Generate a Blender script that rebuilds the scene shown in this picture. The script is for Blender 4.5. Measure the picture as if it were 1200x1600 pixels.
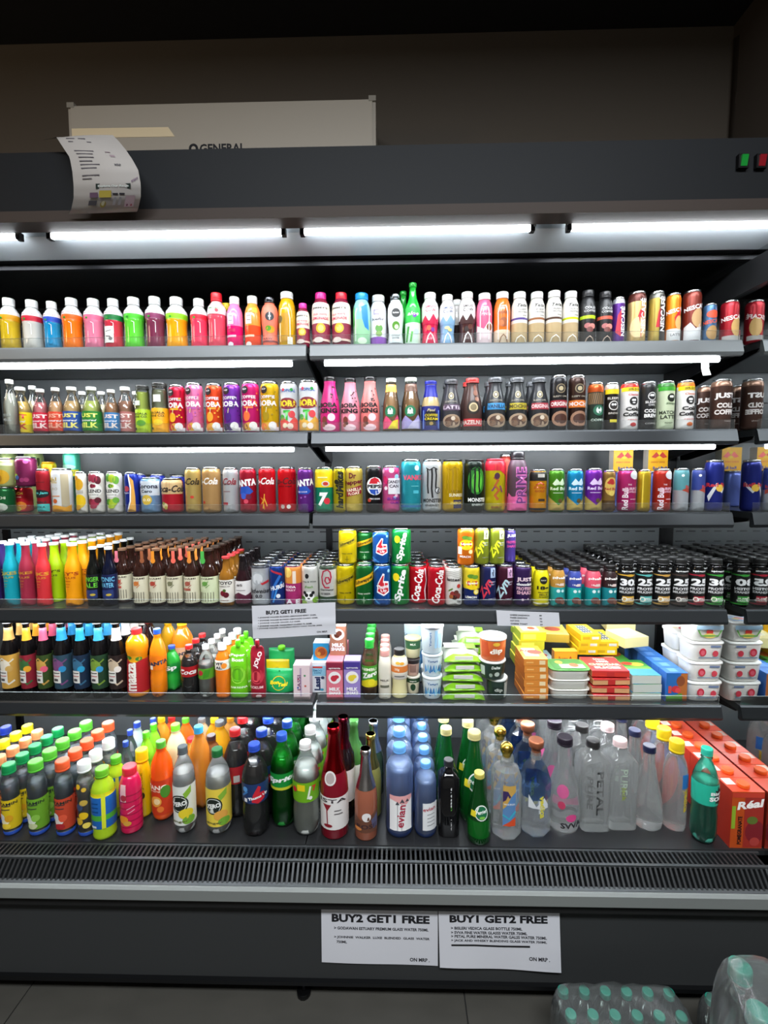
import bpy, bmesh, math, random
from mathutils import Vector, Matrix
random.seed(7)
SC = bpy.context.scene
COL = SC.collection
PI = math.pi
for _o in list(bpy.data.objects): bpy.data.objects.remove(_o)

# ---------------------------------------------------------------- camera
ZC = 1.51                       # eye height above the floor
FPX = 740.0                     # focal length in pixels of the 1200 x 1600 frame
PITCH, YAW, ROLL = math.radians(4.8), math.radians(1.3), math.radians(0.28)
_cy, _sy, _cp, _sp = math.cos(YAW), math.sin(YAW), math.cos(PITCH), math.sin(PITCH)
FW = Vector((-_sy*_cp, _cy*_cp, -_sp))
_rt = Vector((_cy, _sy, 0)); _up = Vector((-_sy*_sp, _cy*_sp, _cp))
RT = _rt*math.cos(ROLL) - _up*math.sin(ROLL)
UP = _up*math.cos(ROLL) + _rt*math.sin(ROLL)
cam_d = bpy.data.cameras.new('camera'); cam = bpy.data.objects.new('camera', cam_d); COL.objects.link(cam)
cam_d.sensor_fit = 'VERTICAL'; cam_d.sensor_height = 36.0; cam_d.lens = FPX/1600*36.0
cam_d.clip_start = 0.02; cam_d.clip_end = 60
cam.matrix_world = Matrix(((RT.x, UP.x, -FW.x, 0), (RT.y, UP.y, -FW.y, 0), (RT.z, UP.z, -FW.z, ZC), (0, 0, 0, 1)))
SC.camera = cam
# ---------------------------------------------------------------- world, lamps, exposure
SC.view_settings.view_transform = 'Standard'; SC.view_settings.look = 'None'
SC.view_settings.gamma = 1.0; SC.view_settings.exposure = 0.0; SC.view_settings.use_curve_mapping = False
SC.cycles.max_bounces = 8; SC.cycles.transparent_max_bounces = 24; SC.cycles.transmission_bounces = 6
SC.cycles.sample_clamp_indirect = 6.0
W = bpy.data.worlds.new('room_ambience'); SC.world = W; W.use_nodes = True
W.node_tree.nodes['Background'].inputs[0].default_value = (0.75, 0.85, 1.0, 1)
W.node_tree.nodes['Background'].inputs[1].default_value = 0.035
TUBE_STRENGTH = 39.0
def area_light(name, loc, aim, sx, sy, power, col):
    d = bpy.data.lights.new(name, 'AREA'); d.shape = 'RECTANGLE'; d.size = sx; d.size_y = sy; d.energy = power; d.color = col
    o = bpy.data.objects.new(name, d); COL.objects.link(o); o.location = loc
    o.rotation_euler = (Vector(aim)-Vector(loc)).to_track_quat('-Z', 'Y').to_euler()
    return o
# the shop's ceiling luminaires behind the photographer, and a warm lamp of the next aisle
area_light('shop_ceiling_lamp', (0.1, -0.55, ZC+1.62), (0.1, -0.5, 0), 2.4, 0.5, 150, (0.93, 0.97, 1.0))
area_light('warm_aisle_lamp', (-2.6, 0.3, 2.6), (-1.0, 1.9, 2.5), 0.3, 0.3, 5, (1.0, 0.72, 0.42))

# ---------------------------------------------------------------- pixel -> place helpers
def ray(u, v): return FW + RT*((u-600)/FPX) + UP*((800-v)/FPX)
def atY(u, v, Y):
    d = ray(u, v); t = Y/d.y
    return d.x*t, ZC + d.z*t
def atZ(u, v, Z):
    d = ray(u, v); t = (Z-ZC)/d.z
    return d.x*t, d.y*t
def depth_of(X, Y, Z): return Vector((X, Y, Z-ZC)).dot(FW)

# ---------------------------------------------------------------- materials
def lin(h):
    h = h.lstrip('#'); c = [int(h[i:i+2], 16)/255 for i in (0, 2, 4)]
    return tuple((x/12.92 if x <= 0.04045 else ((x+0.055)/1.055)**2.4) for x in c) + (1.0,)
_M = {}
def mat(hexc, fin='p'):
    k = (hexc, fin)
    if k in _M: return _M[k]
    names = dict(p='plastic', m='paper', c='can_paint', s='metal', j='juice', g='clear_wall', w='water_glass', l='ink', d='dull_metal', v='wall_paint', h='white_emitter', x='shrink_film', n='gloss_glass', e='acrylic', f='lightened_water', k='powder_coat')
    m = bpy.data.materials.new(f'{names[fin]}_{hexc}'); m.use_nodes = True
    nt = m.node_tree; b = nt.nodes['Principled BSDF']; c = lin(hexc)
    thin = tuple(x**0.3 for x in c[:3]) + (1.0,)          # a thin wall tints light only a little
    b.inputs['Base Color'].default_value = c
    def P(**kw):
        for a, v in kw.items(): b.inputs[a.replace('_', ' ')].default_value = v
    if fin == 'p': P(Roughness=0.32)
    elif fin == 'm': P(Roughness=0.75)
    elif fin == 'l': P(Roughness=0.42)
    elif fin == 'k': P(Roughness=0.6); b.inputs['Specular IOR Level'].default_value = 0.18
    elif fin == 'c': P(Metallic=0.45, Roughness=0.3)
    elif fin == 's': P(Metallic=1.0, Roughness=0.24)
    elif fin == 'n': P(Roughness=0.08)
    elif fin == 'd': P(Metallic=0.6, Roughness=0.34)
    elif fin == 'v':
        P(Roughness=0.8)
        n = nt.nodes.new('ShaderNodeTexNoise'); n.inputs['Scale'].default_value = 260
        bu = nt.nodes.new('ShaderNodeBump'); bu.inputs['Strength'].default_value = 0.15; bu.inputs['Distance'].default_value = 0.002
        nt.links.new(n.outputs['Fac'], bu.inputs['Height']); nt.links.new(bu.outputs['Normal'], b.inputs['Normal'])
    elif fin == 'j':
        P(Roughness=0.16); b.inputs['Subsurface Weight'].default_value = 0.0
        b.inputs['Coat Weight'].default_value = 0.5; b.inputs['Coat Roughness'].default_value = 0.05
    elif fin == 'h':
        b.inputs['Emission Color'].default_value = c; b.inputs['Emission Strength'].default_value = TUBE_STRENGTH
    elif fin == 'w':
        P(Roughness=0.0, IOR=1.42); b.inputs['Base Color'].default_value = thin; b.inputs['Transmission Weight'].default_value = 1.0
        # water and glass let much light straight through their shadows: part refraction, part thin wall
        tr = nt.nodes.new('ShaderNodeBsdfTransparent'); tr.inputs[0].default_value = thin
        mx = nt.nodes.new('ShaderNodeMixShader'); mx.inputs[0].default_value = 0.15
        out = nt.nodes['Material Output']
        df = nt.nodes.new('ShaderNodeBsdfDiffuse'); df.inputs[0].default_value = (0.95, 0.97, 0.97, 1)  # white diffuse share added to brighten the glass, which is clear itself
        m2 = nt.nodes.new('ShaderNodeMixShader'); m2.inputs[0].default_value = 0.11
        nt.links.new(b.outputs[0], mx.inputs[1]); nt.links.new(tr.outputs[0], mx.inputs[2]); nt.links.new(mx.outputs[0], m2.inputs[1]); nt.links.new(df.outputs[0], m2.inputs[2]); nt.links.new(m2.outputs[0], out.inputs[0])
    elif fin == 'f':
        tr = nt.nodes.new('ShaderNodeBsdfTransparent'); tr.inputs[0].default_value = thin
        mx = nt.nodes.new('ShaderNodeMixShader'); mx.inputs[0].default_value = 0.48; out = nt.nodes['Material Output']  # diffuse share puts brightness into the colour of clear drinks
        P(Roughness=0.2)
        nt.links.new(b.outputs[0], mx.inputs[1]); nt.links.new(tr.outputs[0], mx.inputs[2]); nt.links.new(mx.outputs[0], out.inputs[0])
    elif fin in 'gxe':
        tr = nt.nodes.new('ShaderNodeBsdfTransparent'); tr.inputs[0].default_value = thin
        gl = nt.nodes.new('ShaderNodeBsdfGlossy'); gl.inputs[0].default_value = (1, 1, 1, 1); gl.inputs['Roughness'].default_value = 0.22 if fin == 'x' else 0.06
        fr = nt.nodes.new('ShaderNodeFresnel'); fr.inputs[0].default_value = 1.5
        out = nt.nodes['Material Output']
        mx = nt.nodes.new('ShaderNodeMixShader')
        nt.links.new(fr.outputs[0], mx.inputs[0]); nt.links.new(tr.outputs[0], mx.inputs[1]); nt.links.new(gl.outputs[0], mx.inputs[2])
        # a little haze of the wall itself
        df = nt.nodes.new('ShaderNodeBsdfDiffuse'); df.inputs[0].default_value = (0.8, 0.84, 0.84, 1) if fin == 'x' else c
        m2 = nt.nodes.new('ShaderNodeMixShader'); m2.inputs[0].default_value = {'g': 0.015, 'x': 0.05, 'e': 0.015}[fin]
        nt.links.new(mx.outputs[0], m2.inputs[1]); nt.links.new(df.outputs[0], m2.inputs[2]); nt.links.new(m2.outputs[0], out.inputs[0])
    _M[k] = m
    return m

# ---------------------------------------------------------------- objects
def link(name, data, parent=None, loc=(0, 0, 0), rz=0.0):
    o = bpy.data.objects.new(name, data); COL.objects.link(o)
    o.location = loc; o.rotation_euler = (0, 0, rz)
    if parent: o.parent = parent
    if name in ('label_print', 'lettering', 'top_print', 'lid_print', 'brand_print'): o['kind'] = 'stuff'
    return o
def tag(o, label=None, cat=None, group=None, kind=None):
    if label: o['label'] = label
    if cat: o['category'] = cat
    if group: o['group'] = group
    if kind: o['kind'] = kind
    return o
def root(name, loc, label, cat, group=None, rz=0.0, kind=None):
    o = link(name, None, None, loc, rz); o.empty_display_size = 0.02
    return tag(o, label, cat, group, kind)
class MB:
    """collects quads and n-gons with materials, builds one mesh"""
    def __init__(s): s.v, s.f, s.m, s.sm, s.mats = [], [], [], [], []
    def mi(s, m):
        if m not in s.mats: s.mats.append(m)
        return s.mats.index(m)
    def face(s, idx, m, smooth=False): s.f.append(idx); s.m.append(s.mi(m)); s.sm.append(smooth)
    def poly(s, pts, m):
        b = len(s.v); s.v += [tuple(p) for p in pts]; s.face(list(range(b, b+len(pts))), m)
    def box(s, x0, x1, y0, y1, z0, z1, m, top=None, front=None, left=None):
        b = len(s.v)
        s.v += [(x0,y0,z0),(x1,y0,z0),(x1,y1,z0),(x0,y1,z0),(x0,y0,z1),(x1,y0,z1),(x1,y1,z1),(x0,y1,z1)]
        for q, mm in (((0,3,2,1), m), ((4,5,6,7), top or m), ((0,1,5,4), front or m), ((1,2,6,5), left or m), ((2,3,7,6), m), ((3,0,4,7), left or m)):
            s.face([b+i for i in q], mm)
    def cbox(s, c, d, m, **k):
        s.box(c[0]-d[0]/2, c[0]+d[0]/2, c[1]-d[1]/2, c[1]+d[1]/2, c[2]-d[2]/2, c[2]+d[2]/2, m, **k)
    def prism(s, prof, x0, x1, m):
        """profile of (y, z) points swept along x"""
        b, n = len(s.v), len(prof)
        s.v += [(x0, y, z) for y, z in prof] + [(x1, y, z) for y, z in prof]
        for i in range(n):
            j = (i+1) % n; s.face([b+i, b+j, b+n+j, b+n+i], m)
        s.face([b+i for i in range(n)][::-1], m); s.face([b+n+i for i in range(n)], m)
    def tube(s, pts, r, m, segs=8):
        pts = [Vector(p) for p in pts]; rings = []
        for i, p in enumerate(pts):
            t = (pts[min(i+1, len(pts)-1)] - pts[max(i-1, 0)]).normalized()
            a = t.orthogonal().normalized() if abs(t.z) > 0.9 else t.cross(Vector((0, 0, 1))).normalized()
            c = t.cross(a)
            b = len(s.v); rings.append(b)
            s.v += [tuple(p + (a*math.cos(q*2*PI/segs) + c*math.sin(q*2*PI/segs))*r) for q in range(segs)]
        for i in range(len(rings)-1):
            for q in range(segs):
                s.face([rings[i]+q, rings[i]+(q+1) % segs, rings[i+1]+(q+1) % segs, rings[i+1]+q], m, True)
        s.face([rings[0]+q for q in range(segs)][::-1], m); s.face([rings[-1]+q for q in range(segs)], m)
    def mesh(s, name):
        me = bpy.data.meshes.new(name); me.from_pydata(s.v, [], s.f)
        for m in s.mats: me.materials.append(m)
        me.polygons.foreach_set('material_index', s.m); me.polygons.foreach_set('use_smooth', s.sm); me.update()
        bm = bmesh.new(); bm.from_mesh(me); bmesh.ops.recalc_face_normals(bm, faces=bm.faces); bm.to_mesh(me); bm.free()
        return me
    def obj(s, name, parent=None, loc=(0, 0, 0), rz=0.0): return link(name, s.mesh(name), parent, loc, rz)

def interp(prof, v):
    if v <= prof[0][0]: return prof[0][1]
    for (a, ra), (b, rb) in zip(prof, prof[1:]):
        if v <= b: return ra + (rb-ra)*((v-a)/(b-a) if b > a else 1)
    return prof[-1][1]
def lathe(name, prof, H, R, base, bands=(), segs=20, close0=True, close1=True, smooth=True, petal=0.0, grow=0.0, vr=None, sq=0.0, flat=1.0):
    """prof (v, r) fractions; bands (v0, v1, material); vr keeps only a slice; sq squares the section; flat squashes it in depth"""
    pr = list(prof)
    if vr: pr = [(vr[0], interp(prof, vr[0]))] + [p for p in pr if vr[0] < p[0] < vr[1]] + [(vr[1], interp(prof, vr[1]))]
    cuts = [x for b in bands for x in b[:2] if pr[0][0] < x < pr[-1][0]]
    for c in cuts:
        if all(abs(c-p[0]) > 1e-4 for p in pr): pr.append((c, interp(prof, c)))
    if cuts: pr.sort(key=lambda p: p[0])
    mb = MB()
    for v, r in pr:
        for q in range(segs):
            t = 2*PI*(q+0.5)/segs; rr = r*R + grow
            if sq: rr *= (abs(math.cos(t))**sq + abs(math.sin(t))**sq)**(-1.0/sq)
            z = v*H
            if petal and v < petal: z += 0.055*H*(1-v/petal)*max(0, math.cos(5*t)); rr *= 1-0.12*(1-v/petal)*max(0, math.cos(5*t))
            mb.v.append((rr*math.sin(t), -rr*math.cos(t)*flat, z))
    for i in range(len(pr)-1):
        mid = (pr[i][0]+pr[i+1][0])/2; m = base
        for b in bands:
            if b[0] <= mid <= b[1]: m = b[2]
        for q in range(segs):
            a, c = i*segs+q, i*segs+(q+1) % segs
            mb.face([a, c, c+segs, a+segs], m, smooth)
    if close0: mb.face(list(range(segs))[::-1], base)
    if close1:
        k = (len(pr)-1)*segs; mb.face([k+q for q in range(segs)], bands[-1][2] if bands and bands[-1][1] >= 0.999 else base)
    return mb.mesh(name)

# ---------------------------------------------------------------- printing on curved and flat faces
_T = {}
def text_mesh(txt, bold, shear):
    k = (txt, bold, shear)
    if k not in _T:
        c = bpy.data.curves.new('t', 'FONT'); c.body = txt; c.resolution_u = 2; c.offset = bold; c.shear = shear
        c.align_x = 'LEFT'; o = bpy.data.objects.new('t', c)
        me = bpy.data.meshes.new_from_object(o)
        vs = [(v.co.x, v.co.y) for v in me.vertices]; fs = [tuple(p.vertices) for p in me.polygons]
        bpy.data.objects.remove(o); bpy.data.curves.remove(c); bpy.data.meshes.remove(me)
        _T[k] = (vs, fs)
    return _T[k]
def T(txt, u, v, h, col, w=None, rot=0, b=0.02, sh=0.0): return ('T', txt, u, v, h, col, w, rot, b, sh)
def C(u, v, r, col, ry=None): return ('C', u, v, r, col, ry)
def Rr(u0, u1, v0, v1, col): return ('R', u0, u1, v0, v1, col)
def G(pts, col): return ('G', pts, col)
def L(pts, wd, col): return ('L', pts, wd, col)
def print_mesh(prints, H, R, prof=None, off=0.0006, D=None, flat=1.0, clip=False):
    """prints wrapped on a lathe (prof) or laid flat on a box front (D = depth): u in radians (or half widths), v in heights"""
    bm = bmesh.new(); mats = []; rr = R
    for n, p in enumerate(prints):
        vs, fs = [], []
        if p[0] == 'T':
            _, txt, u, v, h, col, w, rot, b, sh = p
            tv, fs = text_mesh(txt, b, sh)
            if not tv: continue
            x0 = min(a for a, _ in tv); x1 = max(a for a, _ in tv); y0 = min(c for _, c in tv); y1 = max(c for _, c in tv)
            sy_ = h*H/max(y1-y0, 1e-6); sx_ = sy_ if w is None else w*H/max(x1-x0, 1e-6)
            ca, sa = math.cos(math.radians(rot)), math.sin(math.radians(rot))
            for a, c in tv:
                a = (a-(x0+x1)/2)*sx_; c = (c-(y0+y1)/2)*sy_
                vs.append((u*rr + a*ca - c*sa, v*H + a*sa + c*ca))
        elif p[0] == 'C':
            _, u, v, r, col, ry = p; ry = ry or r
            vs = [(u*rr + r*H*math.cos(q*PI/9), v*H + ry*H*math.sin(q*PI/9)) for q in range(18)]; fs = [tuple(range(18))]
        elif p[0] == 'R':
            _, u0, u1, v0, v1, col = p; vs = [(u0*rr, v0*H), (u1*rr, v0*H), (u1*rr, v1*H), (u0*rr, v1*H)]; fs = [(0, 1, 2, 3)]
        elif p[0] == 'G':
            _, pts, col = p; vs = [(a*rr, c*H) for a, c in pts]; fs = [tuple(range(len(pts)))]
        elif p[0] == 'L':
            _, pts, wd, col = p; q = [Vector((a*rr, c*H)) for a, c in pts]
            for i, a in enumerate(q):
                t = (q[min(i+1, len(q)-1)]-q[max(i-1, 0)]).normalized(); nn = Vector((-t.y, t.x))*wd*H/2
                vs += [tuple(a+nn), tuple(a-nn)]
            fs = [(2*i, 2*i+1, 2*i+3, 2*i+2) for i in range(len(q)-1)]
        m = mat(col, 'l')
        if m not in mats: mats.append(m)
        mi = mats.index(m); o = off + n*0.00012
        b2 = bmesh.new(); bv = [b2.verts.new((a, c, 0)) for a, c in vs]
        for f in fs:
            try: b2.faces.new([bv[i] for i in f])
            except ValueError: pass
        if prof:
            s0, s1 = min(a for a, _ in vs), max(a for a, _ in vs); st = 0.4*rr; k = math.floor(s0/st)+1
            while k*st < s1:
                bmesh.ops.bisect_plane(b2, geom=b2.verts[:]+b2.edges[:]+b2.faces[:], plane_co=(k*st, 0, 0), plane_no=(1, 0, 0)); k += 1
            z0, z1 = min(c for _, c in vs), max(c for _, c in vs)
            for pv, _ in prof:
                if z0 < pv*H < z1: bmesh.ops.bisect_plane(b2, geom=b2.verts[:]+b2.edges[:]+b2.faces[:], plane_co=(0, pv*H, 0), plane_no=(0, 1, 0))
        mp = {}
        for vt in b2.verts:
            s, z = vt.co.x, vt.co.y
            if prof:
                r = interp(prof, z/H)*R + o; a = s/rr; a = max(-PI, min(PI, a)); co = (r*math.sin(a), -r*math.cos(a)*flat, z)
            else:
                if clip: s = max(-R*.985, min(R*.985, s)); z = max(H*.015, min(H*.985, z))
                co = (s, -D/2-o, z)
            mp[vt] = bm.verts.new(co)
        for f in b2.faces:
            try:
                nf = bm.faces.new([mp[x] for x in f.verts]); nf.material_index = mi; nf.smooth = bool(prof)
            except ValueError: pass
        b2.free()
    me = bpy.data.meshes.new('label_print'); bm.to_mesh(me); bm.free()
    for m in mats: me.materials.append(m)
    return me

# ================================================================= THE SETTING
YS = 1.47                                   # front edge of every shelf
XJ, XM = -0.262, 1.067                      # joint between the two bays, mirrored end panel
XL = -1.575                                 # far end of the left bay
SH = dict(s1=ZC+0.388, s2=ZC+0.125, s3=ZC-0.129, s4=ZC-0.434, s5=ZC-0.746, deck=ZC-1.095)
YB = 1.88                                   # case back panel
WALLC, BLACK, DARK = mat('5a5249', 'v'), mat('101012', 'd'), mat('2b2c2f', 'd')
def struct(mb, name, parent=None):
    o = mb.obj(name, parent)
    if not parent: o['kind'] = 'structure'
    return o
b = MB(); b.box(-3.2, 1.6, 2.02, 2.12, 0, ZC+1.72, WALLC); struct(b, 'wall_back')
xr = atY(1146, 60, 2.02)[0]
b = MB(); b.box(xr, xr+0.1, -2.5, 2.02, 0, ZC+1.72, mat('473f38', 'v')); struct(b, 'wall_right')
b = MB(); b.box(-3.2, 1.6, -2.5, 2.12, ZC+1.72, ZC+1.8, mat('1c1c20', 'v')); struct(b, 'ceiling')
b = MB(); b.box(-3.2, 1.6, -2.6, -2.5, 0, ZC+1.72, mat('8a867e', 'v')); struct(b, 'wall_front')
b = MB(); b.box(-3.3, -3.2, -2.5, 2.02, 0, ZC+1.72, mat('6a645c', 'v')); struct(b, 'wall_left')
# floor of large tiles with recessed joints
b = MB(); b.box(-3.2, 1.6, -2.5, 2.12, -0.05, -0.004, mat('1a1a19', 'm')); FLOOR = struct(b, 'floor')
tm = bpy.data.materials.new('floor_tile'); tm.use_nodes = True
_n = tm.node_tree; _b = _n.nodes['Principled BSDF']; _b.inputs['Roughness'].default_value = 0.5
_t = _n.nodes.new('ShaderNodeTexNoise'); _t.inputs['Scale'].default_value = 9; _t.inputs['Detail'].default_value = 8
_r = _n.nodes.new('ShaderNodeValToRGB'); _r.color_ramp.elements[0].color = lin('3a3935'); _r.color_ramp.elements[1].color = lin('4c4a45')
_n.links.new(_t.outputs['Fac'], _r.inputs[0]); _n.links.new(_r.outputs[0], _b.inputs['Base Color'])
jx0, jx1 = atZ(22, 1578, 0)[0], atZ(729, 1582, 0)[0]; tw = jx1-jx0
b = MB(); b.box(0, tw-0.004, 0, 0.596, -0.004, 0.0, tm); tile_me = b.mesh('tile')
for i in range(-2, 3):
    for j in range(7): link('tile', tile_me, FLOOR, (jx0+0.002+i*tw - (0.0 if j % 2 == 0 else 0.0), 1.42-0.6*j, 0))
b = MB()
px, pz = atY(1147, 215, 2.0); px2, pz2 = atY(1150, 60, 2.0)
b.tube([(px, 2.0, ZC+0.8), (px, 2.0, pz2), (px+0.05, 1.95, ZC+1.72)], 0.018, mat('3c352f', 'm')); pipe = b.obj('wall_conduit')
b = MB(); q = atY(1180, 118, 1.98); q2 = atY(1150, 160, 1.98)
b.tube([(px, 2.0, q2[1]-0.03), (q2[0]+0.01, 1.99, q2[1]+0.04), (q[0]-0.02, 1.98, q[1]), (q[0]+0.04, 1.95, q[1]+0.03)], 0.013, mat('3c352f', 'm')); o = b.obj('branch', pipe)
tag(pipe, 'dark brown conduit running up the corner above the fridge', 'pipe')

# ================================================================= THE FRIDGE CASE
FR = root('display_fridge', (0, 1.5, 0), 'long black open-front display fridge with canopy, mirrored end panel and vent grille', 'fridge')
def part(mb, name, label=None, parent=FR):
    o = mb.obj(name, parent)
    if parent is FR: o.location = (0, -1.5, 0)
    if label: o['label'] = label
    return o
HX0, HX1 = -2.1, 1.25
hd = mat('15171a', 'k')
b = MB(); b.prism([(1.30, ZC+0.69), (1.305, ZC+0.846), (1.335, ZC+0.846), (1.335, ZC+0.672), (1.312, ZC+0.672)], HX0, HX1, hd); part(b, 'header_panel')
b = MB(); b.prism([(1.296, ZC+0.666), (1.296, ZC+0.694), (1.345, ZC+0.684), (1.345, ZC+0.6635)], HX0, HX1, mat('3a322e', 'k')); part(b, 'header_lip', 'brownish metal lip along the canopy')
b = MB(); b.box(HX0, HX1, 1.336, 1.95, ZC+0.82, ZC+0.846, BLACK); part(b, 'canopy_top')
b = MB(); b.box(HX0, HX1, 1.336, 1.385, ZC+0.69, ZC+0.70, mat('0c0c0c', 'm')); b.box(HX0, HX1, 1.3455, 1.35, ZC+0.668, ZC+0.69, mat('0c0c0c', 'm')); part(b, 'lamp_channel')
b = MB(); b.prism([(1.385, ZC+0.672), (1.388, ZC+0.70), (1.47, ZC+0.66), (1.47, ZC+0.645)], HX0, HX1, mat('90969a', 'p')); part(b, 'reflector', 'pale grey reflector strip behind the lamp tubes')
b = MB(); b.box(HX0, HX1, 1.4705, YB+0.05, ZC+0.645, ZC+0.66, BLACK); b.box(HX0, HX1, 1.5, 1.515, ZC+0.63, ZC+0.645, mat('232326', 'd')); part(b, 'canopy_underside')
b = MB(); b.box(HX0, XJ-0.004, YB, YB+0.02, ZC-1.15, ZC+0.645, mat('54585a', 'p')); part(b, 'back_panel')
b = MB(); b.box(XJ+0.004, XM, YB, YB+0.02, ZC-1.15, ZC+0.645, mat('54585a', 'p')); part(b, 'back_panel')
b = MB()
for zz in (SH['s3']+0.12, SH['s4']+0.155, SH['s4']+0.195, SH['s2']+0.13, SH['s1']+0.12, SH['s5']+0.17):
    x = HX0
    while x < XM-0.03:
        b.box(x, x+0.026, YB-0.0015, YB, zz, zz+0.004, mat('0a0a0a', 'm')); x += 0.05
part(b, 'slot_rows')['kind'] = 'stuff'
for x in (XJ, XM-0.012, XL):
    b = MB(); b.box(x-0.012, x+0.012, YB-0.014, YB, ZC-1.09, ZC+0.645, BLACK); part(b, 'upright')
mm = bpy.data.materials.new('mirror_panel'); mm.use_nodes = True; _b = mm.node_tree.nodes['Principled BSDF']
_b.inputs['Base Color'].default_value = (0.62, 0.64, 0.64, 1); _b.inputs['Metallic'].default_value = 1; _b.inputs['Roughness'].default_value = 0.03
b = MB(); b.box(XM, XM+0.03, 1.21, 1.95, ZC-1.17, ZC+0.645, mm); part(b, 'end_panel', 'mirrored glass end panel')
b = MB(); b.box(XM-0.012, XM, 1.32, YB-0.015, ZC+0.535, ZC+0.62, mat('3a3b3d', 'd')); part(b, 'end_trim')
b = MB(); b.box(HX0, XJ-0.006, 1.307, YB, ZC-1.11, SH['deck'], mat('3b3c3e', 'd')); part(b, 'deck_plate')
b = MB(); b.box(XJ-0.003, XM, 1.307, YB, ZC-1.11, SH['deck'], mat('3b3c3e', 'd')); part(b, 'deck_plate')
# grille: pit, slats, rails
b = MB(); b.box(HX0, XM-0.01, 1.215, 1.305, ZC-1.21, ZC-1.175, mat('050505', 'm')); part(b, 'grille_pit')
gs = mat('3c3e40', 'd')
GP = [(1.305, ZC-1.099), (1.257, ZC-1.101), (1.219, ZC-1.141)]      # flat upper band, sloping lower band
b = MB(); x = HX0
while x < XM-0.035:
    for (y0, z0), (y1, z1) in zip(GP, GP[1:]):
        b.prism([(y0, z0), (y1, z1), (y1, z1-0.02), (y0, z0-0.02)], x, x+0.0058, gs)
    x += 0.0139
part(b, 'grille_slats')['kind'] = 'stuff'
for (yy, zz), wd in zip(GP, (0.004, 0.0035, 0.006)):
    b = MB(); b.prism([(yy-wd, zz+0.0015-wd*0.3), (yy+wd, zz+0.0015), (yy+wd, zz-0.004), (yy-wd, zz-0.006)], HX0, XM-0.02, mat('484b4d', 'd')); part(b, 'grille_rail')
b = MB(); b.prism([(1.216, ZC-1.143), (1.206, ZC-1.141), (1.2, ZC-1.146), (1.2, ZC-1.176), (1.204, ZC-1.181), (1.22, ZC-1.181)], HX0, 1.6, mat('777b79', 'm')); part(b, 'bumper', 'grey metal bumper rail')
b = MB(); b.box(HX0, 1.3, 1.24, 1.26, 0.055, ZC-1.18, mat('2b2d2e', 'm')); part(b, 'base_panel')
b = MB(); b.box(HX0, 1.3, 1.228, 1.24, 0.05, 0.062, mat('1d1e20', 'd')); part(b, 'base_rail')
b = MB(); b.box(HX0, 1.3, 1.31, 1.33, 0.0, 0.055, BLACK); part(b, 'kick_plate')
fx = atY(474, 1560, 1.24)[0]
for dx in (0, 1.6-0.55, -1.1):
    b = MB(); b.tube([(fx+dx, 1.25, 0.0), (fx+dx, 1.25, 0.015)], 0.02, BLACK, 12); b.tube([(fx+dx, 1.25, 0.015), (fx+dx, 1.25, 0.06)], 0.007, mat('77777a', 's'), 8); part(b, 'levelling_foot')
for cx, colr, nm in ((1159, '0c7a2a', 'green rocker switch'), (1187, '7a0c18', 'dark red rocker switch')):
    x, z = atY(cx, 254, 1.30)
    b = MB(); b.cbox((x, 1.298, z), (0.026, 0.012, 0.034), BLACK); o = part(b, 'switch', nm)
    b = MB(); b.prism([(1.291, z-0.013), (1.286, z+0.012), (1.293, z+0.013), (1.293, z-0.013)], x-0.008, x+0.008, mat(colr, 'n')); s = b.obj('rocker', o); 
# canopy lamps
TUBE = mat('f4faff', 'h')
def lamp_tube(x0, x1, y, z, parent, r=0.0085):
    b = MB(); b.tube([(x0, y, z), (x1, y, z)], r, TUBE, 10); o = part(b, 'lamp_tube', None, parent)
    for xx in (x0-0.006, x1+0.006):
        b = MB(); b.cbox((xx, y, z), (0.012, 0.018, 0.02), BLACK); part(b, 'lamp_cap', None, parent)
    return o
for a, c in ((-200, 27), (82, 440), (476, 828), (892, 1230)):
    ya = 367-22*a/1200; yc = 367-22*c/1200
    lamp_tube(atY(a, ya, 1.362)[0], atY(c, yc, 1.362)[0], 1.362, ZC+0.6615, FR)
for px_ in (52, 860):
    x, z = atY(px_, 360-18*px_/1200, 1.355)
    b = MB(); w = 0.043
    b.tube([(x-w, 1.35, z-0.012), (x-w*0.9, 1.345, z+0.02), (x-w*0.3, 1.34, z+0.008), (x+w*0.3, 1.34, z+0.008), (x+w*0.9, 1.345, z+0.02), (x+w, 1.35, z-0.01)], 0.0035, mat('3a3833', 'p'), 6)
    part(b, 'lamp_cable')

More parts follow.
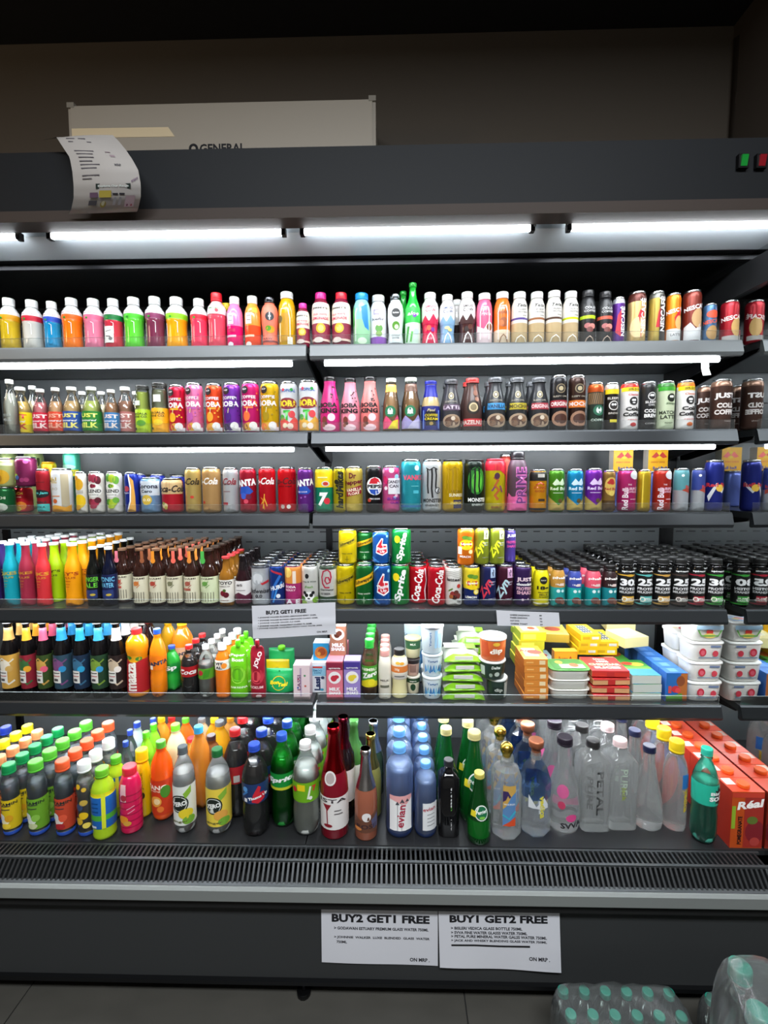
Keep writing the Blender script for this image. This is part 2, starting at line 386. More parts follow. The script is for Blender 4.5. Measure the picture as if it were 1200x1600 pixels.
# ================================================================= SHELVES
shelf_names = {'s1': 'top', 's2': 'second', 's3': 'third', 's4': 'fourth', 's5': 'fifth'}
fas = mat('7f8385', 'd')
def shelf(key, x0, x1, side):
    Z = SH[key]
    r = root('shelf', ((x0+x1)/2, YS, Z), f'{side} bay of the {shelf_names[key]} black metal shelf with grey price rail', 'shelf', 'shelves of the fridge')
    def pt(mb, nm, lab=None):
        o = mb.obj(nm, r); o.location = (-(x0+x1)/2, -YS, -Z)
        if lab: o['label'] = lab
        return o
    b = MB(); b.box(x0, x1, YS+0.012, YB-0.02, Z-0.02, Z, mat('4a4c4e', 'd')); pt(b, 'plate')
    b = MB(); b.prism([(YS+0.012, Z), (YS+0.006, Z+0.001), (YS+0.002, Z-0.004), (YS-0.008, Z-0.036), (YS-0.004, Z-0.045), (YS+0.006, Z-0.047), (YS+0.012, Z-0.044)], x0, x1, mat('383b3e' if key != 's1' else '8a8e90', 'd')); pt(b, 'price_rail')  # top shelf's rail painted lighter: canopy lamp light put into its colour
    b = MB(); b.box(x0+0.004, x1-0.004, YS+0.008, YS+0.0105, Z+0.001, Z+0.03, mat('f2f8f8', 'e'), top=mat('b8c4c4', 'p')); pt(b, 'front_guard', 'clear acrylic guard strip')  # pale opaque top face paints the highlight along the clear edge
    for xx in (x0+0.008, x1-0.008):
        b = MB(); n = len(b.v)
        b.prism([(YS+0.02, Z-0.02), (YB-0.016, Z-0.02), (YB-0.016, Z-0.085), (YB-0.06, Z-0.085), (YS+0.03, Z-0.03)], xx-0.003, xx+0.003, BLACK); pt(b, 'bracket')
    b = MB(); b.box(x0+0.03, x1-0.03, YS+0.0125, YS+0.05, Z-0.0235, Z-0.0205, mat('9ba0a2', 'p')); pt(b, 'lamp_holder')
    ty, tz = (YS+0.028, Z-0.0505) if key in ('s1', 's2') else (YS+0.0235, Z-0.033)
    b = MB(); b.tube([(x0+0.04, ty, tz), (x1-0.05, ty, tz)], 0.0085, TUBE, 10); pt(b, 'lamp_tube')
    if key in ('s4', 's5'):
        b = MB(); b.tube([(x0+0.04, YS+0.26, Z-0.031), (x1-0.05, YS+0.26, Z-0.031)], 0.0085, TUBE, 10); pt(b, 'rear_lamp_tube')
for k in ('s1', 's2', 's3', 's4', 's5'):
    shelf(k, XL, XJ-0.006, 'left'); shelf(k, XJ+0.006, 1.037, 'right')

# ================================================================= PRODUCT KIT
PROF = {
 'can':    [(0,.72),(.012,.86),(.045,.99),(.07,1),(.865,1),(.905,.985),(.945,.91),(.962,.87)],
 'fatcan': [(0,.72),(.02,.86),(.06,.99),(.09,1),(.84,1),(.89,.98),(.94,.86),(.96,.81)],
 'nata':   [(0,.86),(.02,.96),(.05,1),(.16,.97),(.24,.94),(.42,.94),(.52,.97),(.55,1.0),(.575,.96),(.60,1.0),(.67,.99),(.73,.92),(.79,.76),(.83,.56),(.86,.52)],
 'milk':   [(0,.9),(.03,1),(.5,1),(.58,.95),(.68,.78),(.76,.58),(.82,.47),(.9,.43),(.905,.5),(.93,.5)],
 'shake':  [(0,.9),(.03,.97),(.12,.93),(.24,.84),(.36,.88),(.48,.98),(.56,1),(.72,.98),(.80,.86),(.85,.66),(.89,.6)],
 'smooth': [(0,.93),(.03,1),(.66,1),(.76,.93),(.83,.78),(.88,.66)],
 'slim':   [(0,.93),(.03,1),(.6,1),(.7,.94),(.78,.78),(.83,.6),(.87,.56)],
 'coffee': [(0,.9),(.03,1),(.42,1),(.56,.93),(.7,.74),(.82,.6),(.9,.57),(.93,.6)],
 'beer':   [(0,.93),(.025,1),(.56,1),(.62,.95),(.7,.72),(.76,.54),(.84,.46),(.93,.42),(.94,.48),(.965,.48)],
 'breezer':[(0,.98),(.02,1.02),(.09,1.0),(.14,.93),(.34,.92),(.56,.97),(.64,.9),(.72,.68),(.8,.54),(.92,.48),(.935,.52),(.965,.52)],
 'jar':    [(0,.93),(.03,1),(.49,1),(.52,.95),(.54,.95),(.82,.9),(.9,.82),(.93,.82)],
 'protein':[(0,.92),(.03,1),(.7,1),(.77,.94),(.83,.78),(.87,.7)],
 'soda':   [(0,.6),(.015,.8),(.05,.93),(.1,1),(.3,1),(.36,.94),(.42,.97),(.62,1),(.70,.94),(.78,.74),(.85,.5),(.89,.38),(.9,.46),(.92,.4),(.95,.4)],
 'straight':[(0,.6),(.015,.82),(.05,.95),(.1,1),(.62,1),(.72,.94),(.8,.72),(.86,.5),(.9,.4),(.91,.48),(.93,.42),(.95,.42)],
 'hydra':  [(0,.92),(.025,1),(.05,1),(.07,.93),(.10,.97),(.5,.97),(.54,.92),(.58,.98),(.68,.97),(.78,.82),(.84,.62),(.87,.52),(.9,.52)],
 'maaza':  [(0,.85),(.03,.97),(.06,1),(.3,.96),(.5,.9),(.58,.86),(.62,.9),(.7,1),(.8,.98),(.88,.7),(.91,.42),(.95,.38)],
 'evian':  [(0,.7),(.012,.9),(.05,.97),(.09,1),(.12,.97),(.7,.97),(.75,.98),(.82,.82),(.88,.56),(.91,.4),(.92,.48),(.935,.4),(.95,.4)],
 'champ':  [(0,.93),(.02,1),(.42,1),(.52,.95),(.64,.7),(.72,.52),(.82,.43),(.93,.38),(.94,.44),(1.0,.42)],
 'wine':   [(0,.95),(.02,1),(.55,1),(.63,.93),(.70,.66),(.76,.46),(.92,.38),(.93,.42),(1.0,.42)],
 'perrier':[(0,.85),(.03,.97),(.12,1),(.3,.98),(.45,.88),(.6,.68),(.75,.5),(.9,.4),(.93,.4)],
 'cone':   [(0,.85),(.02,.95),(.1,1),(.25,.97),(.4,.84),(.6,.58),(.78,.4),(.9,.36),(.93,.36)],
 'deca':   [(0,.86),(.03,1),(.66,1),(.73,.84),(.765,.42),(.84,.36)],
 'vedica': [(0,.8),(.04,1),(.58,1),(.72,.72),(.8,.36),(.87,.32)],
 'svva':   [(0,.7),(.03,.95),(.08,1),(.3,.98),(.5,.84),(.62,.62),(.7,.5),(.9,.42),(.93,.42)],
 'square': [(0,.92),(.02,1),(.78,1),(.84,.7),(.87,.42),(.93,.42)],
 'maxbot': [(0,.88),(.03,.98),(.06,1),(.12,.95),(.2,1),(.62,1),(.66,.95),(.7,.98),(.78,.82),(.84,.56),(.87,.5),(.9,.5)],
}
CAPV = {'nata': (.845,1,.6), 'milk': (.925,1,.54), 'shake': (.885,1,.66), 'smooth': (.875,1,.74), 'slim': (.85,1,.6), 'coffee': (.91,1,.66),
 'beer': (.955,1,.56), 'breezer': (.955,1,.6), 'jar': (.925,1,.88), 'protein': (.865,1,.8), 'soda': (.925,1,.45), 'straight': (.915,1,.45),
 'hydra': (.885,1,.6), 'maaza': (.92,1,.46), 'evian': (.925,1,.45), 'perrier': (.92,1,.48), 'cone': (.925,1,.42), 'svva': (.92,1,.5), 'square': (.92,1,.48), 'maxbot': (.885,1,.58)}
def ring_lid(H, R, m, k=1.0):
    return lathe('lid', [(.955,.875*k),(.985,.9*k),(1.0,.88*k),(1.0,.83*k),(.982,.8*k),(.982,.05)], H, R, m, segs=20, close0=False)
def tab_mesh(H, R):
    b = MB(); s = mat('c9ccd0', 's'); n = 10; z = H*.982+0.0006
    pts = [(R*.22*math.cos(2*PI*i/n), -R*.1+R*.36*math.sin(2*PI*i/n)) for i in range(n)]
    bb = len(b.v); b.v += [(x, y, z) for x, y in pts] + [(x, y, z+0.0012) for x, y in pts]
    for i in range(n): j = (i+1) % n; b.face([bb+i, bb+j, bb+n+j, bb+n+i], s)
    b.face([bb+n+i for i in range(n)], s); b.face([bb+i for i in range(n)][::-1], s)
    return b.mesh('tab')
def cap_mesh(H, R, spec, m, segs=28, dome=False):
    v0, v1, r = spec; e = (v1-v0)
    pr = [(v0, r), (v0+e*.18, r), (v0+e*.2, r*.97), (v0+e*.24, r*.97), (v0+e*.26, r), (v1-e*.14, r), (v1-e*.02, r*.93), (v1, r*.84)]
    me = lathe('cap', pr, H, R, m, segs=segs, close0=True)
    for v in me.vertices:                       # knurling of the grip
        zf = v.co.z/H
        if v0+e*.25 < zf < v1-e*.1:
            a = round((math.atan2(v.co.x, -v.co.y)/(2*PI))*segs-0.5)
            if a % 2: v.co.x *= .955; v.co.y *= .955
    return me
def build_can(H, R, s):
    pr = PROF['fatcan' if H < 3.7*R else 'can']; fin = s.get('fin', 'c')
    bands = [(a, c, mat(h, fin)) for a, c, h in s.get('bands', ())]
    parts = [('body', lathe('body', pr, H, R, mat(s['c'], fin), bands), None), ('lid', ring_lid(H, R, mat(s.get('top', 'd2d4d6'), 's' if 'top' not in s else 'c')), None)]
    parts.append(('tab', tab_mesh(H, R), 1))
    if s.get('P'): parts.append(('label_print', print_mesh(s['P'], H, R, pr), 0))
    return parts
def build_bottle(H, R, s):
    fam = s['fam']; pr = PROF[fam]; fin = s.get('fin', 'j')
    bands = [(x[0], x[1], mat(x[2], x[3] if len(x) > 3 else fin)) for x in s.get('bands', ())]
    kw = dict(segs=s.get('segs', 22), petal=s.get('petal', 0), sq=s.get('sq', 0), smooth=s.get('smooth', True))
    parts = [('body', lathe('body', pr, H, R, mat(s['c'], fin), bands, **kw), None)]
    if s.get('liq'):                            # drink inside a clear wall: (level, colour, finish)
        lv, lc = s['liq'][:2]; lf = s['liq'][2] if len(s['liq']) > 2 else 'j'
        parts.append(('drink', lathe('drink', [(v, r*.965) for v, r in pr], H, R, mat(lc, lf), vr=(.02, lv), **{**kw, 'petal': 0}), 0))
    if s.get('label'):
        v0, v1, lc = s['label'][:3]
        parts.append(('label', lathe('label', pr, H, R, mat(lc, 'l'), [(x[0], x[1], mat(x[2], 'l')) for x in s.get('lbands', ())], vr=(v0, v1), close0=False, close1=False, grow=0.0008, segs=kw['segs'], sq=kw['sq'], smooth=kw['smooth']), None))
    if s.get('neck'):                           # foil or paper neck wrap
        v0, v1, lc, lf = s['neck']
        parts.append(('neck_wrap', lathe('neck_wrap', pr, H, R, mat(lc, lf), vr=(v0, v1), close0=False, grow=0.0009, segs=18), None))
    cs = s.get('capv') or CAPV.get(fam)
    if s.get('cap') and cs: parts.append(('cap', cap_mesh(H, R, cs, mat(s['cap'], s.get('capf', 'p'))), None))
    if s.get('ball'):
        parts.append(('stopper', lathe('stopper', [(.84,.2),(.86,.3),(.875,.3),(.89,.36),(.92,.44),(.95,.44),(.98,.34),(1.0,.12)], H, R, mat(s['ball'], 's'), segs=18), None))
    if s.get('mush'):
        parts.append(('stopper', lathe('stopper', [(.84,.27),(.885,.3),(.91,.3),(.925,.46),(.985,.5),(1.0,.44)], H, R, mat(s['mush'], 'd'), segs=20), None))
    if s.get('tag'):                            # paper strap hanging from the crown cap
        tc = s['tag']; b = MB(); m = mat(tc, 'l'); y = -R*.62; w = R*.2
        for za, zb in ((.80, .955),): b.box(-w+s.get('tagx', 0)*R, w+s.get('tagx', 0)*R, y-.0012, y, za*H, zb*H, m)
        n0 = len(b.v); n = 12
        cx = s.get('tagx', 0)*R
        b.v += [(cx+R*.3*math.cos(2*PI*i/n), y-.0014, H*.79+R*.36*math.sin(2*PI*i/n)) for i in range(n)] + [(cx+R*.3*math.cos(2*PI*i/n), y+.0004, H*.79+R*.36*math.sin(2*PI*i/n)) for i in range(n)]
        for i in range(n): j = (i+1) % n; b.face([n0+i, n0+j, n0+n+j, n0+n+i], m)
        b.face([n0+i for i in range(n)], m); b.face([n0+n+i for i in range(n)][::-1], m)
        parts.append(('hang_tag', b.mesh('hang_tag'), None))
    if s.get('P'):
        tgt = next((i for i, p in enumerate(parts) if p[0] == 'label'), 0)
        parts.append(('label_print', print_mesh(s['P'], H, R, pr, off=0.0016 if s.get('label') else 0.0007), tgt))
    return parts
def build_box(H, R, s):
    """carton: half width R, depth s['d']; colours of front, side and top"""
    d = s['d']; m = mat(s['c'], s.get('fin', 'p')); b = MB(); ch = min(R, d/2)*.06
    b.box(-R, R, -d/2, d/2, 0, H, m, top=mat(s.get('top', s['c']), 'p'), front=m, left=mat(s.get('side', s['c']), 'p'))
    parts = [('body', b.mesh('body'), None)]
    for bd in s.get('bands', ()):
        pass
    if s.get('capc'):
        b = MB(); z = H; x = 0.0; y = s.get('capy', -d*.18); r = min(R, d)*.36
        me = lathe('cap', [(0, .95), (.25, 1), (.8, 1), (1, .9)], 0.013, r, mat(s['capc'], 'p'), segs=20)
        for v in me.vertices: v.co.x += x; v.co.y += y; v.co.z += z
        parts.append(('cap', me, None))
    P = [Rr(-1, 1, a, c, h) for a, c, h in s.get('bands', ())] + list(s.get('P', ()))
    if P: parts.append(('label_print', print_mesh(P, H, R, None, D=d, clip=True), 0))
    if s.get('TP'):                              # print on the top face
        me = print_mesh(s['TP'], d, R, None, D=0.0, clip=True)
        for v in me.vertices: x, y, z = v.co; v.co = (x, z-d/2, H-y)
        parts.append(('top_print', me, 0))
    return parts
def build_tub(H, R, s):
    k = s.get('sq', 0); pr = [(0, s.get('lo', .78)), (.03, s.get('lo', .78)+.04), (.86, .95), (.9, .95)]
    fl = s.get('flat', 1.0)
    parts = [('body', lathe('body', pr, H, R, mat(s['c'], 'p'), [(a, c, mat(h, 'p')) for a, c, h in s.get('bands', ())], segs=28, sq=k, flat=fl), None),
             ('lid', lathe('lid', [(.86, .97), (.87, 1.0), (.95, 1.0), (.965, .96), (.955, .9)], H, R, mat(s.get('lid', 'f4f4f2'), 'p'), segs=28, sq=k, flat=fl), None)]
    if s.get('P'):
        pp = [(v, r) for v, r in pr]
        if k: parts.append(('label_print', print_mesh(s['P'], H, R*.93, None, D=2*R*.97*fl), 0))
        else: parts.append(('label_print', print_mesh(s['P'], H, R, pp), 0))
    if s.get('TP'):
        q = 2*R*.8*fl; me = print_mesh(s['TP'], q, R*.8, None, D=0.0, clip=True)
        for v in me.vertices: x, y, z = v.co; v.co = (x, z-q/2, H*.956-y+.0003)
        parts.append(('lid_print', me, 1))
    return parts
def build_pouch(H, R, s):
    """stand-up spout pouch or zip pouch: flat sealed top, swollen foot"""
    mb = MB(); m = mat(s['c'], 'p'); seg = 16; d = s.get('d', 1.1)
    rows = s.get('rows') or [(0, .92, .5), (.04, .98, .62), (.2, 1, .6), (.45, .9, .5), (.65, .95, .4), (.82, .92, .2), (.93, .8, .06), (.97, .55, .05)]
    for v, w, t in rows:
        for q in range(seg):
            a = 2*PI*q/seg; mb.v.append((R*w*math.sin(a)*(1 if abs(math.sin(a)) < .99 else 1), -R*t*d*math.cos(a), v*H))
    for i in range(len(rows)-1):
        mid = (rows[i][0]+rows[i+1][0])/2; mm_ = m
        for x in s.get('bands', ()):
            if x[0] <= mid <= x[1]: mm_ = mat(x[2], 'p')
        for q in range(seg): a, c = i*seg+q, i*seg+(q+1) % seg; mb.face([a, c, c+seg, a+seg], mm_, True)
    mb.face(list(range(seg))[::-1], m); k = (len(rows)-1)*seg; mb.face([k+q for q in range(seg)], m)
    parts = [('body', mb.mesh('body'), None)]
    if s.get('cap'):
        parts.append(('cap', lathe('cap', [(.94, .2), (.955, .28), (1.06, .28), (1.08, .22)], H, R, mat(s['cap'], 'p'), segs=14), None))
    if s.get('P'):
        me = print_mesh(s['P'], H, R, None, D=0.0)
        for v in me.vertices:
            x, y, z = v.co; vv = z/H
            w = interp([(a, c) for a, c, _ in rows], vv); t = interp([(a, c) for a, _, c in rows], vv)
            q = max(-.98, min(.98, x/(R*w))); v.co.y = y - R*t*d*math.sqrt(1-q*q)
        parts.append(('label_print', me, 0))
    return parts
BUILD = dict(can=build_can, bottle=build_bottle, box=build_box, tub=build_tub, pouch=build_pouch)
NAMES = dict(can='drink_can', bottle='drink_bottle', box='drink_carton', tub='food_tub', pouch='drink_pouch')
CATS = dict(can='can', bottle='bottle', box='carton', tub='tub', pouch='pouch')
ORD = ['', '', 'second', 'third', 'fourth', 'fifth', 'sixth', 'seventh', 'eighth', 'ninth']
SHELFTXT = dict(s1='top shelf', s2='second shelf', s3='third shelf', s4='fourth shelf', s5='fifth shelf', deck='bottom deck')
PLACED = {k: [] for k in SH}
ALL_LABELS = {}; r_names = []
def put(parts, name, loc, label, cat, group, rz=0.0, few=False, labels=None):
    rel = Vector((loc[0], loc[1], loc[2]-ZC)); pxl = 600+FPX*rel.dot(RT)/rel.dot(FW)
    if pxl < -22 or pxl > 1222: return None          # wholly outside the picture
    r = root(name, loc, label, cat, group, rz)
    os_ = []
    for pn, me, pi in parts:
        if few and pn in ('tab',): os_.append(None); continue
        par = r if pi is None else (os_[pi] or r)
        os_.append(link(pn, me, par))
    r_names.append((r.name, label)); ALL_LABELS.setdefault(label, []).append(r.name)
    return r
def clash(row, X, Y, R, Z, H, dd=None):
    for (x, y, r, z, h, bd) in PLACED[row]:
        if z+h <= Z+.001 or Z+H <= z+.001: continue
        if bd or dd:                             # boxes compare as boxes
            if abs(X-x) < R+r and abs(Y-y) < (dd or R)+(bd or r): return True
        elif (X-x)**2+(Y-y)**2 < (R+r+0.0004)**2: return True
    return False
def item(row, kind, xc, w, yt, desc, s, n=1, on=None, y0=None, rz=0.0, name=None, cat=None, gap=0.0015, hmax=None, nm='column', k=.97, ymax=YB-.02, dxb=0.0, hh=None):
    """front item seen at pixel column xc, w pixels wide, its top at pixel yt; n counts how many stand one behind the other"""
    s = dict(s); zb = SH[row]+0.0005 if on is None else on[3]+on[4]+0.0004
    yf = (YS+0.024) if row != 'deck' else 1.318
    Y = (y0 if y0 is not None else yf+0.03); first = True
    for it in range(120):
        X, Zt = atY(xc, yt, Y)
        dep = depth_of(X, Y, zb+0.06); a = (xc-617)/FPX
        if kind == 'box' or s.get('sq'):
            R = w/2*dep/FPX*k; dd = s.get('d', 2*R)/2
            if s.get('sq'): dd = R*s.get('flat', 1)
        else: R = w/2*dep/FPX/math.sqrt(1+a*a)*k; dd = None
        if kind == 'pouch': dd = R*.66
        if first and y0 is None: Y = yf+(dd or R)+0.004; first = False; continue
        first = False
        X, Zt = atY(xc, yt, Y)
        H = (hh or Zt-zb)
        if hmax: H = min(H, hmax)
        if X+R > XM-.004: X = XM-.004-R
        if not clash(row, X, Y, R, zb, H, dd): break
        Y += 0.004
    parts = BUILD[kind](H, R, s)
    name = name or NAMES[kind]; cat = cat or CATS[kind]
    grp = s.get('grp') or f'{cat}s on the {SHELFTXT[row]}'
    rec = (X, Y, R, zb, H, dd)
    PLACED[row].append(rec)
    put(parts, name, (X, Y, zb), desc, cat, grp, rz)
    if n > 1: PENDING.append((row, parts, name, cat, grp, rz, X, Y, R, zb, H, dd, n, gap, dxb, ymax, s.get('sd') or desc))
    return rec
PENDING = []
def flush():
    """the rows behind: copies of each front item, one behind the other, until the shelf is full"""
    for row, parts, name, cat, grp, rz, X, Y, R, zb, H, dd, n, gap, dxb, ymax, desc in PENDING:
        yy = Y; i = 1; XX = X
        while i < n:
            yy += 2*(dd or R)+gap; XX += dxb
            g = 0
            while clash(row, XX, yy, R, zb, H, dd) and g < 10: yy += 0.004; g += 1
            if yy+(dd or R) > ymax or g >= 10: break
            if row == 'deck' and H > .298 and yy+(dd or R) > YS-.012: break
            i += 1
            PLACED[row].append((XX, yy, R, zb, H, dd))
            put(parts, name, (XX, yy, zb), f'{desc}, {ORD[min(i, 9)]} from the front', cat, grp, rz, few=True)
    PENDING.clear()
def can(row, xc, w, yt, desc, c, P=(), bands=(), n=1, **kw):
    s = dict(c=c, P=list(P), bands=bands)
    for a in ('top', 'fin', 'sd', 'grp'):
        if a in kw: s[a] = kw.pop(a)
    return item(row, 'can', xc, w, yt, desc, s, n, **kw)
BNAME = dict(nata='jelly_drink_bottle', milk='milk_bottle', coffee='coffee_bottle', jar='glass_jar_bottle', protein='protein_bottle', beer='glass_bottle', breezer='coloured_glass_bottle', soda='soda_bottle', straight='soda_bottle', hydra='vitamin_drink_bottle', maaza='juice_bottle', maxbot='juice_bottle', evian='water_bottle', champ='sparkling_bottle', wine='wine_bottle', perrier='green_glass_bottle', cone='glass_water_bottle', deca='glass_water_bottle', vedica='glass_water_bottle', svva='glass_water_bottle', square='glass_water_bottle', shake='milkshake_bottle', smooth='shake_bottle', slim='juice_bottle')
def bot(row, fam, xc, w, yt, desc, c, cap=None, n=1, **kw):
    kw.setdefault('name', BNAME[fam] if not (row == 's5' and fam == 'beer') else 'beer_bottle')
    s = dict(fam=fam, c=c, cap=cap); ik = {}
    for a, v in kw.items():
        if a in ('on', 'y0', 'rz', 'name', 'cat', 'gap', 'hmax', 'k', 'ymax', 'dxb', 'hh'): ik[a] = v
        else: s[a] = v
    return item(row, 'bottle', xc, w, yt, desc, s, n, **ik)
def box(row, xc, w, yt, desc, c, d, n=1, **kw):
    s = dict(c=c, d=d); ik = {}
    for a, v in kw.items():
        if a in ('on', 'y0', 'rz', 'name', 'cat', 'gap', 'hmax', 'k', 'ymax', 'dxb', 'hh'): ik[a] = v
        else: s[a] = v
    return item(row, 'box', xc, w, yt, desc, s, n, **ik)

# ================================================================= TOP SHELF
WH, BK = 'f2f2f0', '141414'
def nata(xc, w, yt, desc, liq, band, cap='eef0f0', **kw):
    bot('s1', 'nata', xc, w, yt, desc, liq, cap, label=(.56, .74, band), lbands=[(.665, .74, 'e9e4e6')],
        bands=[(.74, .9, 'dfe2e2')], P=[T('Mogu Mogu', 0, .70, .03, '8a3a50', .30, b=0.0), C(-.2, .60, .025, '2a9a30', .018), L([(-.7, .16), (-.72, .48)], .012, 'ffffff'), L([(.45, .3), (.45, .5), (.2, .52)], .01, 'ffffff')] + kw.get('X', []))
nata(13, 36, 467, 'squat bottle of yellow jelly drink with white cap at the end of the top shelf', 'cfae20', 'd99a08')
nata(49, 36, 470, 'squat bottle of cloudy white jelly drink with crimson neck band', 'cfcbc2', 'c81434')
nata(80, 30, 472, 'small squat bottle of blue jelly drink with white cap', '1a8fc4', '1c4cc0')
nata(111, 35, 467, 'squat bottle of orange jelly drink with orange neck band', 'f27a14', 'f26a10')
nata(145, 34, 468, 'squat bottle of pale pink jelly drink with pink neck band', 'e07c9a', 'ee6a90')
nata(176, 32, 468, 'squat bottle of red jelly drink with dark green neck band and white sticker', 'cc3446', '0f7236', X=[Rr(-.75, .45, .12, .44, 'f0efe9'), L([(-.5, .34), (.2, .36)], .012, '444444'), L([(-.5, .25), (.1, .24)], .02, '555555'), C(.1, .2, .035, '777777')])
nata(208, 34, 466, 'squat bottle of green jelly drink with green neck band', '5fcc3a', '4cc62c')
nata(241, 33, 465, 'squat bottle of maroon grape jelly drink with purple neck band', '77304a', '86315e')
nata(275, 36, 466, 'squat bottle of amber jelly drink with lime green neck band', 'f2a412', '8fd41c')
nata(310, 29, 468, 'squat bottle of rose pink jelly drink with red neck band', 'e43c5c', 'e01c38')
bot('s1', 'nata', 338, 31, 459, 'taller bottle of pink jelly drink with bright red cap', 'dc4a5e', 'e8202e', label=(.6, .76, 'e9e0de'), bands=[(.76, .9, 'e8b0b4')], P=[T('Mogu', 0, .7, .04, '2a8a40', .2), C(.3, .66, .03, 'd01030'), L([(-.6, .1), (-.62, .5)], .014, 'f6c8d0'), L([(.1, .15), (.1, .5)], .014, 'f6c8d0')])
bot('s1', 'nata', 354, 26, 475, 'bottle with yellow cap standing behind the red-capped jelly drink', 'b04a52', 'f0d010', y0=1.60)
def slimb(xc, w, yt, desc, top, low, cap, P, fam='slim', **kw): bot('s1', fam, xc, w, yt, desc, low, cap, bands=[(.42, .9, top)], P=P, **kw)
slimb(366, 27, 465, 'slim bottle of pink and magenta drink with pale label panel', 'f27cb4', 'e2126a', WH, [Rr(-.7, .1, .45, .66, 'e8e2ea'), L([(-.5, .6), (0, .6)], .015, '8a7a90'), L([(-.5, .52), (0, .52)], .015, '8a7a90'), Rr(-.9, .4, .2, .24, 'f7c6da'), Rr(-.6, .3, .3, .36, 'c00a50'), C(-.3, .06, .06, 'f2e8ee', .05)])
slimb(394, 27, 464, 'slim bottle of orange drink with pale label panel', 'f5963a', 'ee4f26', WH, [Rr(-.7, .1, .45, .66, 'efe6dc'), L([(-.5, .6), (0, .6)], .015, '907a70'), L([(-.5, .52), (0, .52)], .015, '907a70'), Rr(-.9, .4, .2, .24, 'f9d2b0'), Rr(.2, .9, .66, .76, 'f0b020'), C(-.3, .06, .06, 'f2e8e0', .05)])
bot('s1', 'shake', 421, 27, 466, 'coral pink bottle with dark metal cap and round black badge', 'f87b62', '4a4a4e', capf='s', label=(.1, .84, 'f87b62'), lbands=[(.02, .14, '8a3a3a')], P=[C(.2, .6, .085, '16202a'), L([(.05, .6), (.35, .6)], .03, 'e8e8e8'), L([(.2, .53), (.2, .68)], .02, 'e8e8e8'), C(.3, .35, .085, 'e0a018', .07), C(.0, .37, .06, '58a028', .05), T('RAW', -.1, .17, .04, '5a2a28', .2)])
bot('s1', 'smooth', 448, 28, 458, 'mustard yellow juice bottle with wide white cap', 'd4a312', WH, P=[Rr(-.5, .3, .1, .6, 'c08c0a'), L([(-.7, .1), (-.72, .5), (-.5, .68), (.3, .68), (.5, .5), (.5, .1)], .022, 'f3e6b4'), Rr(.2, .8, .05, .18, 'ece6d8'), C(-.8, .5, .07, '6a5a2a')])
def jimmy(xc, w, yt, desc, cap, k): bot('s1', 'smooth', xc, w, yt, desc, '7e2138', cap, capv=(.85, 1, .62), label=(.1, .8, 'f1e6d4'), lbands=[(.02, .42, '8e2440'), (.1, .14, 'e8c8b8')], P=[T("JIMMY'S", k, .69, .045, '26201e', .3), T('OLD WAYS', k, .58, .035, 'd8406a', .26), T('LEMONADE', k, .51, .05, 'd02a5a', .32), C(k+.1, .33, .085, 'f2b21e', .09), C(k+.1, .33, .05, 'f8d670', .055), C(k-.15, .12, .09, 'e8d8d0', .05)])
jimmy(473, 21, 475, 'small lemonade bottle with magenta cap beside the shelf joint', 'dc2a9c', -.1)
jimmy(501, 29, 459, 'lemonade bottle with cream label, orange slice and magenta cap', 'd8208c', 0)
jimmy(533, 30, 459, 'lemonade bottle with cream label, orange slice and red cap', 'e01e34', -.25)
bot('s1', 'smooth', 565, 28, 460, 'pale green drink bottle with blue swirl and sky blue cap', '9fd7a8', '1592e4', bands=[(.5, .9, '8ecfd0')], P=[G([(.0, .72), (.7, .78), (.95, .3), (.4, .35), (.1, .5)], '1a86dc'), L([(-.7, .1), (-.72, .6), (-.5, .7)], .02, 'e6f6ee'), C(.1, .1, .09, 'd8efd0', .06), G([(-1.2, .35), (-.8, .4), (-.9, .75), (-1.2, .7)], '3a9a40')])
bot('s1', 'smooth', 591, 27, 463, 'white bottle with green cartoon fruit and lilac foot', 'e4e2ea', WH, bands=[(0, .2, '8f58b4')], P=[L([(-.5, .7), (.1, .7), (.1, .62), (-.5, .62), (-.5, .7)], .012, '6a4aa0'), T('kefir', 0, .53, .05, '7a7a80', .24), C(.1, .36, .07, '5a9a40', .07), C(.1, .44, .04, 'e8d8b0'), C(.1, .26, .06, '7aa050', .05)])
bot('s1', 'shake', 618, 26, 461, 'white coconut water bottle with grey cap and green fruit', 'e6ecec', '6e7478', capf='s', P=[C(.05, .62, .085, '1a1c1e'), T('RAW', .05, .62, .03, 'f0f0f0', .12), C(.05, .38, .08, '5c9c2c'), C(.12, .36, .045, 'd8e0c8'), T('COCONUT', 0, .2, .03, '30343a', .2), T('WATER', 0, .15, .03, '30343a', .16), Rr(-1.4, 1.4, .03, .06, '4a5054')])
bot('s1', 'beer', 645, 24, 443, 'tall bright green aloe bottle with long green neck', '22c23e', '1fae36', capv=(.93, 1, .5), label=(.03, .6, 'cfe8d4'), lbands=[(.36, .6, '2cc44a')], P=[T('aloe', 0, .5, .06, 'f4fff4', .18, sh=.3), C(.2, .47, .03, '7a3ac0'), L([(-.9, .06), (-.6, .3)], .035, '3a9a3a'), L([(-.3, .06), (-.1, .22)], .03, '55b04a'), C(.4, .22, .04, 'b8d8e8')])
bot('s1', 'beer', 630, 22, 456, 'green aloe bottle peeking out behind the tallest green bottle', '1aa832', '18a030', capv=(.93, 1, .5), y0=1.60)
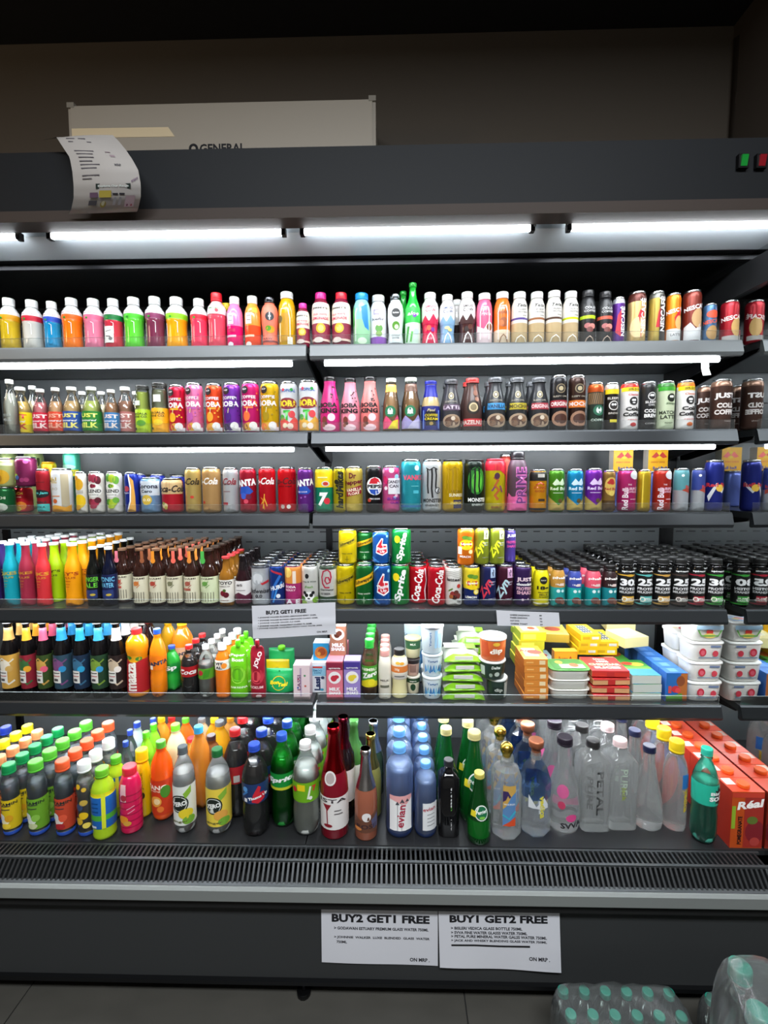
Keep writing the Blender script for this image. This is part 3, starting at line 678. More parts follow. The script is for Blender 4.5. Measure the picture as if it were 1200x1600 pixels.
def cow(xc, w, yt, desc, low, mid, extra): bot('s1', 'shake', xc, w, yt, desc, low, WH, bands=[(.46, .9, 'ebe6e4')], P=[T('SMOO', 0, .72, .05, mid, .2), T('COW', 0, .65, .055, mid, .2), G([(-1.1, .46), (-.6, .56), (-.2, .44), (.3, .58), (.8, .48), (1.1, .56), (1.1, .4), (-1.1, .4)], low), L([(-.5, .05), (-.3, .18), (0, .24), (.3, .18), (.5, .05)], .025, 'f6f0f0')] + extra)
cow(672, 28, 459, 'waisted milkshake bottle, white above strawberry red', 'd8204e', 'd0204a', [C(-.2, .33, .05, 'f06a50'), C(.3, .3, .04, '8a3aa0')])
cow(699, 26, 462, 'waisted milkshake bottle, white above light blue with yellow crumbs', '8ab4d8', '2a4a78', [C(-.1, .34, .06, 'e8d8a0', .03), C(.3, .3, .05, 'e4cc80', .03)])
cow(730, 28, 458, 'waisted milkshake bottle, white above dark chocolate brown', '4a2a2a', '3a2c30', [C(-.2, .3, .05, '2a1614'), C(.3, .34, .05, '6a3a30')])
bot('s1', 'shake', 714, 24, 470, 'dark brown milkshake bottle peeking out behind the light blue one', '3a2a2a', WH, y0=1.6, bands=[(.5, .9, 'd8d4d2')])
def proteinw(xc, w, yt, desc, c, foot, P): bot('s1', 'smooth', xc, w, yt, desc, c, WH, P=P + [L([(-.62, .1), (-.65, .6), (-.4, .72), (.2, .72), (.45, .6), (.42, .1)], .016, 'ffffff')], bands=[(0, .28, foot)])
proteinw(757, 26, 460, 'strawberry pink shake bottle with pale foot', 'f0648a', 'f0d8dc', [G([(-1.2, .38), (-.2, .3), (.4, .45), (1.2, .4), (1.2, .25), (-1.2, .25)], 'f3dfe2'), C(.5, .34, .06, '8a5030', .07), T('PINTA', .15, .58, .05, 'f9d8e2', .2)])
proteinw(785, 27, 458, 'orange shake bottle with nut picture and beige foot', 'e87424', 'e2cbb0', [C(0, .42, .08, 'a05020', .09), C(-.3, .4, .05, 'c86a28', .06), T('SHAKE', 0, .6, .06, '9a4a18', .22), L([(-.5, .03), (-.3, .14), (0, .19), (.3, .14), (.5, .03)], .02, '8a6040')])
def toneb(xc, yt, desc, band, foot='c6ae86'): bot('s1', 'smooth', xc, 27, yt, desc, foot, WH, bands=[(.4, .9, 'e9e4da'), (.46, .5, band)], P=[T('Tata', .1, .73, .06, '3a3a3a', .2, sh=.3), T('PLANT', .2, .65, .03, '8a8a8a', .16), T('PROTEIN', .2, .6, .03, '8a8a8a', .18), T('20g', .4, .535, .025, '4a4a4a', .08), L([(-.7, .02), (-.45, .12), (0, .17), (.45, .12), (.7, .02)], .02, 'efe8d8')])
toneb(812, 458, 'white and beige protein bottle with purple stripe', '5e4e94')
toneb(839, 458, 'white and beige protein bottle with light brown stripe', 'a06a48')
toneb(866, 456, 'white and beige protein bottle with dark brown stripe', '5a4236')
toneb(892, 457, 'white and beige protein bottle with lime yellow stripe', 'c6d41e')
for xc, yt, desc, bc in ((919, 455, 'black cold coffee bottle with lime stripe and black cap', 'b8d81c'), (946, 457, 'black cold coffee bottle with coral stripe and black cap', 'd8604a')):
    bot('s1', 'smooth', xc, 26, yt, desc, '1d1d1f', '2a2a2c', fin='p', bands=[(.46, .52, bc)], P=[T('COLD', 0, .66, .045, 'd8d8d8', .2), T('COFFEE', 0, .6, .04, 'd8d8d8', .22), C(-.3, .33, .06, 'b86a6a', .05), C(.3, .32, .07, 'd88a80', .05), C(0, .26, .06, '7a4440', .05), L([(-.6, .02), (-.35, .1), (0, .14), (.35, .1), (.6, .02)], .02, 'b8a090')])
can('s1', 967, 21, 466, 'narrow purple coffee can with lettering running up it', '5a2a86', [G([(-.8, .25), (.1, .15), (.1, .75), (-.5, .6)], 'c81e3c'), T('NESCAFÉ', .35, .48, .13, 'ffffff', .62, 90, .03)], [(.86, 1, 'b8bcc4')])
can('s1', 996, 30, 458, 'gold and brown coffee can with red flash and upright lettering', 'd8b878', [G([(-.9, .2), (.1, .1), (.5, .7), (-.1, .62)], 'cc2030'), C(-.2, .3, .16, 'e8cc98', .2), T('NESCAFÉ', .3, .52, .13, 'ffffff', .66, 90, .03)], [(.8, 1, '5a2a22')])
can('s1', 1027, 26, 457, 'gold and black coffee can with upright lettering', 'b8a04c', [G([(-.5, .3), (.1, .3), (.1, .7), (-.2, .6)], 'c82030'), Rr(-.05, .8, .05, .92, '2a2622'), T('NESCAFÉ', .35, .55, .14, 'ffffff', .66, 90, .03)], [(.86, 1, '6a6a64')])
can('s1', 1053, 25, 460, 'orange coffee can with white foot beside the tall brown can', 'ee8418', [T('NESCAFÉ', .05, .66, .1, 'ffffff', .44, 12, .03), G([(-.3, .5), (.6, .7), (.5, .5), (-.2, .42)], 'd02030'), C(.4, .4, .08, 'e0b070', .14), Rr(-1.3, 1.3, .05, .28, 'dcdcdc'), T('LATTE', 0, .16, .05, '6a6a6a', .2)])
can('s1', 1082, 32, 456, 'tall brown coffee can with white milk splash', '7a2f24', [T('NESCAFÉ', 0, .68, .1, 'ffffff', .46, 12, .03), C(.3, .46, .13, 'c8a070', .18), G([(-1.3, .05), (-1.3, .3), (-.6, .38), (0, .26), (.5, .36), (1.3, .28), (1.3, .05)], 'd8d8da')])
can('s1', 1110, 23, 476, 'small blue coffee can with red lettering panel', '4a7098', [C(0, .72, .16, 'd85030', .1), T('NESCAFÉ', 0, .55, .12, 'e05a3a', .5, 8, .03), C(0, .25, .15, 'b08850', .18)])
can('s1', 1141, 32, 472, 'short red coffee can next to the mirrored end of the top shelf', 'a81a28', [T('NESCAFÉ', .0, .6, .13, 'f4e4e0', .6, 8, .03), C(.35, .36, .14, 'c8a060', .22), Rr(-1.3, 1.3, .05, .16, 'b8b4b0')])

flush()
# ================================================================= SECOND SHELF
bot('s2', 'milk', 14, 26, 591, 'tall clear bottle of cloudy white drink with white cap', 'dfe3dc', 'f0f2ee', fin='g', liq=(.75, 'cfd0c6'), hmax=.175, P=[T('RIO', 0, .35, .05, '9aa09a', .14), T('MILK', 0, .27, .05, 'a8aca8', .16)])
def jm(xc, w, yt, desc, liq, lab, tc, tc2=None, txt2='MILK', y0=None, n=1):
    bot('s2', 'milk', xc, w, yt, desc, 'e8ecea', 'e6e8e6', fin='g', liq=(.70, liq), label=(.07, .48, lab), n=n, y0=y0, sd=desc,
        P=[T('JUST', -.08, .38, .11, tc, .42, b=.035), T('flavoured', 0, .29, .045, 'f0f0f0' if tc2 is None else tc2, .34, sh=.3), T(txt2, -.08, .19, .11, tc2 or tc, .42, b=.035), Rr(-1.2, 1.2, .075, .1, lab)])
jm(31, 35, 605, 'milk bottle with amber drink and yellow label', 'd8b868', 'f2d614', 'd83a20')
jm(62, 28, 608, 'milk bottle with pink drink and crimson label', 'e08a90', 'cc2440', 'f6dcd8')
jm(86, 27, 606, 'milk bottle with peach drink and orange red label', 'e2b88c', 'dc4a2e', 'f2a890')
jm(111, 32, 605, 'milk bottle with cream drink and blue label with yellow letters', 'd9b983', '2a52a0', 'f2e678')
jm(142, 33, 605, 'milk bottle with pale green drink and green label', 'c8d478', '2a8230', 'e6ee6a')
jm(173, 25, 609, 'milk bottle with brown drink and blue white label', 'b98a62', '3a78b0', 'e8d8d0')
jm(195, 32, 605, 'milk bottle with cocoa drink and dusty pink label', 'a4765e', 'b8706a', 'f2d8d2', txt2='MILK')
for xc, yt, cc in ((50, 603, 'pale'), (128, 612, 'blue-label'), (158, 612, 'green-label'), (212, 612, 'cocoa')):
    bot('s2', 'milk', xc, 24, yt, f'half hidden milk bottle with white cap standing behind the {cc} milk bottle', 'e8ecea', 'e6e8e6', fin='g', liq=(.7, 'd2c4a0'), y0=1.58)
def masala(xc, w, yt, desc, liq, lab, st): bot('s2', 'jar', xc, w, yt, desc, 'eef2ec', '2e2e2c', fin='g', liq=(.86, liq), label=(.03, .5, lab), P=[T('MASALA', -.05, .41, .045, '2a3420', .3), T('PANI CO.', -.05, .35, .045, '2a3420', .3), C(.1, .22, .09, '5a9a30' if 'a8' in lab else 'f2cc30', .06), L([(-.8, .3), (-.8, .1)], .02, '3a3a20'), C(-.6, .1, .025, '2a2a20')] + st)
masala(222, 26, 603, 'clear jar bottle of green drink with lime label', 'b4c45a', 'a8c81c', [Rr(-.8, .1, .58, .68, 'dfe6d6')])
masala(249, 29, 599, 'clear jar bottle with orange yellow label and paper sticker', '8a8f72', 'f2ac12', [Rr(-.4, .5, .62, .76, 'f2f2ee')])
def boba(xc, w, yt, desc, c, c2, acc):
    can('s2', xc, w, yt, desc, c, [C(-.45, .84, .075, '1c1418'), T('POP', -.45, .85, .03, 'f0f0f0', .09), T('COFFEE', -.1, .70, .06, 'f3eef0', .32, b=.03), T('BOBA', -.1, .58, .11, 'f6f2f2', .4, b=.04), Rr(-.5, .5, .48, .52, acc),
        C(-.25, .33, .07, acc, .10), L([(-.2, .4), (-.12, .5)], .015, 'e8d8a0'), Rr(-1.3, 1.3, .04, .12, 'e8e0e2'), C(-.5, .12, .07, c2), C(0, .13, .08, 'e8a830' if c2 != '2a1c3a' else '4a2a6a'), C(.5, .14, .08, 'f0ece8')] + [C(random.uniform(.3, 1.1), random.uniform(.3, .8), .018, acc) for _ in range(7)])
boba(276, 28, 603, 'red boba drink can with strawberry at the foot', 'd01a3c', 'c81828', 'f0b020')
boba(303, 29, 600, 'light pink boba drink can', 'ee7cae', 'e04060', 'c05aa8')
boba(334, 28, 601, 'orange red boba drink can with peach', 'ea4a1c', 'f09030', 'f4a430')
boba(362, 29, 600, 'purple boba drink can with dark berries', '7a34ac', '2a1c3a', '4a1c78')
boba(391, 29, 598, 'magenta boba drink can with passion fruit', 'd01c70', '8a4a30', 'f0703a')
boba(421, 30, 598, 'yellow boba drink can with mango', 'e2b412', 'e87028', 'a88a10')
for xc, w, yt, desc, foot in ((451, 28, 598, 'white boba can with cartoon letters and red fruit foot', 'e0524e'), (482, 31, 596, 'white boba can with cartoon letters and amber fruit foot', 'e6b24a')):
    can('s2', xc, w, yt, desc, 'd6d8dc', [T('TROPICAL', 0, .82, .06, '3a6ab8', .34, b=.03), C(-.5, .84, .03, 'd83040'), C(.5, .84, .03, '2aa040'), C(0, .57, .2, '8a2a3a', .11), T('BOBA', 0, .57, .13, 'f8dc30', .4, b=.05), T('T', -.1, .34, .2, '3aa838', .14, b=.06), C(.5, .36, .07, 'e04a50'), C(-.7, .3, .06, '4ab050'), G([(-1.4, .04), (-1.4, .22), (-.5, .3), (.2, .2), (.8, .32), (1.4, .24), (1.4, .04)], foot), C(.3, .13, .06, 'f4d8c8'), C(-.3, .14, .05, 'f0e0c0')], fin='p')
for xc, w, yt, desc, c in ((515, 32, 590, 'magenta boba tea bottle with black cap beside the shelf joint', 'd4287e'), (547, 31, 592, 'pale pink boba tea bottle with black cap', 'e88ca0'), (578, 31, 590, 'coral pink boba tea bottle with black cap', 'ec8280')):
    bot('s2', 'coffee', xc, w, yt, desc, c, '1a1618', capv=(.925, 1, .62), fin='p', P=[T('BOBA', -.1, .49, .085, '1c1416', .36, b=.05), T('KING', -.1, .39, .085, '1c1416', .36, b=.05), C(.25, .27, .07, 'f0d4dc'), C(0, .09, .12, 'f4d0d8', .06), C(-.45, .22, .05, '7a3a30', .07), C(-.3, .16, .03, '5a2a20'), C(-.55, .13, .035, '8a4a38')] + [C(random.uniform(.2, 1.0), random.uniform(.55, .85), .016, '2a1418') for _ in range(8)])
def frap(xc, w, yt, desc, liq, c1, c2, cap, capf='p', top=None):
    bot('s2', 'coffee', xc, w, yt, desc, 'e8e4da', cap, fin='g', liq=(.86, liq), capv=(.93, 1, .62), neck=top, P=[G([(-1.2, .06), (-1.2, .2), (-.6, .3), (.2, .18), (.8, .32), (1.2, .22), (1.2, .06)], c1), G([(-.4, .06), (.2, .2), (.9, .24), (.9, .06)], c2), C(-.1, .38, .105, '1f7a50'), C(-.1, .385, .05, 'e8f0ea', .06), C(-.1, .42, .02, '1f7a50'), L([(-.35, .33), (-.22, .42)], .018, 'e8f0ea'), L([(.15, .33), (.02, .42)], .018, 'e8f0ea')])
frap(611, 27, 592, 'glass coffee bottle with pink and yellow label and green trimmed cap', 'c09c74', 'e0507a', 'f0d830', 'd8e6da', top=(.74, .88, 'e8b050', 'l'))
frap(642, 31, 591, 'glass coffee bottle with lavender label and green trimmed cap', 'a8845e', 'a098cc', 'c8c0e0', 'd8e6da', top=(.74, .88, '6a4a3a', 'l'))
bot('s2', 'coffee', 673, 30, 596, 'coffee bottle with blue wrapped neck and navy label', 'c8b080', '20289a', fin='j', capv=(.93, 1, .64), neck=(.68, .92, '20289a', 'l'), label=(.03, .5, '1c2276'), P=[Rr(-.6, .5, .12, .4, '14141e'), T('Paul', 0, .42, .05, 'd8c890', .16, sh=.3), T('COFFEE', 0, .32, .05, 'e8d020', .26), T('CREAM', 0, .25, .05, 'e8d020', .26), C(0, .16, .035, 'a88a40'), L([(-.85, .06), (-.85, .42)], .03, '6a8ad8'), L([(.8, .06), (.8, .42)], .03, '6a8ad8')])
def sleepy(xc, w, yt, desc, c, cap, lab, txt, tx, n=1):
    bot('s2', 'coffee', xc, w, yt, desc, c, cap, fin='p', n=n, capf='p', sd=desc, P=[C(-.1, .68, .065, 'c8b890'), C(-.1, .68, .05, '4a4238'), C(-.1, .68, .03, 'd8c8a0'), T('SLEEPY OWL', -.1, .57, .03, '9a9484', .26), Rr(-.95, .95, .40, .52, lab), T(txt, 0, .46, .07, tx, .36, b=.03), C(0, .2, .19, 'a89078', .13), C(0, .2, .14, '5a4034', .09), C(-.4, .15, .06, '7a5a44'), C(.45, .22, .05, '8a6a50'), C(.1, .25, .04, 'd8c8b4')])
sleepy(705, 31, 594, 'dark grey cold brew bottle with mauve label', '3d3c40', '4a4a4e', '5c4a5e', 'LATTE', 'b8a8b8', n=2)
bot('s2', 'coffee', 738, 32, 592, 'dark brown cold brew bottle with red cap and red label', '4a3430', 'c83a38', fin='p', n=2, sd='dark brown cold brew bottle with red cap', P=[C(0, .45, .13, '2a201c'), C(0, .45, .085, 'd8c49a'), C(0, .45, .06, '8a7a58'), Rr(-1.1, 1.1, .1, .24, 'c03238'), T('HAZELNUT', 0, .17, .08, 'f0d8d0', .5, b=.03), C(.3, .72, .06, '8a5a48'), C(.4, .6, .045, '9a6a54'), C(.25, .82, .045, '7a4a3c')])
sleepy(774, 34, 591, 'dark cold brew bottle with sky blue label', '2e3034', '5a5c60', '3a8ec8', 'VANILLA', '1c3a58', n=2)
sleepy(808, 34, 591, 'dark cold brew bottle with yellow green label', '2b2d30', '5a5c60', 'b4a42a', 'MOCHA', '4a4010', n=2)
sleepy(842, 34, 591, 'dark cold brew bottle with red label', '2b2c30', '5a5c60', 'a83440', 'ORIGINAL', 'e8c8c8', n=2)
for xc, desc, c, lab, txt in ((873, 'black cold brew can with red label band', '222124', 'a42c38', 'ORIGINAL'), (902, 'dark brown cold brew can with orange label band', '38241e', 'dc7422', 'MOCHA')):
    can('s2', xc, 28, 588, desc, c, [C(0, .76, .085, '8a7a60'), C(0, .76, .065, '2a2420'), C(0, .76, .04, 'd0c09a'), T('SLEEPY OWL', 0, .62, .03, 'a8a090', .28), Rr(-1.4, 1.4, .42, .55, lab), T(txt, .1, .485, .075, 'f0e0dc', .4, b=.03), C(.1, .22, .17, 'a07860', .14), C(.1, .22, .12, '4a2a20', .09)])
can('s2', 931, 26, 599, 'bronze and dark green coffee can with orange top band', '33433a', [Rr(-1.4, 1.4, .55, .78, '8a6a48')] + [L([(-1.2+i*.25, .52), (-.9+i*.25, .78)], .012, '2a3a34') for i in range(9)] + [C(.1, .42, .11, '2a6a50'), C(.1, .425, .055, 'dfe8e2', .07), C(.1, .47, .025, '2a6a50'), T('COFFEE', .1, .22, .05, 'c8d8cc', .3)], [(.8, 1, 'd05a24')])
can('s2', 956, 23, 599, 'small black coffee can with yellow band and pale top', '2a2422', [Rr(-1.4, 1.4, .76, .86, 'e8d020'), T('SLEEPY', 0, .67, .05, 'e8e0d8', .26), C(0, .52, .1, 'e0dcd8'), C(0, .52, .08, '2a2422'), C(-.18, .54, .025, 'f0f0f0'), C(.18, .54, .025, 'f0f0f0'), T('BREW', 0, .36, .04, 'c8c0b8', .2), Rr(-.5, .5, .17, .23, 'd8c830')], [(.86, 1, 'd8d4cc')])
def coldc(xc, w, yt, desc, topc, acc):
    can('s2', xc, w, yt, desc, 'e6e2e0', [Rr(-1.4, 1.4, .80, .88, 'f0d414'), T('20% EXTRA', .3, .84, .045, '2a2a10', .3), T('Classic', .1, .73, .04, acc, .22), C(.1, .60, .085, '1c1a1a'), C(-.02, .62, .025, 'f0f0f0'), C(.2, .62, .025, 'f0f0f0'), C(.1, .565, .03, 'f0f0f0', .015), T('Cold', .1, .44, .08, '1a1818', .3, b=.05), T('Coffee', .1, .33, .08, '1a1818', .4, b=.05), T('ready', .1, .22, .03, 'c04a4a', .2), C(.1, .12, .06, acc, .04)], [(.88, 1, topc)], fin='p')
coldc(984, 30, 598, 'white cold coffee can with red and yellow top', 'd02c24', 'c83a3a')
can('s2', 1013, 27, 598, 'black cold brew can with white owl face', '1d1d1f', [C(.1, .70, .085, 'e8e6e4'), C(.1, .70, .07, '1d1d1f'), C(-.02, .72, .025, 'f0f0f0'), C(.2, .72, .025, 'f0f0f0'), T('SLEEPY', .1, .58, .05, 'e8e6e4', .26, b=.03), T('OWL', .1, .52, .04, 'd8d6d4', .14), T('COLD', .1, .40, .075, 'f0eeec', .28, b=.04), T('BREW', .1, .30, .075, 'f0eeec', .28, b=.04), T('COFFEE', .1, .14, .03, 'a8a6a4', .24)], fin='p')
can('s2', 1041, 30, 597, 'pale green matcha can with dark green top band', 'c6d2b0', [Rr(-1.4, 1.4, .80, .88, '3aa02a'), C(.2, .66, .085, '1c2418'), C(.08, .68, .025, 'e8f0e0'), C(.3, .68, .025, 'e8f0e0'), T('Sleepy', .2, .54, .05, '3a5a2a', .22, sh=.3), T('MATCHA', 0, .36, .07, '26301e', .38, b=.03), T('LATTE', 0, .27, .07, '26301e', .32, b=.03), T('READY', 0, .15, .03, '4a5a3a', .16)], [(.88, 1, '2a6a24')], fin='p')
coldc(1072, 30, 596, 'white cold coffee can with orange and yellow top', 'e4701c', 'd86a2a')
def jcc(xc, w, yt, desc, y0=None): can('s2', xc, w, yt, desc, '4c342c', [T('JUST', -.1, .66, .13, 'e4dedc', .4, b=.05), T('COLD', 0, .48, .1, 'd8d0cc', .34, b=.05), T('COFFEE', 0, .35, .1, 'd8d0cc', .42, b=.05), T('ready', .2, .17, .03, 'a89a94', .14)], [(.86, 1, '8a6a58')], y0=y0)
jcc(1128, 36, 594, 'tall brown cold coffee can standing against the mirrored end panel')
jcc(1101, 24, 603, 'brown cold coffee can partly hidden between white can and tall brown can', 1.6)

flush()
# ================================================================= THIRD SHELF
c3 = lambda *a, **k: can('s3', *a, **k)
r = c3(8, 34, 761, 'short green can at the end of the third shelf', '1f6a38', [T('LITCHI', 0, .6, .1, 'd8e0c8', .4), C(0, .25, .25, 'c8d0c0', .16)])
c3(8, 34, 716, 'short pale can with golden fruit stacked on the green can', 'b8c080', [C(.1, .35, .25, 'c89a20', .25), C(-.4, .3, .18, 'a87818'), Rr(-1.4, 1.4, .74, .84, 'd8e0b8')], on=r)
r = c3(35, 34, 760, 'short red can with peaches under the grape can', 'cc2430', [T('PEACH', 0, .74, .1, 'f2d040', .42, b=.03), T('fruit drink', 0, .6, .05, 'f0c8b0', .34), C(-.3, .22, .18, 'e8a030', .16), C(.4, .26, .18, 'd87820', .16), C(.0, .14, .14, 'c8c040', .1)])
c3(40, 38, 714, 'short purple can with grapes stacked on the red can', '7a2450', [C(random.uniform(-.9, .9), random.uniform(.12, .85), .075, c_) for c_ in ('a83878', '5a1438', '903060', '8ab030', '4a1030', 'b04888', '6a2048', '7aa040', '3a5a90', '902858')], on=r)
for xc, d_ in ((12, 'end of the row'), (52, 'grape can')):
    c3(xc, 34, 705, f'lime green can standing high at the back behind the {d_}', 'b8cc84', [T('IBU', 0, .8, .16, '3a4a1a', .36, b=.04)], y0=1.76)
r = c3(104, 28, 740, 'dull green can at the back supporting the teal can', '4a7a5a', y0=1.70, hh=.115)
c3(111, 29, 706, 'teal can with yellow landscape standing high at the back', '4fc4a0', [Rr(-1.4, 1.4, .05, .3, 'e0d020'), C(0, .4, .3, 'a8e0c8', .1), T('POCARI', 0, .2, .1, '2a6a4a', .5)], on=r, y0=1.70)
r = c3(72, 28, 748, 'pale can at the back supporting the orange lidded can', 'b8b4a0', y0=1.64, hh=.105)
c3(76, 26, 722, 'orange lidded can standing high behind the red teal can', 'e8c020', [C(.2, .5, .2, 'e87818', .2)], on=r, y0=1.64, top='e8a020')
c3(66, 24, 733, 'red can with teal foot and wavy black badge', 'b02430', [Rr(-1.4, 1.4, .05, .22, '3fc0bc'), C(0, .45, .2, '1c1c1e', .09), T('Jim Jam', 0, .46, .07, '58d0cc', .32, b=.03, sh=.2), T('MASALA', 0, .26, .05, '16343a', .26), T('COLA', 0, .15, .05, '16343a', .2), Rr(-.8, .8, .7, .72, '7a1018')])
c3(96, 36, 732, 'wide white and silver can with orange fruit foot', 'd9dbdc', [T('Oh!', -.5, .74, .14, 'c8a840', .24, b=.02), T('ZERO', -.4, .55, .06, 'b8b0a0', .22), Rr(.45, 1.2, .1, .88, 'b0a488'), C(-.2, .28, .05, 'c8602a'), Rr(-.6, .3, .38, .4, 'e08a50'), G([(-1.4, .04), (-1.4, .12), (-.2, .2), (.8, .14), (1.4, .2), (1.4, .04)], 'e8a020')], fin='p')
c3(126, 19, 737, 'narrow white can with mango slices', 'dedad0', [C(0, .7, .1, 'e0a81c', .14), C(.1, .3, .13, 'ecc41c', .16), C(-.5, .85, .06, 'c88a20'), Rr(-.8, .8, .48, .56, 'b8b2a6'), C(-.3, .15, .07, 'd8a020')], fin='p')
for xc, desc, cc in ((150, 'white sparkling can with dark red fruits', ('7a1c30', 'a03048', '5a1424')), (178, 'white sparkling can with limes and green fruits', ('4a8a2a', 'a8c030', '6aa83a'))):
    c3(xc, 27, 737, desc, 'd8d4cc', [C(-.4, .86, .07, cc[0], .1), C(.2, .84, .08, cc[1], .1), C(.7, .8, .07, cc[2], .1), C(0, .56, .21, 'efeee8', .17), C(-.05, .66, .05, cc[0]), C(.2, .66, .04, cc[1]), T('BLEND', 0, .54, .08, '3a3a34', .36, b=.03), T('sparkling', 0, .45, .03, '6a6a60', .24), C(-.3, .28, .08, cc[0]), C(.2, .26, .09, cc[1]), C(.6, .32, .07, cc[2]), C(0, .17, .08, cc[1], .05)], fin='p')
c3(205, 24, 738, 'blue can with gold wave', '20349a', [G([(-.2, .04), (.3, .3), (.4, .6), (.2, .9), (.7, .8), (.9, .4), (.9, .04)], 'e8a84a'), L([(-.3, .04), (.2, .3), (.3, .62), (.05, .95)], .03, 'f0f0f0'), C(-.3, .6, .07, 'b04050'), T('Rage', -.5, .5, .05, 'c8c8e0', .18)])
c3(235, 34, 746, 'short pale blue beer can with gold crest', '7fa8d0', [Rr(-1.4, 1.4, .5, .9, 'c8d0d8'), T('Corona', 0, .76, .13, '20283a', .62, b=.03), T('Cero', 0, .62, .09, '20283a', .3, b=.03), C(0, .38, .14, 'd0b040', .14), T('0.0', 0, .38, .08, 'f2ecd0', .2)])
c3(269, 36, 747, 'short cola can, cream above red with vanilla flower', 'c82434', [Rr(-1.5, 1.5, .55, .95, 'c8a878'), T('Coca-Cola', .1, .70, .2, '2a1c18', .95, b=.03, sh=.35), C(-.4, .22, .1, 'd8c890', .08), C(-.55, .28, .05, '8a9a40'), C(-.25, .16, .05, 'b0a040')])
for xc, yt in ((216, 740), (246, 741), (278, 743)): c3(xc, 27, yt, f'blue can standing behind the {dict([(216,"blue and gold can"),(246,"short pale blue can"),(278,"short red can")])[xc]}', '24308e', y0=1.56)
cc_ = 'Coca-Cola'
def coke(xc, w, yt, desc, c, tc, X=(), off=.0, txt=cc_): c3(xc, w, yt, desc, c, [T(txt, off, .70, .15, tc, .72, b=.025, sh=.35)] + list(X))
coke(301, 27, 731, 'gold cola can with black script', 'c2a660', '2a2016', [C(.2, .36, .04, 'c83a2a', .03), C(-.2, .12, .04, 'a08848')], -.9)
coke(330, 31, 730, 'tan cola can with white script', 'c69a62', 'f2ece4', [C(-.6, .24, .03, 'c02a2a'), C(-.3, .1, .07, 'ae8450', .04)], -.8)
coke(360, 26, 731, 'silver cola can with dark red script', 'c3c5c8', '8e2430', [T('light', -.4, .64, .04, '3a3a40', .14), Rr(-1.0, -.1, .18, .24, '9a2a36'), L([(-.8, .48), (.2, .48)], .012, '8a3a44')], -1.1)
def fanta(xc, w, yt, desc, c, X): c3(xc, w, yt, desc, c, [G([(-.9, .42), (-.7, .58), (.3, .6), (.9, .48), (.5, .42)], '2450b4'), T('FANTA', -.1, .67, .15, 'f4f6f6', .52, 6, .05)] + X)
fanta(387, 28, 731, 'dark red soda can with big white letters on blue', 'a81a30', [C(-.3, .38, .07, '3a5ac0'), C(.3, .36, .06, '6a1a3a'), C(0, .26, .05, 'd84a60')])
coke(417, 28, 730, 'red cola can with golden leaf pattern', 'ca1624', 'f6f2f0', [L([(-.3, .1), (-.1, .42)], .02, 'e8a83a'), L([(-.5, .2), (-.1, .3)], .02, 'e8a83a'), L([(.2, .15), (-.15, .35)], .02, 'e8a83a'), L([(-.6, .34), (-.1, .26)], .015, 'e8a83a'), L([(-.1, .08), (-.3, .3)], .02, 'd89020')], -.8)
coke(448, 30, 730, 'red cola can with dark script', 'd4101c', '5a0c14', [C(-.3, .14, .045, 'b8a8a0'), C(.35, .14, .045, 'e0d8d0'), T('zero sugar', 0, .58, .03, '4a0a10', .3)], -.5)
fanta(477, 26, 731, 'purple soda can with big white letters', '6a2a8a', [T('ZERO SUGAR', -.3, .47, .03, 'e0d8e8', .24), C(0, .15, .05, '4a1a68'), C(.1, .36, .02, 'a060c0'), C(-.4, .34, .02, 'a060c0')])
c3(506, 29, 730, 'lemon soda can, yellow above green with a large white numeral', '1f9a72', [Rr(-1.5, 1.5, .56, .95, 'f0d010'), T('7', -.0, .30, .3, 'f4f8f4', .22, b=.06, sh=.2), C(.45, .26, .07, 'd83040'), C(.3, .64, .09, 'd8d8cc', .06), C(.3, .64, .06, 'c83a2a', .04), Rr(-.6, .5, .76, .79, 'f8f0a0')])
c3(530, 20, 730, 'narrow mustard can with black lettering running up it', 'b8a818', [T('Mikes', .15, .68, .18, '1c1c10', .46, 90, .05, .2), T('hard', .15, .28, .16, '1c1c10', .36, 90, .05, .2), C(-.4, .68, .05, '1c1c10')])
c3(553, 28, 729, 'pale gold can with red script and slanted red label', 'd2b850', [T('Dr', -.1, .80, .12, '6a1a24', .16, b=.04), T('Pepper', .0, .65, .12, '6a1a24', .46, 8, .04), G([(-.9, .34), (-.9, .5), (1.0, .6), (1.0, .42)], '9a2030'), T('VANILLA', .05, .5, .07, 'f2e4c8', .36, 8, .03), T('FLOAT', .05, .42, .06, 'f2e4c8', .26, 8, .03), C(-.3, .14, .1, 'bca448', .04)])
c3(584, 27, 728, 'black cola can with round red, white and blue emblem', '18181b', [C(.15, .57, .19, 'f0f2f4', .19), G([(-.55, .62), (-.3, .72), (.15, .755), (.6, .72), (.85, .62)], 'd42030'), G([(-.55, .5), (-.3, .42), (.15, .385), (.6, .42), (.85, .5)], '1c4cb0'), Rr(-.68, .98, .52, .61, 'f2f4f6'), T('PEPSI', .15, .565, .075, '14141c', .34, b=.05), T('ZERO SUGAR', .15, .3, .035, 'e0e0e4', .24, b=.03), C(-.5, .27, .04, 'b04030')])
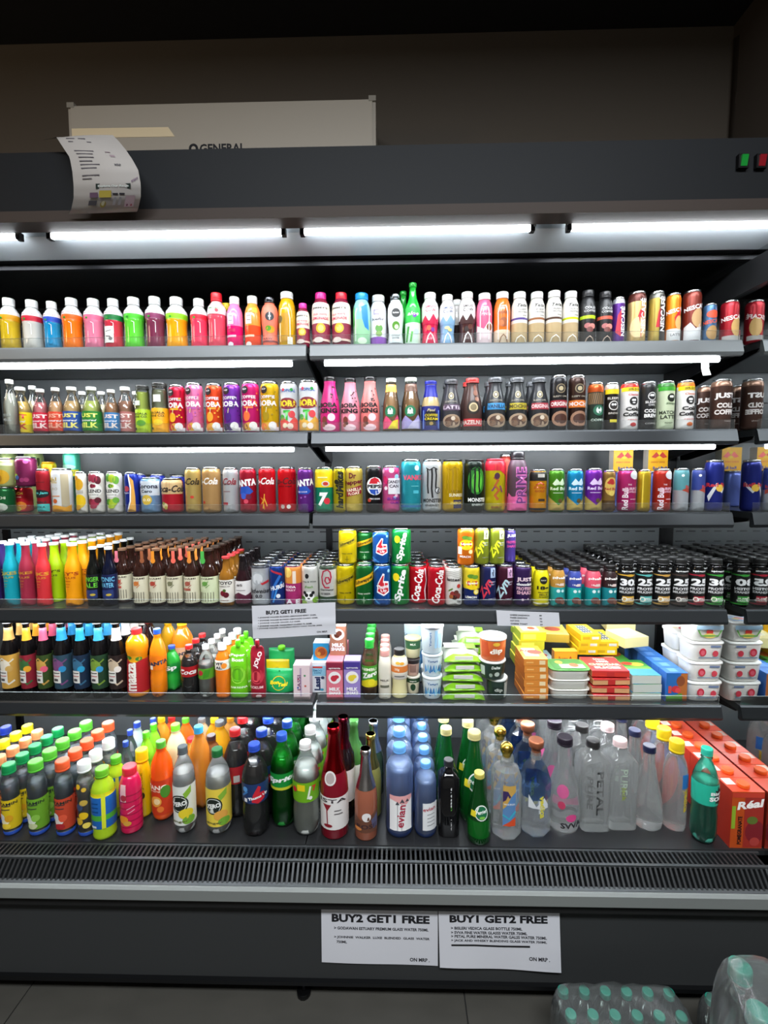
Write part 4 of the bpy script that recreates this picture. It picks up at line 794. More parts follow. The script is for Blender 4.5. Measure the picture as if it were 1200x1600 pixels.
c3(611, 28, 728, 'pink candy soda can with white label and dots', 'e05a98', [C(random.uniform(-1.1, 1.1), random.uniform(.1, .92), random.uniform(.03, .06), c_) for c_ in ('f4a0c4', 'd01c5a', 'f8d0e0', '8ac8e0', 'c81c50', 'f6b4d0', 'd82a68', '9ad0e8', 'f4e0e8', 'e03070', 'c81c60')] + [Rr(-.3, 1.2, .4, .74, 'e8e4ea'), T('CANDY', .35, .66, .065, '3a2a40', .3, b=.03), T('CAN', .35, .57, .065, '3a2a40', .2, b=.03), T('BUBBLE', .4, .3, .06, '7a2a90', .3, b=.03), T('GUM', .4, .22, .05, '7a2a90', .18)])
c3(642, 32, 718, 'tall teal energy drink can with pink lettering', '2a9fae', [T('VANKO', .3, .66, .1, 'd8506a', .44, b=.04), C(.6, .84, .05, 'bfe4e8'), Rr(-1.4, 1.4, .1, .14, '1e6a9a'), L([(0, .5), (.8, .5)], .012, '6ac8d0'), Rr(.2, .8, .36, .42, '4ab4c4')])
MON = [L([(-.55, .82), (-.5, .74), (-.52, .5), (-.45, .36)], .022, None), L([(-.1, .83), (-.05, .72), (-.1, .45), (0, .28)], .026, None), L([(.3, .82), (.38, .7), (.32, .5), (.42, .38)], .022, None), L([(-.7, .84), (-.3, .8), (.1, .85), (.5, .81)], .016, None)]
mon = lambda c_: [('L', p[1], p[2]*1.3, c_) for p in MON]
c3(675, 31, 718, 'tall silver energy drink can with black claw marks', 'c9ccce', mon('1a1a1c') + [T('MONSTER', 0, .23, .07, '2a2a2c', .4, b=.03), T('ENERGY', 0, .14, .04, '4a4a4c', .28), C(.55, .42, .06, '2a2a2e'), C(.55, .42, .045, 'c9ccce')])
c3(707, 33, 718, 'tall yellow energy drink can with black top', 'cca40e', mon('a88408') + [T('ULTRA', .3, .4, .05, '7a6208', .2), T('SUNRISE', .3, .33, .06, 'f0e8c0', .28), Rr(.0, .9, .08, .24, '3a3450'), T('ENERGY', .3, .18, .05, 'e8d060', .22)], top='1a1a1c')
c3(741, 33, 718, 'tall black energy drink can with green glow', '14201a', [C(.1, .6, .17, '2a7a2a', .26), C(.15, .58, .1, '5ab83a', .2)] + mon('0e1410') + [T('MONSTER', .3, .24, .075, 'f0f2f0', .4, b=.03), T('ENERGY', .3, .15, .04, 'c8d0c8', .24)], top='1a1a1c')
c3(774, 33, 717, 'tall yellow and red energy drink can with dragon drawing', 'ccb818', [Rr(-1.5, 1.5, .78, .96, 'c82034'), G([(.3, .78), (1.5, .62), (1.5, .8), (.3, .8)], 'c82034'), L([(-.3, .66), (.1, .6), (-.2, .5), (.2, .42), (-.2, .32), (.1, .24)], .05, 'b05a28'), C(0, .68, .05, '4a2440', .06), L([(-.5, .4), (-.2, .48)], .03, '7a3a60'), L([(.3, .5), (.5, .38)], .03, '7a3a60'), T('ENERGY', 0, .1, .04, '8a4020', .2)], top='c83040')
bot('s3', 'smooth', 809, 32, 706, 'dark purple sports bottle with pink foot and upright lettering', '3c2a36', '1e1c20', fin='p', label=(.03, .86, '4a3442'), lbands=[(.03, .26, 'd8609a')], capv=(.87, 1, .72), P=[T('PRIME', .25, .45, .2, 'c86aa8', .6, 90, .05), T('PRIME', .22, .44, .16, '6a3a7a', .57, 90, .0), G([(-1.2, .2), (-1.2, .32), (-.6, .24), (-.2, .3), (-.2, .2)], 'd8609a')])
c3(790, 20, 710, 'red can peeking out above the yellow and red can', 'd04a3c', y0=1.74)
c3(841, 28, 734, 'small amber energy can with black top band', 'd8921a', [Rr(-1.5, 1.5, .74, .95, '1c1a18'), T('STING', 0, .58, .06, 'b84a1c', .3, b=.04), L([(-.5, .64), (0, .7), (.5, .64)], .03, 'b03a18'), T('GOLD', 0, .5, .05, 'a83a18', .24), Rr(-.2, .6, .26, .32, '3a2a1a'), Rr(-1.5, 1.5, .05, .1, '2a2620'), Rr(-.3, .5, .82, .9, 'c8c4bc')])
def bull(xc, w, yt, desc, c, c2, foot='b09a50', n=1, **kw): c3(xc, w, yt, desc, c, [G([(-.8, .66), (-.3, .78), (.1, .7), (.5, .79), (.9, .66), (.5, .62), (0, .64), (-.5, .62)], c2), T('Red Bull', .0, .55, .075, c2, .4, b=.04), L([(-.7, .45), (.6, .45)], .012, c2), G([(-1.5, .04), (-1.5, .38), (-.6, .26), (0, .16), (.6, .26), (1.5, .4), (1.5, .04)], foot), C(.2, .27, .05, '5a4a24')], n=n, **kw)
bull(870, 26, 733, 'small green energy can with gold foot', '4a8a22', 'd0e4c0')
bull(899, 26, 733, 'small sky blue energy can with gold foot', '1a8ac0', 'c8e4f0')
bull(928, 28, 732, 'small purple energy can with gold foot', '7428a0', 'dcc4ea')
c3(952, 21, 735, 'small dark gold energy can with red bulls', '8a6a34', [C(0, .62, .15, 'c8a850', .22), G([(-.7, .7), (-.2, .8), (.2, .8), (.7, .7), (.3, .66), (-.3, .66)], 'b02a28'), T('Red Bull', 0, .56, .06, 'a8282a', .3, b=.03), Rr(-1.5, 1.5, .05, .28, '4a3418'), C(.1, .45, .06, 'd8c060')])
def rside(xc, w, yt, desc, c): c3(xc, w, yt, desc, c, [C(.55, .86, .13, 'c8c8cc', .1), T('Red Bull', -.55, .3, .13, 'e8d8e0', .5, 90, .03), T('THE', -.1, .64, .035, 'e8c8d0', .08), T('PURPLE', .15, .54, .07, 'e8b8cc', .3), T('EDITION', .15, .47, .04, 'e8b8cc', .24), L([(.0, .3), (.7, .3)], .012, 'e8c0d0')])
rside(980, 31, 733, 'small magenta energy can with lettering up its edge', 'b02868')
c3(1007, 22, 734, 'narrow plain yellow energy can between magenta and red cans', 'b89a20', [L([(-.6, .1), (-.6, .9)], .03, 'd8bc3a')])
rside(1035, 30, 733, 'small red energy can with lettering up its edge', 'b02c22')
for xc, w, desc, c in ((1065, 26, 'small silver and teal energy can', '4f8a90'), (1092, 23, 'small silver and navy energy can', '2a3a80')):
    c3(xc, w, 732, desc, 'b4b8be', [Rr(-1.6, 1.6, .5, .96, c), G([(-.4, .5), (.3, .56), (1.2, .5), (1.2, .4), (.3, .46)], 'a8402c'), T('Red', .6, .58, .07, 'c83a34', .16, b=.03), C(-.3, .84, .03, 'e8e8e8')])
c3(1117, 32, 719, 'tall navy energy can by the mirrored end of the third shelf', '1e2878', [G([(-1.2, .3), (-.3, .56), (.5, .44), (1.2, .58), (1.2, .5), (.4, .36), (-.3, .46), (-1.0, .2)], 'c9ccd0'), T('Red Bull', 0, .52, .08, 'c02c38', .44, b=.04), C(.1, .46, .07, 'd8b040')])
# small cans behind the front row carry two yellow cartons
for xc, d_ in ((969, 'magenta'), (1023, 'red')):
    rr_ = c3(xc, 28, 733, f'silver blue can standing at the back behind the {d_} can', '5a6ab0', y0=1.72, hh=.128)
    box('s3', xc+2, 31, 697, f'yellow energy drink carton standing high behind the {d_} can', 'f8bc10', .035, on=rr_, y0=1.735, hh=.082, side='f0e8d8', top='f0c030', name='energy_carton', P=[Rr(-.95, .95, .03, .97, 'f8b810'), C(.1, .68, .14, 'f6d428', .15), G([(-.7, .6), (-.2, .82), (.1, .66), (-.3, .55)], 'd03a30'), G([(.9, .6), (.4, .82), (.1, .66), (.5, .55)], 'd03a30'), T('ENERGY DRINK', 0, .38, .07, 'd0502a', .6), T('Red Bull', .2, .12, .14, '2a3a90', .6, b=.03)])
flush()

# ================================================================= FOURTH SHELF
def fizz(xc, w, yt, desc, c, tc, txt, n):
    return bot('s4', 'breezer', xc, w, yt, desc, c, 'e4e6e6', fin='p', n=n, capf='p', sd=desc, P=[T(txt, 0, .52, .055, tc, .3, b=.03), T('PLUS', 0, .455, .03, tc, .2), L([(-.6, .4), (.2, .4)], .008, tc), L([(-.6, .35), (.1, .35)], .006, tc), L([(-.6, .31), (.0, .31)], .006, tc)])
fizz(-14, 27, 848, 'indigo glass bottle at the very edge of the fourth shelf', '3a2a6a', 'c8c060', 'RKS', 5)
fizz(14, 28, 847, 'teal glass bottle with white cap', '0f9fb0', 'b8b040', 'BAKES', 6)
fizz(39, 28, 847, 'dull red glass bottle with white cap', '9c2a42', 'c8902a', 'JAKES', 6)
fizz(65, 27, 849, 'bright red glass bottle with white cap', 'cc3038', 'd8a030', 'RKS', 6)
fizz(84, 29, 847, 'lime green glass bottle with white cap', '9cc60e', '3a4a10', "JAY'S", 6)
fizz(112, 30, 848, 'orange yellow glass bottle with white cap', 'f29c0a', 'b03a1a', "RY'S", 6)
for xc, desc, c, tc, t1, t2 in ((144, 'black glass bottle with green lettering', '0e100e', '6ac83a', 'GINGER', 'ALE'), (169, 'navy black glass bottle with pale blue lettering', '0c1024', '6ab4d8', 'TONIC', 'WATER')):
    bot('s4', 'beer', xc, 25, 854, desc, c, 'e4e6e6', fin='n', n=6, label=(.12, .54, '14141c' if c == '0e100e' else '141c4a'), sd=desc, P=[T(t1, 0, .46, .08, tc, .26, b=.02), T(t2, 0, .36, .08, tc, .22, b=.02), Rr(-.9, .9, .14, .28, '2a3a70'), C(.3, .2, .04, 'c8b040', .02)])
for i, (xc, w, tagc, art, tx) in enumerate(((191, 27, 'c86a78', 'c85a4a', -.5), (218, 26, '9a5a3a', 'd07a3a', .6), (244, 27, 'e8902a', 'b84a3a', -.2), (271, 27, 'ec6a5a', '7a7a5a', .2), (298, 26, 'e08a3a', 'a85a4a', 0), (326, 30, '4aa84a', '6aa04a', -.5))):
    words = ('dusty pink', 'brown', 'amber', 'salmon', 'orange', 'green')[i]; pic = ('red flower', 'orange bird', 'red leaf', 'grey figure', 'rust bar', 'green leaf')[i]
    bot('s4', 'beer', xc, w, 856, f'brown glass bottle, cream label with {pic}, {words} neck strap', '2c1712', '6a4a34' if i != 5 else '3a2a20', fin='n', n=6, label=(.06, .52, 'dcd6bc' if i != 5 else 'd2dab4'), tag=tagc, tagx=tx,
        sd=f'brown glass bottle, cream label, {words} neck strap', P=[T('SVAMI', 0, .485, .03, '4a4030', .22), C(-.2, .40, .05, art, .04), L([(-.5, .36), (.2, .44)], .014, art), L([(-.1, .33), (.3, .38)], .012, art), Rr(-1.0, .2 if i in (0, 4) else -.9, .28, .32, art)] + [L([(-.7+.28*q, .09), (-.7+.28*q, .25)], .01, '6a6454') for q in range(6)] + [T('TONIC', -.75, .17, .06, '5a5444', .17, 90)])
bot('s4', 'beer', 353, 25, 869, 'small amber juice bottle with red cap and cherry label', '8a5a1c', 'cc3a3c', fin='n', n=4, label=(.08, .54, 'e8e4da'), sd='small amber juice bottle with red cap', P=[T('TOYO', 0, .48, .07, '26201c', .3, b=.03), T('KOMBUCHA', 0, .41, .025, '5a4a40', .22), C(-.2, .27, .055, '7a1428'), C(.2, .24, .055, '5a1020'), C(0, .33, .03, '4a6a2a'), T('berry', 0, .13, .03, '7a3a40', .16)])
bot('s4', 'champ', 379, 27, 866, 'dark wine-like bottle with white and plum label', '241014', None, fin='n', n=4, neck=(.7, 1.0, '1a1416', 'n'), label=(.06, .50, 'e2dedc'), lbands=[(.06, .2, '5a2438')], sd='dark wine-like bottle with plum label', P=[T('#5', -.2, .42, .05, '3a3034', .12), L([(-.7, .32), (.5, .32)], .012, '8a8488'), G([(-1.3, .2), (-.3, .28), (.5, .22), (1.3, .27), (1.3, .18), (-1.3, .18)], '5a2438')])
c4 = lambda *a, **k: can('s4', *a, **k)
c4(407, 30, 879, 'silver beer can with grey crest and red stroke', 'c6c9cc', [C(-.1, .66, .16, 'a8acb0', .16), C(-.1, .66, .12, 'd0d3d6', .12), G([(.2, .55), (1.2, .62), (1.2, .56), (.4, .51)], 'c02a34'), T('Budweiser', 0, .37, .11, '26262a', .62, b=.02, sh=.35), T('0.0', .0, .25, .08, '3a3a40', .16, b=.04), Rr(-1.5, 1.5, .9, .96, '2a2c34')], n=5, sd='silver beer can with grey crest')
c4(433, 25, 881, 'deep blue energy can with red streak', '173a86', [G([(-.8, .9), (.8, .8), (.9, .74), (-.6, .84)], 'b02a3a'), L([(-.6, .2), (-.2, .5), (.6, .75)], .06, '2a6ac0'), L([(-.4, .1), (.1, .4), (.8, .6)], .04, '3a8ad8'), T('HURRI', .2, .47, .1, 'e8eef6', .36, 14, .04), C(.3, .26, .05, 'e0e8f0')], n=6, sd='deep blue energy can')
c4(458, 27, 881, 'orange to magenta gradient can with white letters', 'c83a80', [Rr(-1.5, 1.5, .56, .95, 'dc8a3a'), C(-.5, .82, .1, 'e8c060', .12), Rr(.1, .5, .56, .86, 'e8d8c8'), T('SODA', -.2, .48, .06, 'f0e0ea', .26, b=.04), T('BERRY', -.2, .4, .05, 'f0c8da', .26), T('A E', .1, .12, .12, 'f2e8ee', .36, b=.05)], n=5, sd='orange to magenta can')
c4(484, 27, 881, 'white can with black panda and green leaves', 'e4e4de', [C(-.2, .74, .045, '1c1c1c', .06), T('Hop & White', .1, .60, .05, '3a4a3a', .34), T('fresh', .0, .48, .06, '6a9a4a', .2, sh=.3), C(0, .25, .13, 'f6f6f4', .11), C(-.28, .28, .045, '141414'), C(.28, .28, .045, '141414'), C(-.5, .34, .04, '141414'), C(.5, .34, .04, '141414'), C(0, .2, .03, '141414', .02), C(-.8, .2, .08, '4a7a2a', .06), C(.85, .16, .09, '7aa83a', .07), C(-.6, .1, .08, '8ab040', .05)], n=6, sd='white can with black panda')
c4(512, 28, 880, 'white can with red swirl and dark green foot', 'dcdcd8', [Rr(-1.6, 1.6, .04, .24, '2c3f30'), L([(.35, .62), (.2, .7), (-.1, .7), (-.2, .62), (0, .55), (.35, .58), (.5, .7), (.4, .82), (.1, .88), (-.4, .84), (-.6, .7), (-.5, .55), (-.2, .46), (.3, .46)], .035, 'b02440'), T('Germany', 0, .40, .06, '2a2a2c', .34, sh=.3, b=.02), T('0.0 BEER', -.2, .31, .05, '3a3a3c', .24)], n=5, sd='white can with red swirl', bands=[(.88, 1, '3a4a3c')])
def schw(xc, w, yt, desc, c, bc, tc, n=1, **kw): return c4(xc, w, yt, desc, c, [G([(-1.5, .42), (-1.5, .58), (1.5, .84), (1.5, .66)], bc), T('Schweppes', 0, .62, .11, tc, .5, 22, .03, .2), T('TONIC WATER', 0, .31, .035, tc if c != '176a2c' else 'd8e8d0', .32), L([(0, .08), (0, .24)], .012, '4a4410' if c != '176a2c' else 'a8c8a0'), L([(-.2, .15), (.2, .15)], .012, '4a4410' if c != '176a2c' else 'a8c8a0')], n=n, **kw)
ra = schw(540, 30, 880, 'yellow tonic can with dark slanted script', 'e0c40c', 'b09a10', '2c2810', 5, sd='yellow tonic can')
rb = schw(569, 28, 880, 'green ginger ale can with yellow slanted band', '176a2c', 'e8b41a', '2a2410', 5, sd='green ginger ale can')
THP = [G([(-.6, .34), (-.5, .56), (.1, .8), (.3, .78), (.2, .62), (.8, .6), (.9, .34), (.2, .26)], 'f0f2f4'), G([(-.48, .37), (-.4, .54), (.1, .75), (.2, .74), (.1, .58), (.7, .56), (.78, .37), (.2, .3)], 'cc2030'), T('Thums', .1, .48, .09, 'f4f4f6', .3, 8, .04), T('Up', .2, .38, .09, 'f4f4f6', .14, 8, .04), L([(-1.2, .8), (-.4, .95)], .03, '6ab4e8'), L([(-1.2, .2), (-.2, .06)], .04, '3a8ad0'), C(.8, .85, .04, '8ac8f0')]
rc_ = c4(597, 28, 880, 'blue cola can with red thumb emblem', '1c58a8', THP, n=4, sd='blue cola can')
SPR = [T('Sprite', .1, .50, .21, 'f4f8f4', .78, 78, .04, .1), C(-.45, .70, .085, 'f0d81c', .1), L([(-.55, .12), (-.35, .12), (-.35, .05), (-.55, .05), (-.55, .12)], .008, 'e8f0e8')]
rd = c4(625, 30, 880, 'green lemon soda can with white script up its side', '148a3a', SPR, n=4, sd='green lemon soda can')
CKP = [T('Coca-Cola', -.1, .5, .22, 'f6f2f0', .84, 80, .03, .2), L([(.85, .1), (.7, .35), (.95, .6), (.75, .92)], .04, 'f2eeee')]
c4(653, 31, 881, 'red cola can with white script and wave beside the green soda', 'cf1426', CKP, n=5, sd='red cola can beside the green soda')
c4(682, 28, 882, 'red cola can next to the white coffee can', 'c81428', [T('Coca-Cola', .1, .5, .2, 'f4ecea', .82, 80, .03, .2)], n=3, sd='red cola can next to the coffee can')
c4(709, 27, 883, 'white coffee can with red coffee cherries', 'd4d2cc', [L([(-1.2, .9-.05*i), (-.4, .93-.05*i), (.4, .88-.05*i), (1.2, .92-.05*i)], .01, 'a8a6a0') for i in range(4)] + [T('lattes!', -.1, .68, .08, '2a2420', .36, b=.03), C(.5, .52, .05, 'c03a30'), C(-.2, .32, .07, '8a2a2a'), C(.2, .36, .06, '5a2a20'), C(.4, .28, .07, '7a3430'), C(0, .24, .06, '3a1c18'), C(-.4, .26, .05, 'a05a30'), L([(-.7, .4), (-.2, .46)], .03, '5a7a30'), T('2g', .5, .14, .05, '2a2420', .1)], n=3, sd='white coffee can', fin='p')
LIP = lambda c1, fr: [C(-.05, .56, .19, 'f2d21c', .14), Rr(-.65, .55, .52, .63, 'cc2430'), T('Lipton', -.05, .575, .07, 'f6f2ee', .3, b=.04), C(-.2, .75, .09, '5a8a2a', .05), C(.3, .73, .08, '6a9a30', .05), C(.45, .37, .07, fr), C(.45, .37, .05, 'f4e8a0'), T('LEMON' if c1 else 'PEACH', -.2, .24, .055, 'f2f2ec', .28, b=.03)]
re_ = c4(737, 26, 882, 'iced tea can, yellow above navy with lemon', '1f3070', [Rr(-1.6, 1.6, .44, .95, 'd8c024')] + LIP(1, 'e8d020'), n=2, sd='iced tea can with lemon')
ZY = lambda tc, c2: [T('Zyn', -.45, .42, .26, tc, .5, 62, .03, .3), Rr(.1, .8, .70, .93, c2), L([(.45, .74), (.35, .84), (.55, .82), (.45, .9)], .02, '3a3050'), T('ENERGY', .4, .6, .03, 'c8c4d8', .18), T('ZERO', .4, .54, .025, 'c8c4d8', .12), T('sugar free', .4, .2, .025, 'b8b4c8', .2)]
rf = c4(763, 26, 881, 'navy can with red scribbled script', '252a5e', ZY('d83a50', 'a8bcd8'), n=2, sd='navy can with red script')
rg = c4(789, 27, 881, 'maroon can with pale blue scribbled script', '4a1c30', ZY('b8d8e0', 'd8a8cc'), n=2, sd='maroon can')
JUP = [T('JUST', .0, .66, .12, 'e4c8d4', .4, b=.05), T('chocolate', .0, .555, .07, 'f4f2f4', .4, b=.04, sh=.2), T('PROTEIN', .0, .45, .08, 'd8a8bc', .4, b=.04), T('SHAKE', .0, .35, .09, 'd8a8bc', .38, b=.04), C(-.2, .18, .03, 'c8a8c0'), C(.4, .2, .02, 'c8a8c0')]
rh = c4(817, 29, 882, 'purple protein shake can with bold letters', '3b2458', JUP, n=2, sd='purple protein shake can')
# upper tier of cans
schw(543, 29, 826, 'yellow tonic can stacked on the front yellow can', 'e0c40c', 'b09a10', '2c2810', on=ra, y0=ra[1]+.004)
schw(570, 27, 829, 'green ginger ale can stacked above the ginger ale column', '176a2c', 'e8b41a', '2a2410', on=rb, y0=rb[1]+2*rb[2]+.002)
c4(595, 27, 829, 'blue cola can stacked on the blue cola column', '1c58a8', THP, on=rc_, y0=rc_[1]+.01)
c4(627, 31, 824, 'green lemon soda can stacked on the front green soda', '148a3a', SPR, on=rd, y0=rd[1]+.003)
c4(728, 27, 824, 'orange peach iced tea can stacked on the lemon tea can', 'e8781c', [Rr(-1.2, -.6, .3, .5, 'e0d8d0')] + LIP(0, 'e89a3a'), on=re_, y0=re_[1]+.004)
for xc, rr_, d_ in ((753, rf, 'red scribble'), (777, rg, 'maroon')):
    c4(xc, 24, 824, f'olive green can with yellow script stacked near the {d_} can', '8a962c', ZY('e8ec2a', 'c8d0a0'), on=rf if xc == 753 else rg, y0=rf[1]+.005)
c4(797, 20, 826, 'purple shake can stacked behind the olive green cans', '4a3a8a', [T('JUST', .2, .8, .1, 'e8e0f0', .3, b=.05), T('PROTEIN', .2, .62, .08, 'c84a8a', .34, b=.04), T('SHAKE', .2, .5, .08, 'c84a8a', .3)], on=rh, y0=rh[1]+.02, k=.9)
# protein bottles
def phab(xc, w, yt, desc, c1, c2, txt, n=6, cap='1c1a1a'):
    bot('s4', 'smooth', xc, w, yt, desc, c2, cap, fin='p', capv=(.875, 1, .8), n=n, sd=desc, bands=[(.46, .9, c1)], P=[T(txt, 0, .68, .07, 'f0ece8', .34, b=.04), T('18g', -.25, .53, .05, 'f0ece8', .1), Rr(.0, .6, .5, .56, 'e8d0c8'), C(-.2, .38, .04, 'd8ecea'), C(.4, .38, .035, 'c8e4e2'), C(0, .16, .1, '6a4038', .08), C(.5, .12, .06, '8a5a48', .06)])
bot('s4', 'smooth', 846, 26, 880, 'yellow protein bottle with black cap and round badge', 'dccf14', '1c1a1a', fin='p', capv=(.875, 1, .8), n=7, sd='yellow protein bottle', P=[C(.05, .63, .09, '1c1c18'), T('RAW', .05, .63, .03, 'd8d8c8', .12), T('18g', 0, .44, .11, '1c1c14', .28, b=.04), T('PROTEIN', .1, .34, .035, '26261a', .26), T('MILK', .1, .29, .035, '26261a', .2), T('SHAKE', .1, .24, .035, '26261a', .22), Rr(-1.3, 1.3, .06, .1, 'e8e4c0')])
phab(872, 24, 880, 'tan and teal protein bottle with black cap', 'b8883e', '2aa0a0', 'phab', 7)
phab(898, 24, 882, 'teal protein bottle with blue label top', '3a4a9a', '1fa8a4', 'phab', 7)
phab(927, 27, 882, 'teal protein bottle with coral pink label top', 'e0566a', '1a9a9c', 'phab', 7)
phab(953, 25, 882, 'teal protein bottle with dark brown label top', '2e1e20', '1f8a94', 'phab', 7)
for xc, w, num, acc, word in ((979, 27, '30.', 'd8a83a', 'gold'), (1007, 27, '25.', '5ab4b0', 'pale teal'), (1035, 27, '25', 'c89a4a', 'amber'), (1063, 27, '25', '4a3a34', 'dark brown'), (1090, 26, '25', 'a82436', 'red'), (1118, 28, '30', '3a9a3a', 'green')):
    bot('s4', 'protein', xc, w, 872, f'black protein milkshake bottle with {word} stripe and panel', '121212', '232323', fin='n', n=8, gap=.001, capv=(.87, 1, .84), label=(.05, .72, '161616'), lbands=[(.655, .68, acc), (.05, .08, acc)], sd=f'black protein milkshake bottle with {word} stripe',
        P=[T('epigamia', 0, .745, .045, 'd8d8d8', .3, b=.03), C(.1, .665, .08, acc, .025), T(num, 0, .52, .15, 'f2f2f2', .34, b=.05), T('PROTEIN', 0, .385, .055, 'e8e8e8', .36, b=.03), T('MILKSHAKE', 0, .315, .05, 'd0d0d0', .36, b=.03), Rr(-.75, .8, .1, .23, acc), C(-.5, .165, .05, 'f0e8d8' if acc != '4a3a34' else 'd8d0c8'), C(-.5, .165, .03, acc), T('MILK', .25, .185, .03, 'f0f0e8', .18), T('SHAKE', .25, .14, .03, 'f0f0e8', .2)])
flush()
# ================================================================= FIFTH SHELF
for i, (xc, w, nk, lab, art, d_) in enumerate(((10, 32, 'c8a058', 'c89a44', 'e8e0d0', 'gold'), (38, 27, 'e8a42c', '8a2030', '3a6a3a', 'crimson'), (64, 26, 'e05a78', '33481e', 'c89a4a', 'olive'), (93, 31, '2a8ac0', '2a4454', '7a4a7a', 'blue and mauve'), (122, 27, '2a9ac8', '1a2c44', '3a6a8a', 'navy'), (151, 29, '3a9ad0', '24402a', '7a9a3a', 'leafy green'), (179, 29, 'e8e0d8', '2a1e1c', 'c8b49a', 'brown striped'))):
    bot('s5', 'beer', xc, w, 945, f'dark glass beer bottle with {d_} label', '0d0b0c', '8a8a88', fin='n', n=4, hmax=.26, label=(.12, .56, lab), neck=(.74, .9, nk, 'l'), sd=f'dark glass beer bottle with {d_} label',
        P=[C(-.1, .42, .075, art, .07), L([(-.8, .48), (-.2, .52), (.5, .46), (1.0, .5)], .02, art), L([(-.9, .2), (-.3, .25), (.4, .18), (1.0, .22)], .025, art), C(.5, .38, .04, nk), Rr(-.8, .3, .2, .36, 'e6e4de'), L([(-.7, .33), (.2, .33)], .012, '3a3434'), L([(-.7, .29), (.2, .29)], .01, 'b03a40'), L([(-.55, .24), (.0, .24)], .03, '4a4448')])
bot('s5', 'maaza', 213, 38, 981, 'bulbous mango drink bottle with red label and red cap', 'ee9414', 'dc2a2a', n=2, hmax=.235, label=(.08, .56, 'b4242a'), P=[T('maaza', -.1, .32, .13, 'f2ece4', .42, 90, .04), C(.1, .58, .1, 'f2ac1c', .05), C(-.4, .6, .05, '3a7a2a', .03), C(.6, .58, .05, '4a8a30', .03)])
bot('s5', 'soda', 245, 28, 982, 'orange soda bottle with blue cap', 'f08414', '2a58b8', petal=.09, n=3, hmax=.235, label=(.42, .62, 'f07a10'), P=[T('FANTA', .35, .52, .06, '26304a', .3, 8, .05), Rr(-.6, -.2, .43, .49, 'e8e0d0')])
bot('s5', 'soda', 268, 27, 1008, 'small green soda bottle with blue cap', '2aa43a', '2a50b0', petal=.09, n=2, fin='j', label=(.42, .64, '128a34'), P=[T('Sp', .25, .53, .13, 'f4f8f4', .24, 8, .04), C(-.3, .56, .03, 'f0d820')])
bot('s5', 'soda', 295, 28, 1007, 'small dark cola bottle with red cap', 'e8eaea', 'd4282c', petal=.09, fin='g', liq=(.78, '1c0c0a'), n=3, label=(.42, .62, 'b01a22'), sd='small dark cola bottle with red cap', P=[T('Coca', .1, .52, .1, 'f2eaea', .34, 0, .03, .3), C(-.5, .55, .02, 'f0e8e8')])
bot('s5', 'straight', 321, 26, 1007, 'small clear soda bottle with lime label and white cap', 'e8ecea', 'f0f0ee', petal=.09, fin='g', liq=(.66, 'd0d4d0'), n=4, label=(.38, .58, '5aa02a'), sd='clear soda bottle with lime label', P=[C(-.4, .5, .05, 'b82430'), G([(-.1, .4), (.6, .42), (.9, .56), (.2, .56)], '3a8a20')])
bot('s5', 'maxbot', 347, 25, 1005, 'orange juice bottle with dark letters and white cap', 'e8761a', 'f0f0ee', n=4, hmax=.2, label=(.54, .72, 'efe6da'), sd='orange juice bottle with white cap', P=[T('VIT', -.2, .66, .05, '2a2a2c', .16, b=.04), T('AL', -.2, .59, .05, '2a2a2c', .12, b=.04), C(.5, .62, .05, 'e88a2a')])
bot('s5', 'straight', 284, 36, 968, 'large orange soda bottle at the back behind the small green soda', 'f08a1c', 'e8d020', petal=.09, y0=1.60, hmax=.262, label=(.4, .6, 'e8b090'), P=[T('FANTA', .3, .5, .05, '26304a', .26, 8, .05)])
bot('s5', 'straight', 232, 32, 964, 'dark cola bottle at the back between mango and orange bottles', '1c1012', '8a1c20', fin='n', petal=.09, y0=1.60, hmax=.262)
bot('s5', 'straight', 262, 28, 966, 'yellow drink bottle at the back of the orange sodas', 'd8a418', 'e8d020', petal=.09, y0=1.66, hmax=.25)
def pouch(xc, w, yt, desc, c, s, n=1, **kw): return item('s5', 'pouch', xc, w, yt, desc, dict(c=c, **s), n, **kw)
pouch(372, 31, 1006, 'lime green spout pouch with green cap', '6cc21c', dict(cap='5ac414', sd='lime green spout pouch', P=[T('Paper', 0, .80, .06, 'eaf6dc', .26, b=.03), T('Boat', 0, .72, .06, 'eaf6dc', .22, b=.03), C(0, .45, .14, '8ad03a', .16), C(0, .45, .1, '5aa81c', .12), T('AAM PANNA', .1, .22, .04, 'eaf6dc', .3)]), n=3)
pouch(402, 26, 1006, 'dark red spout pouch with red cap', '96182c', dict(cap='a01a2a', sd='dark red spout pouch', P=[T('JOLO', .15, .72, .1, 'f0e4e0', .3, 70, .04), C(0, .42, .12, 'b83040', .14), C(-.1, .42, .08, 'd04a50', .1), T('KOKUM', -.1, .22, .05, 'e8c8c8', .24), C(.2, .06, .05, 'e8d0d0', .03)]), n=2)
ROWZ = [(0, 1, .42), (.05, 1.0, .46), (.3, .99, .42), (.6, .98, .3), (.75, .97, .2), (.86, .96, .06), (1.0, .96, .03)]
pouch(437, 46, 1044, 'green zip pouch with yellow script at the front of the fifth shelf', '16a058', dict(rows=ROWZ, P=[C(0, .42, .30, 'e8c020', .3), C(0, .42, .27, '149a50', .27), T('Bon', -.3, .46, .16, 'f4dc20', .42, 4, .05, .2), T('Tea!', .3, .38, .16, 'f4dc20', .42, 4, .05, .2), L([(-.5, .28), (.5, .28)], .02, 'c8e0b8'), C(0, .9, .04, '0c7a40')]))
pouch(434, 40, 1030, 'yellow zip pouch standing behind the front green pouch', 'ecc416', dict(rows=ROWZ, P=[C(0, .6, .12, 'd8a810')]))
